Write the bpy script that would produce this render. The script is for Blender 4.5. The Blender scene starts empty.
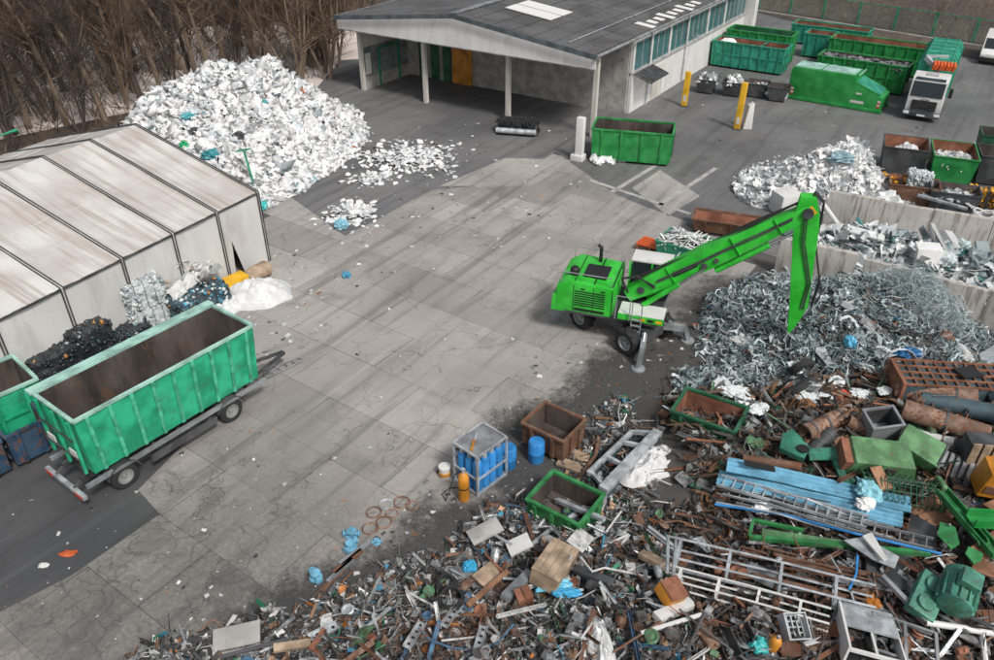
import bpy, bmesh, math, random
import numpy as np
from mathutils import Vector, Matrix, Euler, noise

R = math.radians
rnd = random.Random(7)
nrs = np.random.RandomState(11)
scene = bpy.context.scene
COL = scene.collection

# ------------------------------------------------------------ camera, sky, sun, exposure
CAM_H, PITCH, FPX = 19.0, R(33), 782.0
cam_data = bpy.data.cameras.new('camera')
cam = bpy.data.objects.new('camera', cam_data)
COL.objects.link(cam)
cam.location = (0, 0, CAM_H)
cam.rotation_euler = (R(90) - PITCH, 0, 0)
cam_data.sensor_width = 36.0
cam_data.lens = FPX / 994.0 * 36.0
cam_data.clip_start = 0.5
cam_data.clip_end = 1500
scene.camera = cam

SUN_EL, SUN_AZ = R(50), R(148)          # azimuth: compass style, from +Y clockwise
world = bpy.data.worlds.new('World')
scene.world = world
world.use_nodes = True
wn = world.node_tree.nodes
wl = world.node_tree.links
wn.clear()
sky = wn.new('ShaderNodeTexSky')
sky.sky_type = 'NISHITA'
sky.sun_disc = False
sky.sun_elevation = SUN_EL
sky.sun_rotation = SUN_AZ
sky.air_density = 1.0
sky.dust_density = 4.0
sky.ozone_density = 1.0
bg = wn.new('ShaderNodeBackground')
bg.inputs['Strength'].default_value = 0.072
hsv = wn.new('ShaderNodeHueSaturation')
hsv.inputs['Saturation'].default_value = 0.35
wo = wn.new('ShaderNodeOutputWorld')
wl.new(sky.outputs[0], hsv.inputs['Color'])
wl.new(hsv.outputs[0], bg.inputs['Color'])
wl.new(bg.outputs[0], wo.inputs['Surface'])

sl = bpy.data.lights.new('sun', 'SUN')
sl.energy = 1.5
sl.angle = R(10)
sl.color = (1.0, 0.97, 0.93)
sun = bpy.data.objects.new('sun', sl)
COL.objects.link(sun)
sdir = Vector((math.sin(SUN_AZ) * math.cos(SUN_EL), math.cos(SUN_AZ) * math.cos(SUN_EL), math.sin(SUN_EL)))
sun.rotation_euler = sdir.to_track_quat('Z', 'Y').to_euler()
sun.location = (0, 0, 60)

vs = scene.view_settings
vs.view_transform = 'Standard'
vs.look = 'None'
vs.exposure = 0.72
vs.gamma = 1.0
vs.use_curve_mapping = False
scene.cycles.max_bounces = 6
scene.cycles.diffuse_bounces = 3

# ------------------------------------------------------------ pixel -> place
def G(px, py, z=0.0):
    u = (px - 497) / FPX
    v = (py - 330) / FPX
    dy = math.cos(PITCH) - v * math.sin(PITCH)
    dz = -math.sin(PITCH) - v * math.cos(PITCH)
    t = (z - CAM_H) / dz
    return Vector((u * t, dy * t, z))

def ang(a, b):
    return math.atan2(b[1] - a[1], b[0] - a[0])

def pnt_in(x, y, poly):
    c = False
    n = len(poly)
    for i in range(n):
        x1, y1 = poly[i][0], poly[i][1]
        x2, y2 = poly[(i + 1) % n][0], poly[(i + 1) % n][1]
        if (y1 > y) != (y2 > y) and x < (x2 - x1) * (y - y1) / (y2 - y1) + x1:
            c = not c
    return c

# ------------------------------------------------------------ mesh helper
class MB:
    def __init__(s):
        s.v = []; s.f = []; s.m = []
    def add(s, vs_, fs, m=0):
        o = len(s.v)
        s.v.extend([tuple(q) for q in vs_])
        for f in fs:
            s.f.append([o + i for i in f]); s.m.append(m)
        return s
    def box(s, c, d, rot=None, m=0):
        hx, hy, hz = d[0] / 2, d[1] / 2, d[2] / 2
        vs_ = [Vector((x, y, z)) for x in (-hx, hx) for y in (-hy, hy) for z in (-hz, hz)]
        if rot is not None:
            q = Euler(rot).to_matrix()
            vs_ = [q @ p for p in vs_]
        vs_ = [p + Vector(c) for p in vs_]
        return s.add(vs_, [(0, 1, 3, 2), (4, 6, 7, 5), (0, 4, 5, 1), (2, 3, 7, 6), (0, 2, 6, 4), (1, 5, 7, 3)], m)
    def bx(s, x0, x1, y0, y1, z0, z1, m=0):
        return s.box(((x0 + x1) / 2, (y0 + y1) / 2, (z0 + z1) / 2), (x1 - x0, y1 - y0, z1 - z0), None, m)
    def wall(s, x0, x1, y0, y1, z0, z1, inner, m_out=0, m_in=1):
        """box whose face towards `inner` ('+x','-x','+y','-y','+z') has the second material"""
        vs_ = [(x, y, z) for x in (x0, x1) for y in (y0, y1) for z in (z0, z1)]
        fs = {'-x': (0, 1, 3, 2), '+x': (4, 6, 7, 5), '-y': (0, 4, 5, 1), '+y': (2, 3, 7, 6), '-z': (0, 2, 6, 4), '+z': (1, 5, 7, 3)}
        o = len(s.v); s.v.extend(vs_)
        for k, f in fs.items():
            s.f.append([o + i for i in f]); s.m.append(m_in if k == inner else m_out)
        return s
    def beam(s, a, b, w, h, roll=0.0, m=0):
        a = Vector(a); b = Vector(b)
        d = b - a; L = d.length
        if L < 1e-6: return s
        d.normalize()
        up = Vector((0, 0, 1)) if abs(d.z) < 0.98 else Vector((0, 1, 0))
        sx = d.cross(up).normalized(); sz = sx.cross(d)
        if roll:
            q = Matrix.Rotation(roll, 3, d); sx = q @ sx; sz = q @ sz
        vs_ = []
        for e in (a, b):
            for i, j in ((-1, -1), (1, -1), (1, 1), (-1, 1)):
                vs_.append(e + sx * (i * w / 2) + sz * (j * h / 2))
        return s.add(vs_, [(0, 3, 2, 1), (4, 5, 6, 7), (0, 1, 5, 4), (1, 2, 6, 5), (2, 3, 7, 6), (3, 0, 4, 7)], m)
    def tube(s, pts, r, n=8, cap=True, m=0, closed=False):
        pts = [Vector(p) for p in pts]
        k = len(pts)
        rr = r if isinstance(r, (list, tuple)) else [r] * k
        o = len(s.v)
        prev = None
        for i, p in enumerate(pts):
            if closed:
                d = pts[(i + 1) % k] - pts[i - 1]
            else:
                d = pts[min(i + 1, k - 1)] - pts[max(i - 1, 0)]
            if d.length < 1e-9: d = Vector((0, 0, 1))
            d.normalize()
            if prev is None:
                up = Vector((0, 0, 1)) if abs(d.z) < 0.9 else Vector((1, 0, 0))
                sx = d.cross(up).normalized()
            else:
                sx = (prev - d * prev.dot(d))
                sx = sx.normalized() if sx.length > 1e-6 else d.orthogonal().normalized()
            prev = sx
            sy = d.cross(sx)
            for j in range(n):
                t = 2 * math.pi * j / n
                s.v.append(tuple(p + (sx * math.cos(t) + sy * math.sin(t)) * rr[i]))
        for i in range(k if closed else k - 1):
            a = o + i * n; b = o + ((i + 1) % k) * n
            for j in range(n):
                s.f.append([a + j, a + (j + 1) % n, b + (j + 1) % n, b + j]); s.m.append(m)
        if cap and not closed:
            s.f.append([o + j for j in reversed(range(n))]); s.m.append(m)
            s.f.append([o + (k - 1) * n + j for j in range(n)]); s.m.append(m)
        return s
    def prism(s, poly, y0, y1, axis='y', m=0):
        """poly in (x,z) extruded along y (or (x,y) along z for axis 'z')"""
        n = len(poly)
        if axis == 'y':
            vs_ = [(p[0], y0, p[1]) for p in poly] + [(p[0], y1, p[1]) for p in poly]
        elif axis == 'x':
            vs_ = [(y0, p[0], p[1]) for p in poly] + [(y1, p[0], p[1]) for p in poly]
        else:
            vs_ = [(p[0], p[1], y0) for p in poly] + [(p[0], p[1], y1) for p in poly]
        fs = [list(range(n)), [n + i for i in reversed(range(n))]]
        fs += [[i, n + i, n + (i + 1) % n, (i + 1) % n] for i in range(n)]
        return s.add(vs_, fs, m)
    def lathe(s, prof, n=16, c=(0, 0, 0), axis='z', m=0, ring=False):
        o = len(s.v); k = len(prof)
        for r, h in prof:
            for j in range(n):
                t = 2 * math.pi * j / n
                x, y = r * math.cos(t), r * math.sin(t)
                p = (x, y, h) if axis == 'z' else ((x, h, y) if axis == 'y' else (h, x, y))
                s.v.append((p[0] + c[0], p[1] + c[1], p[2] + c[2]))
        for i in range(k - 1):
            a = o + i * n; b = a + n
            for j in range(n):
                s.f.append([a + j, a + (j + 1) % n, b + (j + 1) % n, b + j]); s.m.append(m)
        if ring:
            for j in range(n):
                s.f.append([o + (k - 1) * n + j, o + (k - 1) * n + (j + 1) % n, o + (j + 1) % n, o + j]); s.m.append(m)
            return s
        s.f.append([o + j for j in reversed(range(n))]); s.m.append(m)
        s.f.append([o + (k - 1) * n + j for j in range(n)]); s.m.append(m)
        return s
    def xf(s, fn):
        s.v = [tuple(fn(Vector(p))) for p in s.v]
        return s
    def mesh(s, name, mats, bevel=0.0, smooth=False):
        me = bpy.data.meshes.new(name)
        me.from_pydata(s.v, [], s.f)
        if not isinstance(mats, (list, tuple)): mats = [mats]
        for q in mats: me.materials.append(q)
        if len(mats) > 1:
            me.polygons.foreach_set('material_index', s.m)
        bm = bmesh.new(); bm.from_mesh(me)
        bmesh.ops.recalc_face_normals(bm, faces=bm.faces)
        if bevel > 0:
            es = [e for e in bm.edges if len(e.link_faces) == 2 and e.calc_face_angle(0) > 0.6]
            bmesh.ops.bevel(bm, geom=es, offset=bevel, segments=2, profile=0.7, affect='EDGES', clamp_overlap=True)
        bm.to_mesh(me); bm.free()
        if smooth or bevel > 0:
            me.polygons.foreach_set('use_smooth', [True] * len(me.polygons))
            me.set_sharp_from_angle(angle=R(40))
        me.update()
        return me
    def build(s, name, mats, parent=None, bevel=0.0, smooth=False, loc=None, rz=None):
        o = bpy.data.objects.new(name, s.mesh(name, mats, bevel, smooth))
        COL.objects.link(o)
        if parent is not None: o.parent = parent
        if loc is not None: o.location = loc
        if rz is not None: o.rotation_euler = (0, 0, rz)
        return o

def tag(o, label, cat, group=None, kind=None):
    if label: o['label'] = label
    if cat: o['category'] = cat
    if group: o['group'] = group
    if kind: o['kind'] = kind
    return o

def thing(name, label, cat, loc=(0, 0, 0), rz=0.0, group=None):
    o = bpy.data.objects.new(name, None)
    o.empty_display_size = 0.3
    COL.objects.link(o)
    o.location = loc
    o.rotation_euler = (0, 0, rz)
    return tag(o, label, cat, group)

def copy_tree(o, parent=None):
    c = o.copy(); COL.objects.link(c); c.parent = parent
    for ch in list(o.children):
        copy_tree(ch, c)
    return c

# ------------------------------------------------------------ materials
MAT = {}
def nodes_of(name):
    m = bpy.data.materials.new(name)
    m.use_nodes = True
    nt = m.node_tree
    return m, nt, nt.nodes['Principled BSDF']

def N(nt, t, **kw):
    n = nt.nodes.new(t)
    for k, v in kw.items():
        if hasattr(n, k): setattr(n, k, v)
        else: n.inputs[k].default_value = v
    return n

def mixc(nt, fac, a, b, mode='MIX'):
    n = nt.nodes.new('ShaderNodeMix'); n.data_type = 'RGBA'; n.blend_type = mode
    for i, x in ((0, fac), (6, a), (7, b)):
        if isinstance(x, bpy.types.NodeSocket): nt.links.new(x, n.inputs[i])
        elif i == 0: n.inputs[0].default_value = x
        else: n.inputs[i].default_value = (x[0], x[1], x[2], 1)
    return n.outputs[2]

def ramp(nt, x, a, b, va=0.0, vb=1.0):
    n = nt.nodes.new('ShaderNodeMapRange')
    n.interpolation_type = 'SMOOTHSTEP'
    nt.links.new(x, n.inputs[0])
    n.inputs[1].default_value = a; n.inputs[2].default_value = b
    n.inputs[3].default_value = va; n.inputs[4].default_value = vb
    return n.outputs[0]

def mul(nt, a, b):
    n = nt.nodes.new('ShaderNodeMath'); n.operation = 'MULTIPLY'
    for i, x in ((0, a), (1, b)):
        if isinstance(x, bpy.types.NodeSocket): nt.links.new(x, n.inputs[i])
        else: n.inputs[i].default_value = x
    return n.outputs[0]

def coords(nt, mode='object', scale=(1, 1, 1)):
    if mode == 'world':
        g = nt.nodes.new('ShaderNodeNewGeometry'); src = g.outputs['Position']
    else:
        t = nt.nodes.new('ShaderNodeTexCoord')
        oi = nt.nodes.new('ShaderNodeObjectInfo')
        add = nt.nodes.new('ShaderNodeVectorMath'); add.operation = 'ADD'
        nt.links.new(t.outputs['Object'], add.inputs[0])
        sc = nt.nodes.new('ShaderNodeVectorMath'); sc.operation = 'SCALE'
        cmb = nt.nodes.new('ShaderNodeCombineXYZ')
        nt.links.new(oi.outputs['Random'], cmb.inputs[0]); nt.links.new(oi.outputs['Random'], cmb.inputs[1])
        nt.links.new(cmb.outputs[0], sc.inputs[0]); sc.inputs['Scale'].default_value = 37.0
        nt.links.new(sc.outputs[0], add.inputs[1])
        src = add.outputs[0]
    mp = nt.nodes.new('ShaderNodeMapping')
    nt.links.new(src, mp.inputs[0])
    mp.inputs['Scale'].default_value = scale
    return mp.outputs[0]

def noisef(nt, vec, scale, detail=4, rough=0.6, dist=0.0):
    n = N(nt, 'ShaderNodeTexNoise')
    n.inputs['Scale'].default_value = scale
    n.inputs['Detail'].default_value = detail
    n.inputs['Roughness'].default_value = rough
    n.inputs['Distortion'].default_value = dist
    nt.links.new(vec, n.inputs['Vector'])
    return n.outputs['Fac']

def bump(nt, bs, h, strength, dist=0.02):
    b = nt.nodes.new('ShaderNodeBump')
    b.inputs['Strength'].default_value = strength
    b.inputs['Distance'].default_value = dist
    nt.links.new(h, b.inputs['Height'])
    nt.links.new(b.outputs[0], bs.inputs['Normal'])

def paint(name, col, dirt=(0.05, 0.045, 0.04), dirt_amt=0.5, rust=0.0, rough=0.5, metal=0.0, var=0.25, light=None,
          streak=False, dscale=2.0, bumps=0.25, rustcol=(0.16, 0.06, 0.025)):
    """weathered painted surface: fading, grime, scratches and rust patches"""
    m, nt, bs = nodes_of(name)
    v = coords(nt, 'object', (1, 1, 0.35) if streak else (1, 1, 1))
    n1 = noisef(nt, v, dscale, 5, 0.65)
    n2 = noisef(nt, v, dscale * 6, 5, 0.7)
    n3 = noisef(nt, v, dscale * 0.6, 3, 0.5)
    dark = tuple(c * (1 - var) for c in col)
    lt = light or tuple(min(0.85, c * (1 + var) + 0.02) for c in col)
    c = mixc(nt, ramp(nt, n3, 0.35, 0.65), dark, lt)
    c = mixc(nt, mul(nt, ramp(nt, n1, 0.5, 0.75), dirt_amt), c, dirt)
    c = mixc(nt, mul(nt, ramp(nt, n2, 0.62, 0.72), 0.35), c, lt)
    sv = coords(nt, 'object', (1.2, 9.0, 9.0))
    sc1 = noisef(nt, sv, dscale * 2.0, 4, 0.7, 0.8)
    dv = coords(nt, 'object', (5.0, 5.0, 0.35))
    dr = noisef(nt, dv, dscale * 0.9, 5, 0.7)
    n4 = noisef(nt, v, dscale * 17, 4, 0.8)
    c = mixc(nt, mul(nt, ramp(nt, dr, 0.52, 0.74), dirt_amt * 0.55), c, dirt)
    c = mixc(nt, mul(nt, ramp(nt, n4, 0.56, 0.70), dirt_amt * 0.7), c, tuple(x * .8 for x in dirt))
    c = mixc(nt, mul(nt, ramp(nt, sc1, 0.66, 0.69), min(.5, dirt_amt)), c, tuple(min(.6, x * .6 + .16) for x in col))
    if rust > 0:
        nr = noisef(nt, v, dscale * 2.2, 6, 0.75, 0.6)
        rc = mixc(nt, n2, (rustcol[0] * .45, rustcol[1] * .45, rustcol[2] * .45), tuple(x * 1.5 for x in rustcol))
        f = ramp(nt, nr, 0.72 - rust * 0.4, 0.80 - rust * 0.4)
        c = mixc(nt, f, c, rc)
    nt.links.new(c, bs.inputs['Base Color'])
    nt.links.new(ramp(nt, n1, 0.2, 0.8, max(0.05, rough - 0.15), min(1, rough + 0.2)), bs.inputs['Roughness'])
    bs.inputs['Metallic'].default_value = metal
    if bumps: bump(nt, bs, n2, bumps, 0.01)
    MAT[name] = m
    return m

def plain(name, col, rough=0.6, metal=0.0, **kw):
    m, nt, bs = nodes_of(name)
    v = coords(nt)
    n1 = noisef(nt, v, kw.get('scale', 5), 4, 0.6)
    a = kw.get('var', 0.2)
    c = mixc(nt, n1, tuple(x * (1 - a) for x in col), tuple(min(1, x * (1 + a)) for x in col))
    nt.links.new(c, bs.inputs['Base Color'])
    bs.inputs['Roughness'].default_value = rough
    bs.inputs['Metallic'].default_value = metal
    if kw.get('trans'): bs.inputs['Transmission Weight'].default_value = kw['trans']
    MAT[name] = m
    return m

def attr_mat(name, rough=0.55, metal=0.0, grain=0.35, gscale=9.0, sub=0.0):
    """colour of each piece from the mesh's piece_colour attribute, with grime on top"""
    m, nt, bs = nodes_of(name)
    a = nt.nodes.new('ShaderNodeAttribute'); a.attribute_name = 'piece_colour'
    v = coords(nt, 'world')
    n1 = noisef(nt, v, gscale, 4, 0.7)
    c = mixc(nt, mul(nt, ramp(nt, n1, 0.45, 0.75), grain), a.outputs['Color'], (0.05, 0.045, 0.04))
    nt.links.new(c, bs.inputs['Base Color'])
    bs.inputs['Roughness'].default_value = rough
    bs.inputs['Metallic'].default_value = metal
    if sub:
        bs.inputs['Subsurface Weight'].default_value = sub
        bs.inputs['Subsurface Radius'].default_value = (0.1, 0.1, 0.1)
    MAT[name] = m
    return m

def ground_mat(name, ca, cb, stain, cracks=0.0, joint_noise=0.35, rough=0.85, spots=0.4, objvar=0.12):
    m, nt, bs = nodes_of(name)
    v = coords(nt, 'world')
    big = noisef(nt, v, 0.09, 3, 0.55, 0.4)
    mid = noisef(nt, v, 0.55, 5, 0.65, 0.3)
    fine = noisef(nt, v, 7.0, 6, 0.75)
    grit = noisef(nt, v, 38.0, 3, 0.8)
    c = mixc(nt, ramp(nt, big, 0.3, 0.7), ca, cb)
    c = mixc(nt, mul(nt, ramp(nt, mid, 0.48, 0.72), spots), c, stain)
    c = mixc(nt, mul(nt, ramp(nt, fine, 0.55, 0.8), joint_noise), c, tuple(x * 0.45 for x in ca))
    c = mixc(nt, mul(nt, ramp(nt, grit, 0.55, 0.75), 0.35), c, tuple(min(.7, x * 1.5) for x in cb))
    h = grit
    m1 = nt.nodes.new('ShaderNodeMapping'); m1.inputs['Rotation'].default_value = (0, 0, R(-57)); nt.links.new(v, m1.inputs[0])
    m2 = nt.nodes.new('ShaderNodeMapping'); m2.inputs['Scale'].default_value = (0.07, 1.3, 1); nt.links.new(m1.outputs[0], m2.inputs[0])
    stk = noisef(nt, m2.outputs[0], 1.0, 5, 0.65, 0.25)
    c = mixc(nt, mul(nt, ramp(nt, stk, 0.50, 0.66), 0.55), c, stain)
    c = mixc(nt, mul(nt, ramp(nt, stk, 0.46, 0.30), 0.30), c, tuple(min(.7, x * 1.25) for x in cb))
    if cracks > 0:
        wv = nt.nodes.new('ShaderNodeVectorMath'); wv.operation = 'ADD'
        nn = N(nt, 'ShaderNodeTexNoise'); nn.inputs['Scale'].default_value = 0.9; nn.inputs['Detail'].default_value = 4
        nt.links.new(v, nn.inputs['Vector'])
        sc = nt.nodes.new('ShaderNodeVectorMath'); sc.operation = 'SCALE'; sc.inputs['Scale'].default_value = 1.4
        nt.links.new(nn.outputs['Color'], sc.inputs[0])
        nt.links.new(v, wv.inputs[0]); nt.links.new(sc.outputs[0], wv.inputs[1])
        for scl, wid, amt in ((0.30, 0.006, 0.6), (1.1, 0.014, 0.5)):
            vo = nt.nodes.new('ShaderNodeTexVoronoi'); vo.feature = 'DISTANCE_TO_EDGE'
            vo.inputs['Scale'].default_value = scl
            nt.links.new(wv.outputs[0], vo.inputs['Vector'])
            f = ramp(nt, vo.outputs['Distance'], 0.0, wid, 1.0, 0.0)
            if scl > 1:
                f = mul(nt, f, ramp(nt, big, 0.45, 0.6))
            f = mul(nt, f, ramp(nt, mid, 0.35, 0.5))
            c = mixc(nt, mul(nt, f, amt * cracks), c, (0.03, 0.028, 0.025))
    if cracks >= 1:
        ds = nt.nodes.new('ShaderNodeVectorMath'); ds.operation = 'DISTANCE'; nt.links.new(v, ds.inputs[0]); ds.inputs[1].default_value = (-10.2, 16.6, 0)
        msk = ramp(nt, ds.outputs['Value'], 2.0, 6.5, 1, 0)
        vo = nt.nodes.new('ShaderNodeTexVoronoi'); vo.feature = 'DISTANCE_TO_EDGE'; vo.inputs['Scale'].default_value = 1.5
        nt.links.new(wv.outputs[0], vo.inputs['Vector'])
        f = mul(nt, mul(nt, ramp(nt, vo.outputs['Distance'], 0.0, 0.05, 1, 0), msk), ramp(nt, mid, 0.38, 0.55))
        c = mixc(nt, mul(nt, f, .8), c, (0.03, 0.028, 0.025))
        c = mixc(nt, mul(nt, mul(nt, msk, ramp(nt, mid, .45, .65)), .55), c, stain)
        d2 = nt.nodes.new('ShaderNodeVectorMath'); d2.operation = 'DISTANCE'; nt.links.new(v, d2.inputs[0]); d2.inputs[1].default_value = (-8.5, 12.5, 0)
        c = mixc(nt, mul(nt, mul(nt, ramp(nt, d2.outputs['Value'], 3.0, 12.0, 1, 0), ramp(nt, fine, .25, .6)), .62), c, tuple(x * .8 for x in stain))  # slab tone darkens gradually towards the near left corner of the yard
    oi = nt.nodes.new('ShaderNodeObjectInfo')
    if objvar:
        mr = ramp(nt, oi.outputs['Random'], 0, 1, 1 - objvar, 1 + objvar)
        cm = nt.nodes.new('ShaderNodeCombineColor')
        for i in range(3): nt.links.new(mr, cm.inputs[i])
        c = mixc(nt, 1.0, c, cm.outputs[0], 'MULTIPLY')
    nt.links.new(c, bs.inputs['Base Color'])
    nt.links.new(ramp(nt, mid, 0.3, 0.7, rough - 0.25, rough), bs.inputs['Roughness'])
    bump(nt, bs, h, 0.3, 0.008)
    MAT[name] = m
    return m

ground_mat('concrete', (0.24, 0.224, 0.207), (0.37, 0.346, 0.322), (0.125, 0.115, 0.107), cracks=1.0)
ground_mat('road_asphalt', (0.10, 0.10, 0.103), (0.18, 0.178, 0.176), (0.07, 0.069, 0.068), cracks=0.25, objvar=0, spots=0.55)
ground_mat('asphalt', (0.055, 0.056, 0.06), (0.115, 0.115, 0.115), (0.035, 0.034, 0.034), cracks=0.25, objvar=0, spots=0.55)
ground_mat('earth', (0.05, 0.048, 0.047), (0.1, 0.095, 0.09), (0.03, 0.028, 0.027), cracks=0, objvar=0, joint_noise=0.6, rough=1.0)
ground_mat('litter_floor', (0.06, 0.045, 0.033), (0.11, 0.083, 0.062), (0.03, 0.022, 0.017), cracks=0, objvar=0, joint_noise=0.7, rough=1.0, spots=0.7)
ground_mat('pale_sand', (0.62, 0.53, 0.48), (0.75, 0.68, 0.63), (0.35, 0.27, 0.22), cracks=0, objvar=0, joint_noise=0.25, rough=1.0, spots=0.3)

paint('tent_pvc', (0.53, 0.505, 0.475), dirt=(0.33, 0.275, 0.24), dirt_amt=0.95, rough=0.5, var=0.08, dscale=0.42, bumps=0.05)
paint('tent_wall', (0.58, 0.57, 0.55), dirt=(0.3, 0.28, 0.25), dirt_amt=0.45, rough=0.5, var=0.06, dscale=0.9, streak=True, bumps=0.05)
paint('emerald', (0.010, 0.34, 0.17), dirt_amt=0.42, rust=0.18, rough=0.42, var=0.22, light=(0.03, 0.46, 0.25))
paint('emerald_rib', (0.05, 0.40, 0.24), dirt_amt=0.5, rust=0.34, rough=0.45, var=0.3, dscale=4)
paint('emerald_pale', (0.30, 0.50, 0.43), dirt_amt=0.4, rust=0.12, rough=0.5)
paint('container_green', (0.012, 0.24, 0.05), dirt_amt=0.3, rust=0.1, rough=0.42, var=0.2)
paint('bright_green', (0.012, 0.25, 0.045), dirt_amt=0.15, rust=0.05, rough=0.38, var=0.12)
paint('teal_green', (0.014, 0.26, 0.16), dirt_amt=0.3, rust=0.12, rough=0.45, var=0.22)
paint('dark_green', (0.012, 0.10, 0.045), dirt_amt=0.45, rust=0.25, rough=0.5)
paint('fence_green', (0.012, 0.26, 0.14), dirt_amt=0.2, rough=0.5)
paint('machine_green', (0.025, 0.50, 0.03), dirt=(0.03, 0.11, 0.03), dirt_amt=0.42, rough=0.4, var=0.14, dscale=1.8, bumps=0.12)
paint('old_green', (0.09, 0.22, 0.09), dirt_amt=0.7, rust=0.35, dscale=3, rough=0.55)
paint('bracket_teal', (0.03, 0.20, 0.13), dirt_amt=0.7, rust=0.3, rough=0.5, dscale=3.5)
paint('beam_green', (0.02, 0.19, 0.05), dirt_amt=0.6, rust=0.3, dscale=3, rough=0.5)
paint('motor_teal', (0.05, 0.22, 0.155), dirt_amt=0.9, rust=0.38, bumps=0.6, rough=0.5, dscale=5)
paint('scrap_green', (0.05, 0.17, 0.08), dirt=(0.06, 0.055, 0.05), dirt_amt=0.8, rust=0.5, rough=0.6, var=0.4, dscale=5, bumps=0.5)
paint('scrap_blue', (0.03, 0.11, 0.2), dirt=(0.06, 0.055, 0.05), dirt_amt=0.8, rust=0.45, rough=0.6, var=0.4, dscale=5, bumps=0.5)
paint('scrap_grey', (0.24, 0.245, 0.25), dirt=(0.06, 0.055, 0.05), dirt_amt=0.8, rust=0.35, rough=0.55, metal=0.2, var=0.4, dscale=6, bumps=0.5)
paint('scrap_white', (0.52, 0.52, 0.51), dirt=(0.16, 0.15, 0.14), dirt_amt=0.8, rust=0.2, rough=0.5, var=0.15, dscale=5, bumps=0.4)
paint('scrap_silver', (0.42, 0.44, 0.45), dirt=(0.1, 0.095, 0.09), dirt_amt=0.75, rust=0.2, rough=0.42, metal=0.5, var=0.3, dscale=6, bumps=0.5)
paint('scrap_dark', (0.05, 0.05, 0.052), dirt=(0.12, 0.1, 0.085), dirt_amt=0.6, rust=0.4, rough=0.6, var=0.4, dscale=6, bumps=0.5)
paint('old_blue', (0.014, 0.055, 0.11), dirt_amt=0.7, rust=0.5, rough=0.55)
paint('cyan_paint', (0.14, 0.37, 0.52), dirt_amt=0.6, rust=0.16, dscale=3, rough=0.45, var=0.2)
paint('blue_paint', (0.015, 0.19, 0.48), dirt_amt=0.2, rust=0.1, rough=0.45)
paint('orange_paint', (0.55, 0.22, 0.015), dirt_amt=0.5, rust=0.12, rough=0.45)
paint('yellow_paint', (0.72, 0.40, 0.01), dirt_amt=0.15, rough=0.5, var=0.1)
paint('white_paint', (0.62, 0.62, 0.60), dirt=(0.3, 0.28, 0.26), dirt_amt=0.3, rough=0.45, var=0.06)
paint('white_wall', (0.66, 0.65, 0.63), dirt=(0.36, 0.34, 0.31), dirt_amt=0.35, rough=0.7, var=0.05, streak=True)
paint('rust_inner', (0.06, 0.045, 0.038), dirt=(0.022, 0.019, 0.017), dirt_amt=0.85, rust=0.4, rustcol=(0.11, 0.06, 0.038), rough=0.85, var=0.4, streak=True, dscale=1.6)
paint('rust_light', (0.22, 0.085, 0.045), dirt=(0.08, 0.035, 0.022), dirt_amt=0.6, rust=0.35, rough=0.85, var=0.3)
paint('rust_steel', (0.13, 0.075, 0.05), dirt=(0.04, 0.03, 0.026), dirt_amt=0.6, rust=0.6, rough=0.8, var=0.35, dscale=3)
paint('rust_pipe', (0.22, 0.14, 0.10), dirt=(0.07, 0.055, 0.05), dirt_amt=0.6, rust=0.55, rough=0.8, var=0.35, dscale=3)
paint('dark_steel', (0.05, 0.052, 0.055), dirt=(0.02, 0.02, 0.02), dirt_amt=0.5, rust=0.25, rough=0.55, var=0.3)
paint('grey_steel', (0.24, 0.25, 0.26), dirt=(0.07, 0.065, 0.06), dirt_amt=0.5, rust=0.15, rough=0.5, metal=0.25)
paint('galvanised', (0.5, 0.53, 0.55), dirt=(0.13, 0.12, 0.11), dirt_amt=0.7, rust=0.16, dscale=4, rough=0.42, metal=0.45)
paint('dark_teal_steel', (0.035, 0.07, 0.085), dirt=(0.03, 0.03, 0.03), dirt_amt=0.5, rust=0.3, rough=0.5)
paint('wood', (0.34, 0.25, 0.17), dirt=(0.12, 0.09, 0.07), dirt_amt=0.6, rough=0.85, var=0.3, dscale=3)
paint('brown_wood', (0.26, 0.13, 0.07), dirt=(0.08, 0.05, 0.035), dirt_amt=0.5, rough=0.8, var=0.3, dscale=3)
paint('grey_plastic', (0.35, 0.37, 0.38), dirt=(0.1, 0.1, 0.1), dirt_amt=0.4, rough=0.5)
paint('black_plastic', (0.02, 0.02, 0.022), dirt=(0.07, 0.065, 0.06), dirt_amt=0.35, rough=0.4, var=0.3)
paint('roof_metal', (0.085, 0.083, 0.082), dirt=(0.05, 0.045, 0.042), dirt_amt=0.5, rough=0.5, var=0.15, dscale=0.6)
paint('roof_edge', (0.075, 0.095, 0.105), dirt_amt=0.2, rough=0.5)
paint('clad_panel', (0.55, 0.52, 0.47), dirt=(0.3, 0.27, 0.24), dirt_amt=0.4, rough=0.6, var=0.1, streak=True)
paint('yard_concrete', (0.36, 0.345, 0.325), dirt=(0.12, 0.105, 0.095), dirt_amt=0.5, rough=0.9, var=0.15)
plain('rubber', (0.022, 0.022, 0.023), 0.85)
plain('black', (0.012, 0.012, 0.013), 0.6)
plain('rim_steel', (0.35, 0.36, 0.36), 0.45, 0.5)
plain('chrome', (0.6, 0.61, 0.62), 0.22, 0.9)
plain('dark_glass', (0.02, 0.028, 0.032), 0.08)
plain('teal_glass', (0.06, 0.15, 0.155), 0.12, var=0.35, scale=2)
plain('lamp_glass', (0.75, 0.77, 0.78), 0.15)
plain('red_plastic', (0.5, 0.05, 0.025), 0.5)
plain('red_orange', (0.62, 0.10, 0.02), 0.45)
plain('sky_light', (0.72, 0.72, 0.7), 0.4, var=0.06)
plain('bark_dark', (0.075, 0.058, 0.046), 0.95, var=0.4, scale=6)
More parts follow.
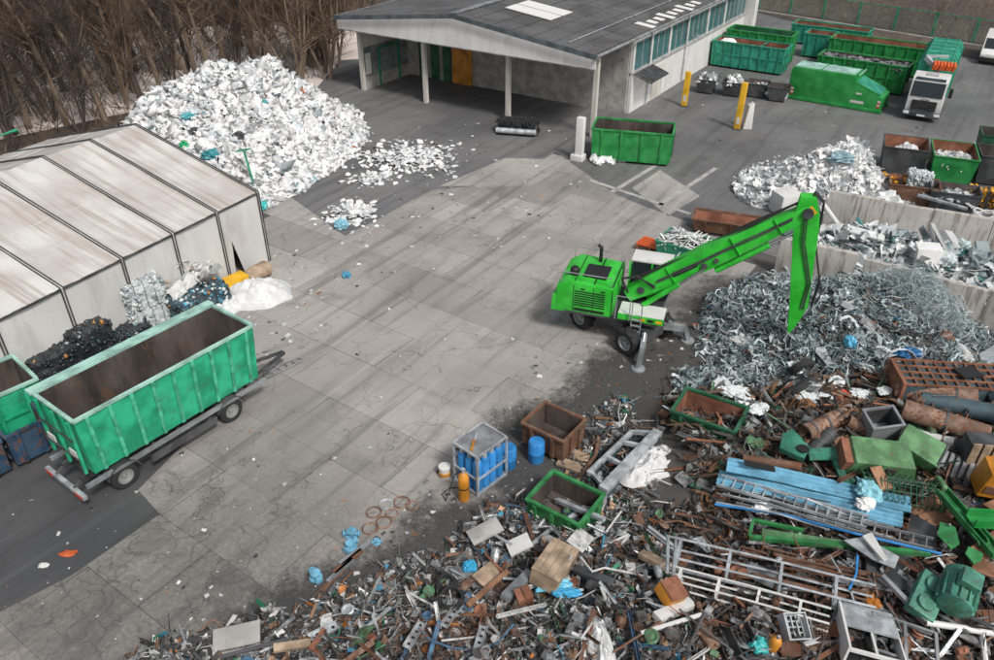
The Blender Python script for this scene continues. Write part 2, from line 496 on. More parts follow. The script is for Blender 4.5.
plain('bark', (0.20, 0.15, 0.11), 0.95, var=0.4, scale=6)
plain('twig', (0.05, 0.036, 0.027), 0.95, var=0.35, scale=4)
plain('twig_warm', (0.13, 0.086, 0.056), 0.95, var=0.35, scale=4)
attr_mat('scrap_pieces', 0.55, 0.2, 0.45)
attr_mat('film_pieces', 0.45, 0.0, 0.22, 6.0)
def thin_film(m, f):
    nt = m.node_tree; bs = nt.nodes['Principled BSDF']; tr = nt.nodes.new('ShaderNodeBsdfTranslucent'); mx = nt.nodes.new('ShaderNodeMixShader')
    nt.links.new(bs.inputs['Base Color'].links[0].from_socket, tr.inputs['Color'])
    mx.inputs[0].default_value = f
    nt.links.new(bs.outputs[0], mx.inputs[1]); nt.links.new(tr.outputs[0], mx.inputs[2]); nt.links.new(mx.outputs[0], nt.nodes['Material Output'].inputs['Surface'])
thin_film(MAT['film_pieces'], 0.12)
attr_mat('bale_pieces', 0.4, 0.0, 0.2, 8.0)
attr_mat('wire_pieces', 0.5, 0.35, 0.2)

def tent_mat():
    m, nt, bs = nodes_of('tent_pvc')
    v = coords(nt, 'object', (2.6, .16, .16)); s1 = noisef(nt, v, 1.0, 5, .65, .3)
    v2 = coords(nt, 'object'); s2 = noisef(nt, v2, .35, 3, .5); s3 = noisef(nt, v2, 9, 5, .75); s4 = noisef(nt, v2, 1.4, 3, .5)
    c = mixc(nt, ramp(nt, s2, .35, .65), (.47, .435, .405), (.60, .585, .56))
    c = mixc(nt, mul(nt, ramp(nt, s1, .45, .68), .75), c, (.33, .275, .235))
    c = mixc(nt, mul(nt, ramp(nt, s3, .56, .72), .3), c, (.26, .23, .2))
    nt.links.new(c, bs.inputs['Base Color']); bs.inputs['Roughness'].default_value = .5
    bump(nt, bs, s4, .35, .12)
    MAT['tent_pvc'] = m
tent_mat()
# concrete bay wall with run-down stains
def bay_wall_mat():
    m, nt, bs = nodes_of('bay_concrete')
    v = coords(nt, 'world', (1, 1, 0.06))
    st = noisef(nt, v, 3.2, 5, 0.75)
    v2 = coords(nt, 'world')
    bl = noisef(nt, v2, 0.7, 4, 0.6)
    fi = noisef(nt, v2, 14, 4, 0.7)
    c = mixc(nt, ramp(nt, bl, .3, .7), (0.40, 0.375, 0.345), (0.52, 0.495, 0.46))
    c = mixc(nt, mul(nt, ramp(nt, st, 0.47, 0.62), 0.75), c, (0.17, 0.14, 0.12))
    c = mixc(nt, mul(nt, ramp(nt, fi, 0.55, 0.8), 0.3), c, (0.15, 0.14, 0.13))
    nt.links.new(c, bs.inputs['Base Color'])
    bs.inputs['Roughness'].default_value = 0.9
    bump(nt, bs, fi, 0.4, 0.02)
    MAT['bay_concrete'] = m
bay_wall_mat()
M = MAT

# ------------------------------------------------------------ scattered matter (what nobody could count)
def ico(sub):
    bm = bmesh.new(); bmesh.ops.create_icosphere(bm, subdivisions=sub, radius=1.0)
    vs_ = np.array([v.co[:] for v in bm.verts]); fs = [[v.index for v in f.verts] for f in bm.faces]
    bm.free(); return vs_, fs

def crumple(sub, amp, seed, freq=1.7):
    v, f = ico(sub)
    out = []
    for p in v:
        q = Vector(p) * freq + Vector((seed * 7.3, seed * 3.1, seed))
        d = 1 + amp * (noise.noise(q) * 1.2 + 0.7 * noise.noise(q * 2.3) + 0.4 * noise.noise(q * 4.9))
        out.append(np.array(p) * d)
    return np.array(out), f

def t_shard(seed):
    r = np.random.RandomState(seed)
    xs = np.array([-1, -0.1, 1.]); ys = np.array([-1, 0.2, 1.])
    v = []
    for x in xs:
        for y in ys:
            v.append((x + r.uniform(-.25, .25), y + r.uniform(-.25, .25), r.uniform(-.28, .28)))
    f = [[a * 3 + b, (a + 1) * 3 + b, (a + 1) * 3 + b + 1, a * 3 + b + 1] for a in range(2) for b in range(2)]
    v = np.array(v)
    lo = v - np.array([0, 0, 0.05])
    n = len(v)
    fl = [[n + i for i in reversed(q)] for q in f]
    rim = [0, 3, 6, 7, 8, 5, 2, 1]
    side = [[rim[(i + 1) % 8], rim[i], n + rim[i], n + rim[(i + 1) % 8]] for i in range(8)]
    return np.vstack([v, lo]), f + fl + side

def t_box():
    v = np.array([(x, y, z) for x in (-1, 1) for y in (-1, 1) for z in (-1, 1)], float)
    return v, [[0, 1, 3, 2], [4, 6, 7, 5], [0, 4, 5, 1], [2, 3, 7, 6], [0, 2, 6, 4], [1, 5, 7, 3]]

def t_from(mb):
    return np.array(mb.v, float), mb.f

def t_angle():
    m = MB(); m.bx(-1, 1, -1, 1, -1, -.75); m.bx(-1, 1, .75, 1, -.75, 1); return t_from(m)
def t_channel():
    m = MB(); m.bx(-1, 1, -1, 1, -1, -.7); m.bx(-1, 1, .7, 1, -.7, 1); m.bx(-1, 1, -1, -.7, -.7, 1); return t_from(m)
def t_tube(n=7):
    m = MB(); m.tube([(-1, 0, 0), (1, 0, 0)], 1.0, n); return t_from(m)
def t_bent(seed):
    r = random.Random(seed); m = MB()
    m.tube([(-1, 0, 0), (-.3, r.uniform(-.3, .3), r.uniform(-.2, .3)), (.4, r.uniform(-.4, .4), r.uniform(-.2, .4)), (1, r.uniform(-.5, .5), r.uniform(-.2, .2))], 0.035, 4, False)
    return t_from(m)
def t_curl(seed, r0=0.018):
    r = random.Random(seed); m = MB(); pts = []
    a0 = r.uniform(0, 6); ar = r.uniform(1.5, 5.5); rad = r.uniform(.5, 1)
    for i in range(9):
        t = i / 8
        a = a0 + ar * t
        pts.append((rad * math.cos(a) + r.uniform(-.12, .12), rad * math.sin(a) + r.uniform(-.12, .12), (t - .5) * r.uniform(.2, .8)))
    m.tube(pts, r0, 3, False); return t_from(m)
def t_ring():
    m = MB(); m.tube([(math.cos(t * math.pi / 6), math.sin(t * math.pi / 6), 0) for t in range(12)], 0.13, 5, closed=True); return t_from(m)

def rots(n, tilt, rs=nrs):
    a = rs.uniform(0, 2 * math.pi, n)
    tx = rs.normal(0, tilt, n); ty = rs.normal(0, tilt, n)
    z0 = np.zeros(n); o1 = np.ones(n)
    Rz = np.stack([np.stack([np.cos(a), -np.sin(a), z0], -1), np.stack([np.sin(a), np.cos(a), z0], -1), np.stack([z0, z0, o1], -1)], 1)
    Rx = np.stack([np.stack([o1, z0, z0], -1), np.stack([z0, np.cos(tx), -np.sin(tx)], -1), np.stack([z0, np.sin(tx), np.cos(tx)], -1)], 1)
    Ry = np.stack([np.stack([np.cos(ty), z0, np.sin(ty)], -1), np.stack([z0, o1, z0], -1), np.stack([-np.sin(ty), z0, np.cos(ty)], -1)], 1)
    return Rz @ Rx @ Ry

class Stuff:
    def __init__(s): s.V = []; s.L = []; s.C = []; s.K = []; s.Sm = []; s.off = 0
    def add(s, tpl, pos, Rm, S, col, jitter=0.0, smooth=False):
        tv, tf = tpl
        n = len(pos); k = len(tv)
        if n == 0: return s
        base = np.repeat(tv[None], n, 0) * S[:, None, :]
        if jitter:
            base = base * (1 + nrs.normal(0, jitter, (n, k, 1)))
        v = np.einsum('nij,nkj->nki', Rm, base) + pos[:, None, :]
        s.V.append(v.reshape(-1, 3))
        s.C.append(np.repeat(col, k, 0))
        ks = np.array([len(f) for f in tf]); fl = np.concatenate([np.array(f) for f in tf])
        L = (fl[None] + (np.arange(n) * k)[:, None] + s.off)
        s.L.append(L.reshape(-1)); s.K.append(np.tile(ks, n)); s.Sm.append(np.full(n * len(ks), smooth))
        s.off += n * k
        return s
    def build(s, name, mat, parent=None, smooth=False):
        V = np.concatenate(s.V); L = np.concatenate(s.L).astype(np.int32); K = np.concatenate(s.K).astype(np.int32)
        C = np.concatenate(s.C)
        me = bpy.data.meshes.new(name)
        me.vertices.add(len(V)); me.vertices.foreach_set('co', V.astype(np.float32).reshape(-1))
        me.loops.add(len(L)); me.loops.foreach_set('vertex_index', L)
        me.polygons.add(len(K))
        st = np.concatenate([[0], np.cumsum(K)[:-1]]).astype(np.int32)
        me.polygons.foreach_set('loop_start', st)
        me.polygons.foreach_set('use_smooth', np.concatenate(s.Sm))
        me.update(calc_edges=True)
        at = me.attributes.new('piece_colour', 'FLOAT_COLOR', 'POINT')
        at.data.foreach_set('color', np.concatenate([C, np.ones((len(C), 1))], 1).astype(np.float32).reshape(-1))
        me.materials.append(mat)
        o = bpy.data.objects.new(name, me); COL.objects.link(o)
        if parent is not None: o.parent = parent
        return o

def pick(pal, n, var=0.15):
    cols = np.array([p[1] for p in pal], float); w = np.array([p[0] for p in pal], float); w /= w.sum()
    c = cols[nrs.choice(len(pal), n, p=w)]
    return np.clip(c * (1 + nrs.normal(0, var, (n, 1))), 0.005, 0.88)

FILM = [crumple(1, 0.65, i) for i in range(5)]
def t_film(seed):
    r = np.random.RandomState(seed); n = 5; v = []
    for i in range(n):
        for j in range(n):
            x, y = i / 2 - 1, j / 2 - 1
            q = Vector((x * 1.4, y * 1.4, seed * 3.7))
            v.append((x + r.uniform(-.2, .2), y + r.uniform(-.2, .2), .75 * noise.noise(q) + .5 * noise.noise(q * 2.3) + r.uniform(-.12, .12)))
    f = [[i * n + j, (i + 1) * n + j, (i + 1) * n + j + 1, i * n + j + 1] for i in range(n - 1) for j in range(n - 1)]
    return np.array(v), f
SHEETS = [t_film(i) for i in range(6)]
FILM2 = [crumple(2, 1.0, 20 + i, 2.9) for i in range(6)]
SHARDS = [t_shard(i) for i in range(6)]
BOX = t_box(); ANG = t_angle(); CHA = t_channel(); TUB = t_tube(); RING = t_ring()
BENT = [t_bent(i) for i in range(5)]
CURL = [t_curl(i) for i in range(8)]
CURLF = [t_curl(40 + i, 0.008) for i in range(8)]

def heap_mesh(name, fn, x0, x1, y0, y1, step, mat, cut=0.06):
    nx = int((x1 - x0) / step) + 1; ny = int((y1 - y0) / step) + 1
    vs_ = []; keep = {}
    hs = [[fn(x0 + i * step, y0 + j * step) for j in range(ny)] for i in range(nx)]
    fs = []
    def vid(i, j):
        if (i, j) not in keep:
            keep[(i, j)] = len(vs_)
            vs_.append((x0 + i * step, y0 + j * step, hs[i][j] - 0.08))
        return keep[(i, j)]
    for i in range(nx - 1):
        for j in range(ny - 1):
            if max(hs[i][j], hs[i + 1][j], hs[i][j + 1], hs[i + 1][j + 1]) > cut:
                fs.append([vid(i, j), vid(i + 1, j), vid(i + 1, j + 1), vid(i, j + 1)])
    me = bpy.data.meshes.new(name); me.from_pydata(vs_, [], fs)
    me.polygons.foreach_set('use_smooth', [True] * len(fs)); me.materials.append(mat)
    at = me.attributes.new('piece_colour', 'FLOAT_COLOR', 'POINT')
    o = bpy.data.objects.new(name, me); COL.objects.link(o)
    return o

def gauss(x, y, ms):
    h = 0.0
    for cx, cy, hh, rx, ry, a in ms:
        dx, dy = x - cx, y - cy
        ca, sa = math.cos(a), math.sin(a)
        u = (dx * ca + dy * sa) / rx; w = (-dx * sa + dy * ca) / ry
        h += hh * math.exp(-(u * u + w * w))
    return h

# ------------------------------------------------------------ the ground
g = MB(); g.add([(-700, -60, -0.02), (700, -60, -0.02), (700, 900, -0.02), (-700, 900, -0.02)], [(0, 1, 2, 3)])
tag(g.build('ground', M['earth']), None, None, kind='structure')

def sheet(name, poly, z, mat):
    m = MB(); n = len(poly)
    m.add([(p[0], p[1], z) for p in poly], [list(range(n))])
    return tag(m.build(name, mat), None, None, kind='structure')

YA = R(-35)                                   # direction of the slab joints
ux, uy = math.cos(YA), math.sin(YA)
wx, wy = -uy, ux
asph_a = [G(*p) for p in ((-260, 700), (0, 612), (72, 575), (160, 514), (138, 490), (188, 440), (226, 402), (228, 352), (60, 330), (-260, 420))]
asph_b = [G(*p) for p in ((250, 168), (345, 236), (432, 190), (500, 184), (556, 152), (612, 192), (700, 232), (790, 262), (1200, 330), (1300, 110), (1000, 64), (925, 50), (870, 40), (800, 24), (740, 8), (560, 50), (340, 60))]
sheet('asphalt_yard', asph_a, 0.004, M['asphalt'])
sheet('asphalt_road', asph_b, 0.004, M['road_asphalt'])
# wooded bank, pale clearing behind the trunks, rough verge beyond the fence
sheet('woodland_floor', [(-160, 38), (-34, 36), (-22, 58), (-15, 68), (-13, 160), (-160, 160)], -0.008, M['litter_floor'])
sheet('pale_clearing', [(-60, 52), (-40, 50), (-26, 63), (-12.6, 69), (-12.2, 96), (-30, 92), (-60, 80)], -0.003, M['pale_sand'])
verge = [tuple(G(*p)[:2]) for p in ((735, 6), (800, 22), (870, 38), (925, 48), (1000, 62), (1300, 108))] + [(190, 80), (190, 330), (18, 330), (22, 112)]
sheet('verge', verge, 0.008, M['litter_floor'])

yard = sheet('concrete_yard', [G(*p) for p in ((-120, 740), (-90, 560), (40, 470), (100, 420), (170, 360), (190, 300), (255, 150), (345, 205), (432, 165), (556, 130), (700, 215), (780, 290), (700, 420), (560, 560), (420, 640), (200, 700))], -0.012, M['earth'])
SL, SW = 5.0, 2.55
slab_mesh = []
for k in range(4):
    b = MB(); b.bx(-SL / 2 + .011, SL / 2 - .011, -SW / 2 + .011, SW / 2 - .011, -0.01, 0.0)
    b.v = [(x + rnd.uniform(-.009, .009), y + rnd.uniform(-.009, .009), z if z < -.005 else rnd.uniform(-.002, .002)) for x, y, z in b.v]
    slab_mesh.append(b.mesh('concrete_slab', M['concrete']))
yp = [(v.co.x, v.co.y) for v in yard.data.vertices]
AX = [[(p[0], p[1]) for p in q] for q in (asph_a, asph_b)]
nslab = 0
for i in range(-14, 14):
    for j in range(-4, 26):
        a = (i + (0.5 if j % 2 else 0)) * SL; b = j * SW
        x = a * ux + b * wx; y = 12 + a * uy + b * wy
        if not pnt_in(x, y, yp): continue
        cor = [(x + sx_ * SL / 2 * ux + sy_ * SW / 2 * wx, y + sx_ * SL / 2 * uy + sy_ * SW / 2 * wy) for sx_ in (-1, 0, 1) for sy_ in (-1, 1)]
        if any(all(pnt_in(cx_, cy_, q_) for cx_, cy_ in cor) for q_ in AX): continue
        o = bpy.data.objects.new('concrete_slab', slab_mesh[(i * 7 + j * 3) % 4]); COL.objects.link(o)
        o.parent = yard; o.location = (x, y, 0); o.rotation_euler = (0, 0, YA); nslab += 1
# paler concrete patches and drainage strips let into the asphalt
for pl in (((440, 186), (505, 158), (572, 160), (530, 186)), ((632, 188), (660, 170), (700, 196), (668, 216)), ((604, 208), (616, 196), (688, 222), (668, 240))):
    m = MB(); q = [G(*p) for p in pl]; m.add([(p.x, p.y, 0.009) for p in q] + [(p.x, p.y, -0.01) for p in q], [(0, 1, 2, 3), (0, 4, 5, 1), (1, 5, 6, 2), (2, 6, 7, 3), (3, 7, 4, 0)])
    o = m.build('concrete_patch', M['concrete'], yard)
for a, b in (((612, 192), (668, 158)), ((660, 205), (716, 168)), ((590, 180), (690, 214))):
    m = MB(); m.beam(G(*a) + Vector((0, 0, .001)), G(*b) + Vector((0, 0, .001)), 0.3, 0.022); m.build('drain_strip', M['yard_concrete'], yard)

# ------------------------------------------------------------ tent hall
TA = R(61.1)
tu = Vector((math.cos(TA), math.sin(TA), 0)); tp = Vector((-math.sin(TA), math.cos(TA), 0))
EV = [G(61, 288, 3.8), G(118, 256, 3.8), G(169, 228, 3.8), G(215, 212, 3.8), G(257, 192, 3.8)]
t0 = EV[4].copy()
dist = [-(EV[4] - e).dot(tu) for e in EV]
dist = [dist[0] - 8.4, dist[0] - 5.6, dist[0] - 2.8] + [dist[0], dist[0] * .74, dist[0] * .49, dist[0] * .25, 0.0]
TW, TE, TR = 7.9, 3.8, 2.1
tent = thing('tent_hall', 'long white fabric storage tent with ribbed pitched roof beside the bare wood', 'tent hall', (t0.x, t0.y, 0), TA)
def tent_roof(d0, d1, side):
    m = MB(); nx, ny = 14, 14
    vs_ = []
    for i in range(nx + 1):
        for j in range(ny + 1):
            x = d0 + 0.07 + (d1 - d0 - 0.14) * i / nx; s = j / ny
            y = TW * s if side == 0 else 2 * TW - TW * s
            sag = 0.10 * math.sin(math.pi * i / nx) * (0.3 + 0.7 * math.sin(math.pi * s))
            wr = 0.045 * noise.noise(Vector((x * 1.1, y * .5, side))) + .02 * noise.noise(Vector((x * 3.1, y * .35, side + 4)))
            vs_.append((x, y, TE + TR * s - sag + wr))
    fs = [[i * (ny + 1) + j, (i + 1) * (ny + 1) + j, (i + 1) * (ny + 1) + j + 1, i * (ny + 1) + j + 1] for i in range(nx) for j in range(ny)]
    m.add(vs_, fs); rp_ = m.build('roof_panel', M['tent_pvc'], tent, smooth=True)
    for q in (4, 7):
        sm_ = MB(); sm_.tube([Vector(vs_[i * (ny + 1) + q]) + Vector((0, 0, .006)) for i in range(nx + 1)], .012, 4, False); sm_.build('seam', M['tent_wall'], rp_)
tears = {4: (0.45, 1.9), 6: (0.25, 2.1), 3: (0.5, 1.2)}
for b in range(len(dist) - 1):
    d0, d1 = dist[b], dist[b + 1]
    for s in (0, 1): tent_roof(d0, d1, s)
    L = d1 - d0
    a0, a1 = d0 + .07, d1 - .07
    m = MB()
    if b in tears:
        f, hh = tears[b]; c = d0 + L * f
        m.add([(a0, 0, .03), (c - .25, 0, .03), (c - .12, 0, hh), (c + .35, 0, .03), (a1, 0, .03), (a1, 0.02, TE - .1), (a0, 0.02, TE - .1)], [[0, 1, 2, 6], [2, 3, 4, 5], [2, 5, 6]])
    else:
        m.add([(a0, 0, .03), (a1, 0, .03), (a1, .02, TE - .1), ((a0 + a1) / 2, .1, TE - .1), (a0, .02, TE - .1)], [[0, 1, 2, 3, 4]])
    m.build('wall_panel', M['tent_wall'], tent)
    m = MB(); m.add([(a0, 2 * TW, .03), (a1, 2 * TW, .03), (a1, 2 * TW, TE - .1), (a0, 2 * TW, TE - .1)], [[0, 1, 2, 3]])
    m.build('wall_panel', M['tent_wall'], tent)
    m = MB(); m.bx(a0, a1, -.05, .03, TE - .1, TE - .02); m.build('eave_rail', M['dark_steel'], tent)
for d in dist:
    for k in (-.06, .06):
        m = MB(); m.beam((d + k, -.02, TE + .03), (d + k, TW, TE + TR + .04), .035, .06); m.build('roof_rail', M['dark_steel'], tent)
        m = MB(); m.beam((d + k, 2 * TW, TE + .03), (d + k, TW, TE + TR + .04), .035, .06); m.build('roof_rail', M['dark_steel'], tent)
        m = MB(); m.beam((d + k, -.04, 0), (d + k, -.04, TE), .035, .06); m.build('wall_rail', M['dark_steel'], tent)
    m = MB(); m.beam((d, 0.02, TE + .0), (d, TW, TE + TR), .1, .03); m.beam((d, 2 * TW, TE), (d, TW, TE + TR), .1, .03); m.beam((d, .0, 0), (d, .0, TE), .1, .03)
    m.build('rib_cover', M['tent_pvc'], tent)
m = MB(); n_ = 12
pl = [(0.0, .03), (2 * TW, .03), (2 * TW, TE), (TW, TE + TR), (0, TE)]
m.add([(0.02, p[0], p[1]) for p in pl], [[0, 1, 2, 3, 4]]); m.build('gable_panel', M['tent_wall'], tent)

# green barrier tube behind the tent
m = MB(); m.tube([G(-30, 146, 0), G(-30, 146, 3.5), G(16, 130, 3.6), G(18, 133, 3.2)], .09, 8)
tag(m.build('barrier_rail', M['fence_green']), 'green tubular barrier rail rising behind the white tent roof', 'barrier')

# ------------------------------------------------------------ warehouse
WA = R(57)
WH = thing('warehouse', 'low warehouse with dark corrugated roof, white walls and open gable canopy', 'warehouse', (6.59, 53.63, 0), WA)
WW, WL, WE, WR_ = 23.2, 34.0, 6.0, 1.35          # local x = along ridge, local y = across to the left
def roof_sheet(x0, x1, side):
    m = MB(); step = 0.16; n = int((x1 - x0) / step)
    prof = [0, .045, .045, 0]
    rows = 7
    for r in range(rows):
        s0, s1 = r / rows, (r + 1) / rows + (0.012 if r < rows - 1 else 0)
        vs_ = []
        for i in range(n + 1):
            x = x0 + (x1 - x0) * i / n
            dz = prof[i % 4]
            for s, lift in ((s0, .03), (s1, 0.0)):
                y = (WW / 2) * s if side == 0 else WW - (WW / 2) * s
                vs_.append((x, y, WE + WR_ * s + dz + .02 - (0.03 - lift)))
        fs = [[2 * i, 2 * i + 2, 2 * i + 3, 2 * i + 1] for i in range(n)]
        m.add(vs_, fs)
    return m.build('roof_sheet', M['roof_metal'], WH)
for k in range(6):
    for s in (0, 1):
        roof_sheet(k * WL / 6 + .01, (k + 1) * WL / 6 - .01, s)
m = MB(); m.beam((-.1, WW / 2, WE + WR_ + .08), (WL + .1, WW / 2, WE + WR_ + .08), .5, .07); m.build('ridge_cap', M['grey_steel'], WH)
for s in (0, 1):
    y0 = -.15 if s == 0 else WW + .15
    m = MB(); m.beam((-.25, y0, WE - .12), (-.25, WW / 2, WE + WR_ - .1), .08, .32); m.build('verge_trim', M['roof_edge'], WH)
    m = MB(); m.tube([(-.2, y0, WE - .08), (WL, y0, WE - .08)], .12, 8); m.build('gutter', M['grey_steel'], WH)
# gable fascia boards
gp = [(0.0, WE - .35), (WW, WE - .35), (WW, WE - .1), (WW / 2, WE + WR_ - .28), (0, WE - .1)]
m = MB(); m.prism([(0, WE - .95), (WW, WE - .95), (WW, WE - .1), (WW / 2, WE + WR_ - .28), (0, WE - .1)], 0.0, .12, 'x'); m.build('gable_fascia', M['white_wall'], WH)
m = MB(); m.bx(-.02, .14, 0, WW, WE - 1.02, WE - .955); m.build('fascia_trim', M['grey_steel'], WH)
# skylights on the near slope
for x, s0, s1, wd in ((5.2, .52, .86, 1.6), (7.0, .52, .86, 1.6), (16, .5, .85, 1.6)):
    m = MB(); sl_ = math.atan2(WR_, WW / 2)
    y0, y1 = WW / 2 * s0, WW / 2 * s1
    m.box((x, (y0 + y1) / 2, WE + WR_ * (s0 + s1) / 2 + .1), (wd, (y1 - y0) / math.cos(sl_), .06), (sl_, 0, 0)); m.build('skylight', M['sky_light'], WH)
for k in range(9):
    m = MB(); y = WW / 2 * .06; m.box((9.5 + k * 1.3, y, WE + WR_ * .06 + .1), (.7, .8 if k % 3 else 1.5, .04), (math.atan2(WR_, WW / 2), 0, 0)); m.build('snow_guard', M['sky_light'], WH)
m = MB(); m.tube([(.6, 2.4, WE + .4), (WL - 2, 2.4, WE + .4)], .035, 6); m.build('roof_cable', M['galvanised'], WH)
# side facade, right
FY = .5
m = MB()
m.bx(7.5, WL, FY, FY + .25, 0, 3.1); m.bx(7.5, WL, FY, FY + .25, 5.3, WE - .05); m.build('side_wall', M['white_wall'], WH)
wins = [(7.6, 10.6), (10.9, 14.3), (14.6, 18.2), (18.5, 23.0), (23.3, 27.5), (27.8, 33.6)]
for x0, x1 in wins:
    w = MB(); w.bx(x0, x1, FY + .06, FY + .1, 3.1, 5.3); wo_ = w.build('window', M['teal_glass'], WH)
    f = MB(); f.bx(x0, x1, FY - .02, FY + .05, 3.105, 3.2); f.bx(x0, x1, FY - .02, FY + .05, 5.2, 5.295)
    k = int((x1 - x0) / 1.1)
    for i in range(k + 1): f.bx(x0 + i * (x1 - x0) / k - .04, x0 + i * (x1 - x0) / k + .04, FY - .015, FY + .048, 3.2, 5.2)
    f.build('frame', M['galvanised'], wo_)
for x in (7.45, 10.75, 14.45, 18.35, 23.15, 27.65):
    m = MB(); m.bx(x - .14, x + .14, FY - .06, FY + .22, 3.102, 5.298); m.build('pillar', M['white_wall'], WH)
m = MB(); m.bx(7.5, WL, FY - .12, FY - .005, 2.98, 3.1); m.build('sill', M['yard_concrete'], WH)
for x in (10.4, 18.0):
    m = MB(); m.tube([(x, FY - .1, WE - .2), (x, FY - .12, 0)], .06, 8); m.build('downpipe', M['galvanised'], WH)
m = MB(); m.bx(11.5, 13.6, FY - .05, FY - .005, 0, 2.6); m.build('side_door', M['clad_panel'], WH)
# slatted awning over the side entrance
aw = MB(); aw.box((9.3, FY - .75, 2.75), (3.6, .05, .05)); aw.beam((7.6, FY - .02, 3.0), (7.6, FY - 1.5, 2.5), .07, .07); aw.beam((11, FY - .02, 3.0), (11, FY - 1.5, 2.5), .07, .07); aw.beam((7.6, FY - 1.5, 2.5), (11, FY - 1.5, 2.5), .07, .07)
awn = aw.build('awning', M['dark_steel'], WH)
for i in range(15):
    m = MB(); x = 7.75 + i * .225; m.beam((x, FY - .05, 3.06), (x, FY - 1.5, 2.57), .15, .03); m.build('awning_slat', M['dark_steel'], awn)
# front posts, inner walls and back wall of the canopy
for y in (.4, 7.6, 15.4, WW - 1.2):
    m = MB(); m.bx(1.0, 1.3, y - .16, y + .16, 0, WE - .5); m.build('post', M['clad_panel'], WH)
m = MB(); m.bx(7.2, 7.45, FY + .26, WW - 1.1, 0, WE - .3); m.build('back_wall', M['yard_concrete'], WH)
m = MB(); m.bx(1.35, WL, WW - 1.35, WW - 1.1, 0, 1.0); m.build('plinth', M['yard_concrete'], WH)
m = MB(); m.bx(7.46, WL, WW - 1.35, WW - 1.1, 1.0, WE - .1); m.build('rear_wall', M['clad_panel'], WH)
# corrugated cladding above, concrete panel below on the left side wall
for i in range(30):
    x = 1.4 + i * .2
    m = MB(); m.bx(x, x + .1, WW - 1.3, WW - 1.18, 3.4, WE - .2); m.build('cladding_rib', M['clad_panel'], WH)
m = MB(); m.bx(1.35, 7.18, WW - 1.26, WW - 1.22, 3.4, WE - .2); m.build('cladding', M['clad_panel'], WH)
m = MB(); m.bx(1.35, 7.18, WW - 1.3, WW - 1.15, 1.0, 3.38); m.build('side_panel', M['grey_steel'], WH)
m = MB(); m.bx(1.5, 2.1, WW - 1.36, WW - 1.31, 1.2, 2.9); m.build('notice_board', M['white_paint'], WH)
for x in (3.0, 5.6):
    m = MB(); m.bx(x, x + .12, WW - 1.52, WW - 1.4, 0, 3.0); m.build('door_post', M['fence_green'], WH)
m = MB(); m.bx(3.0, 5.7, WW - 1.52, WW - 1.4, 3.02, 3.14); m.build('door_lintel', M['fence_green'], WH)
m = MB(); m.bx(7.0, 7.15, WW - 8.2, WW - 6.2, 0, 3.4); m.build('sliding_door', M['orange_paint'], WH)
for i in range(3):
    m = MB(); m.bx(7.02, 7.14, WW - 6 + i * 1.3, WW - 5.2 + i * 1.3, 0, 3.2); m.build('inner_post', M['dark_green'], WH)
m = MB(); m.bx(WL + .05, WL + 1.0, FY - .9, FY + .3, 0, 6.5); m.build('chimney_pillar', M['white_wall'], WH, bevel=.02)

# ------------------------------------------------------------ bay walls of stacked concrete
def bay_wall(pts, h, label, name='bay_wall', seg=2.6):
    a, b = pts
    L = math.hypot(b[0] - a[0], b[1] - a[1]); th = ang(a, b)
    t = thing(name, label, 'wall', (a[0], a[1], 0), th)
    n = max(1, int(L / seg))
    for i in range(n):
        x0, x1 = i * L / n + .012, (i + 1) * L / n - .012
        hh = h + rnd.uniform(-.05, .05)
        m = MB(); m.prism([(-.35, 0), (.35, 0), (.16, hh), (-.16, hh)], x0, x1, 'x')
        m.build('wall_panel', M['bay_concrete'], t, bevel=.025)
    return t
bay_wall(((14.0, 34.7), (17.1, 32.9)), 1.95, 'short concrete push wall just behind the green excavator stick')
bay_wall(((17.3, 32.6), (30.0, 23.4)), 1.9, 'stained concrete bay wall between the wire tangle and the white plastic sheets')
bay_wall(((18.3, 40.2), (20.8, 38.9)), 2.0, 'end piece of concrete bay wall by the white film heap')
bay_wall(((20.6, 39.3), (38.0, 30.6)), 1.9, 'streaked concrete bay wall in front of the small tipping skips')

# ------------------------------------------------------------ chain-link fence
fa, fb = Vector((26.0, 106.6, 0)), Vector((66.0, 66.2, 0))
fence = thing('chain_link_fence', 'green chain-link fence with lattice posts along the brown verge', 'fence', fa, ang(fa, fb))
FL = (fb - fa).length; FHt = 2.3
np_ = 15
for i in range(np_):
    x = i * FL / (np_ - 1)
    m = MB()
    for k in (-.1, .1): m.bx(x + k - .04, x + k + .04, -.04, .04, -.05, FHt + .1)
    for j in range(6):
        m.beam((x - .09, 0, j * .4), (x + .09, 0, j * .4 + .3), .05, .05)
    m.build('post', M['fence_green'], fence)
m = MB(); m.beam((0, 0, FHt), (FL, 0, FHt), .07, .07); m.build('top_rail', M['fence_green'], fence)
m = MB()
k = 0.0
while k < FL + FHt:
    a = max(0, k - FHt); b = min(FL, k)
    m.tube([(a, .05, k - a), (b, .05, k - b)], .014, 3, False); m.tube([(a, .06, FHt - (k - a)), (b, .06, FHt - (k - b))], .014, 3, False)
    k += .32
m.build('wire_mesh', M['dark_green'], fence)
m = MB(); m.bx(0, FL, -1.35, -1.1, -.02, .12); m.build('kerb', M['yard_concrete'], fence)
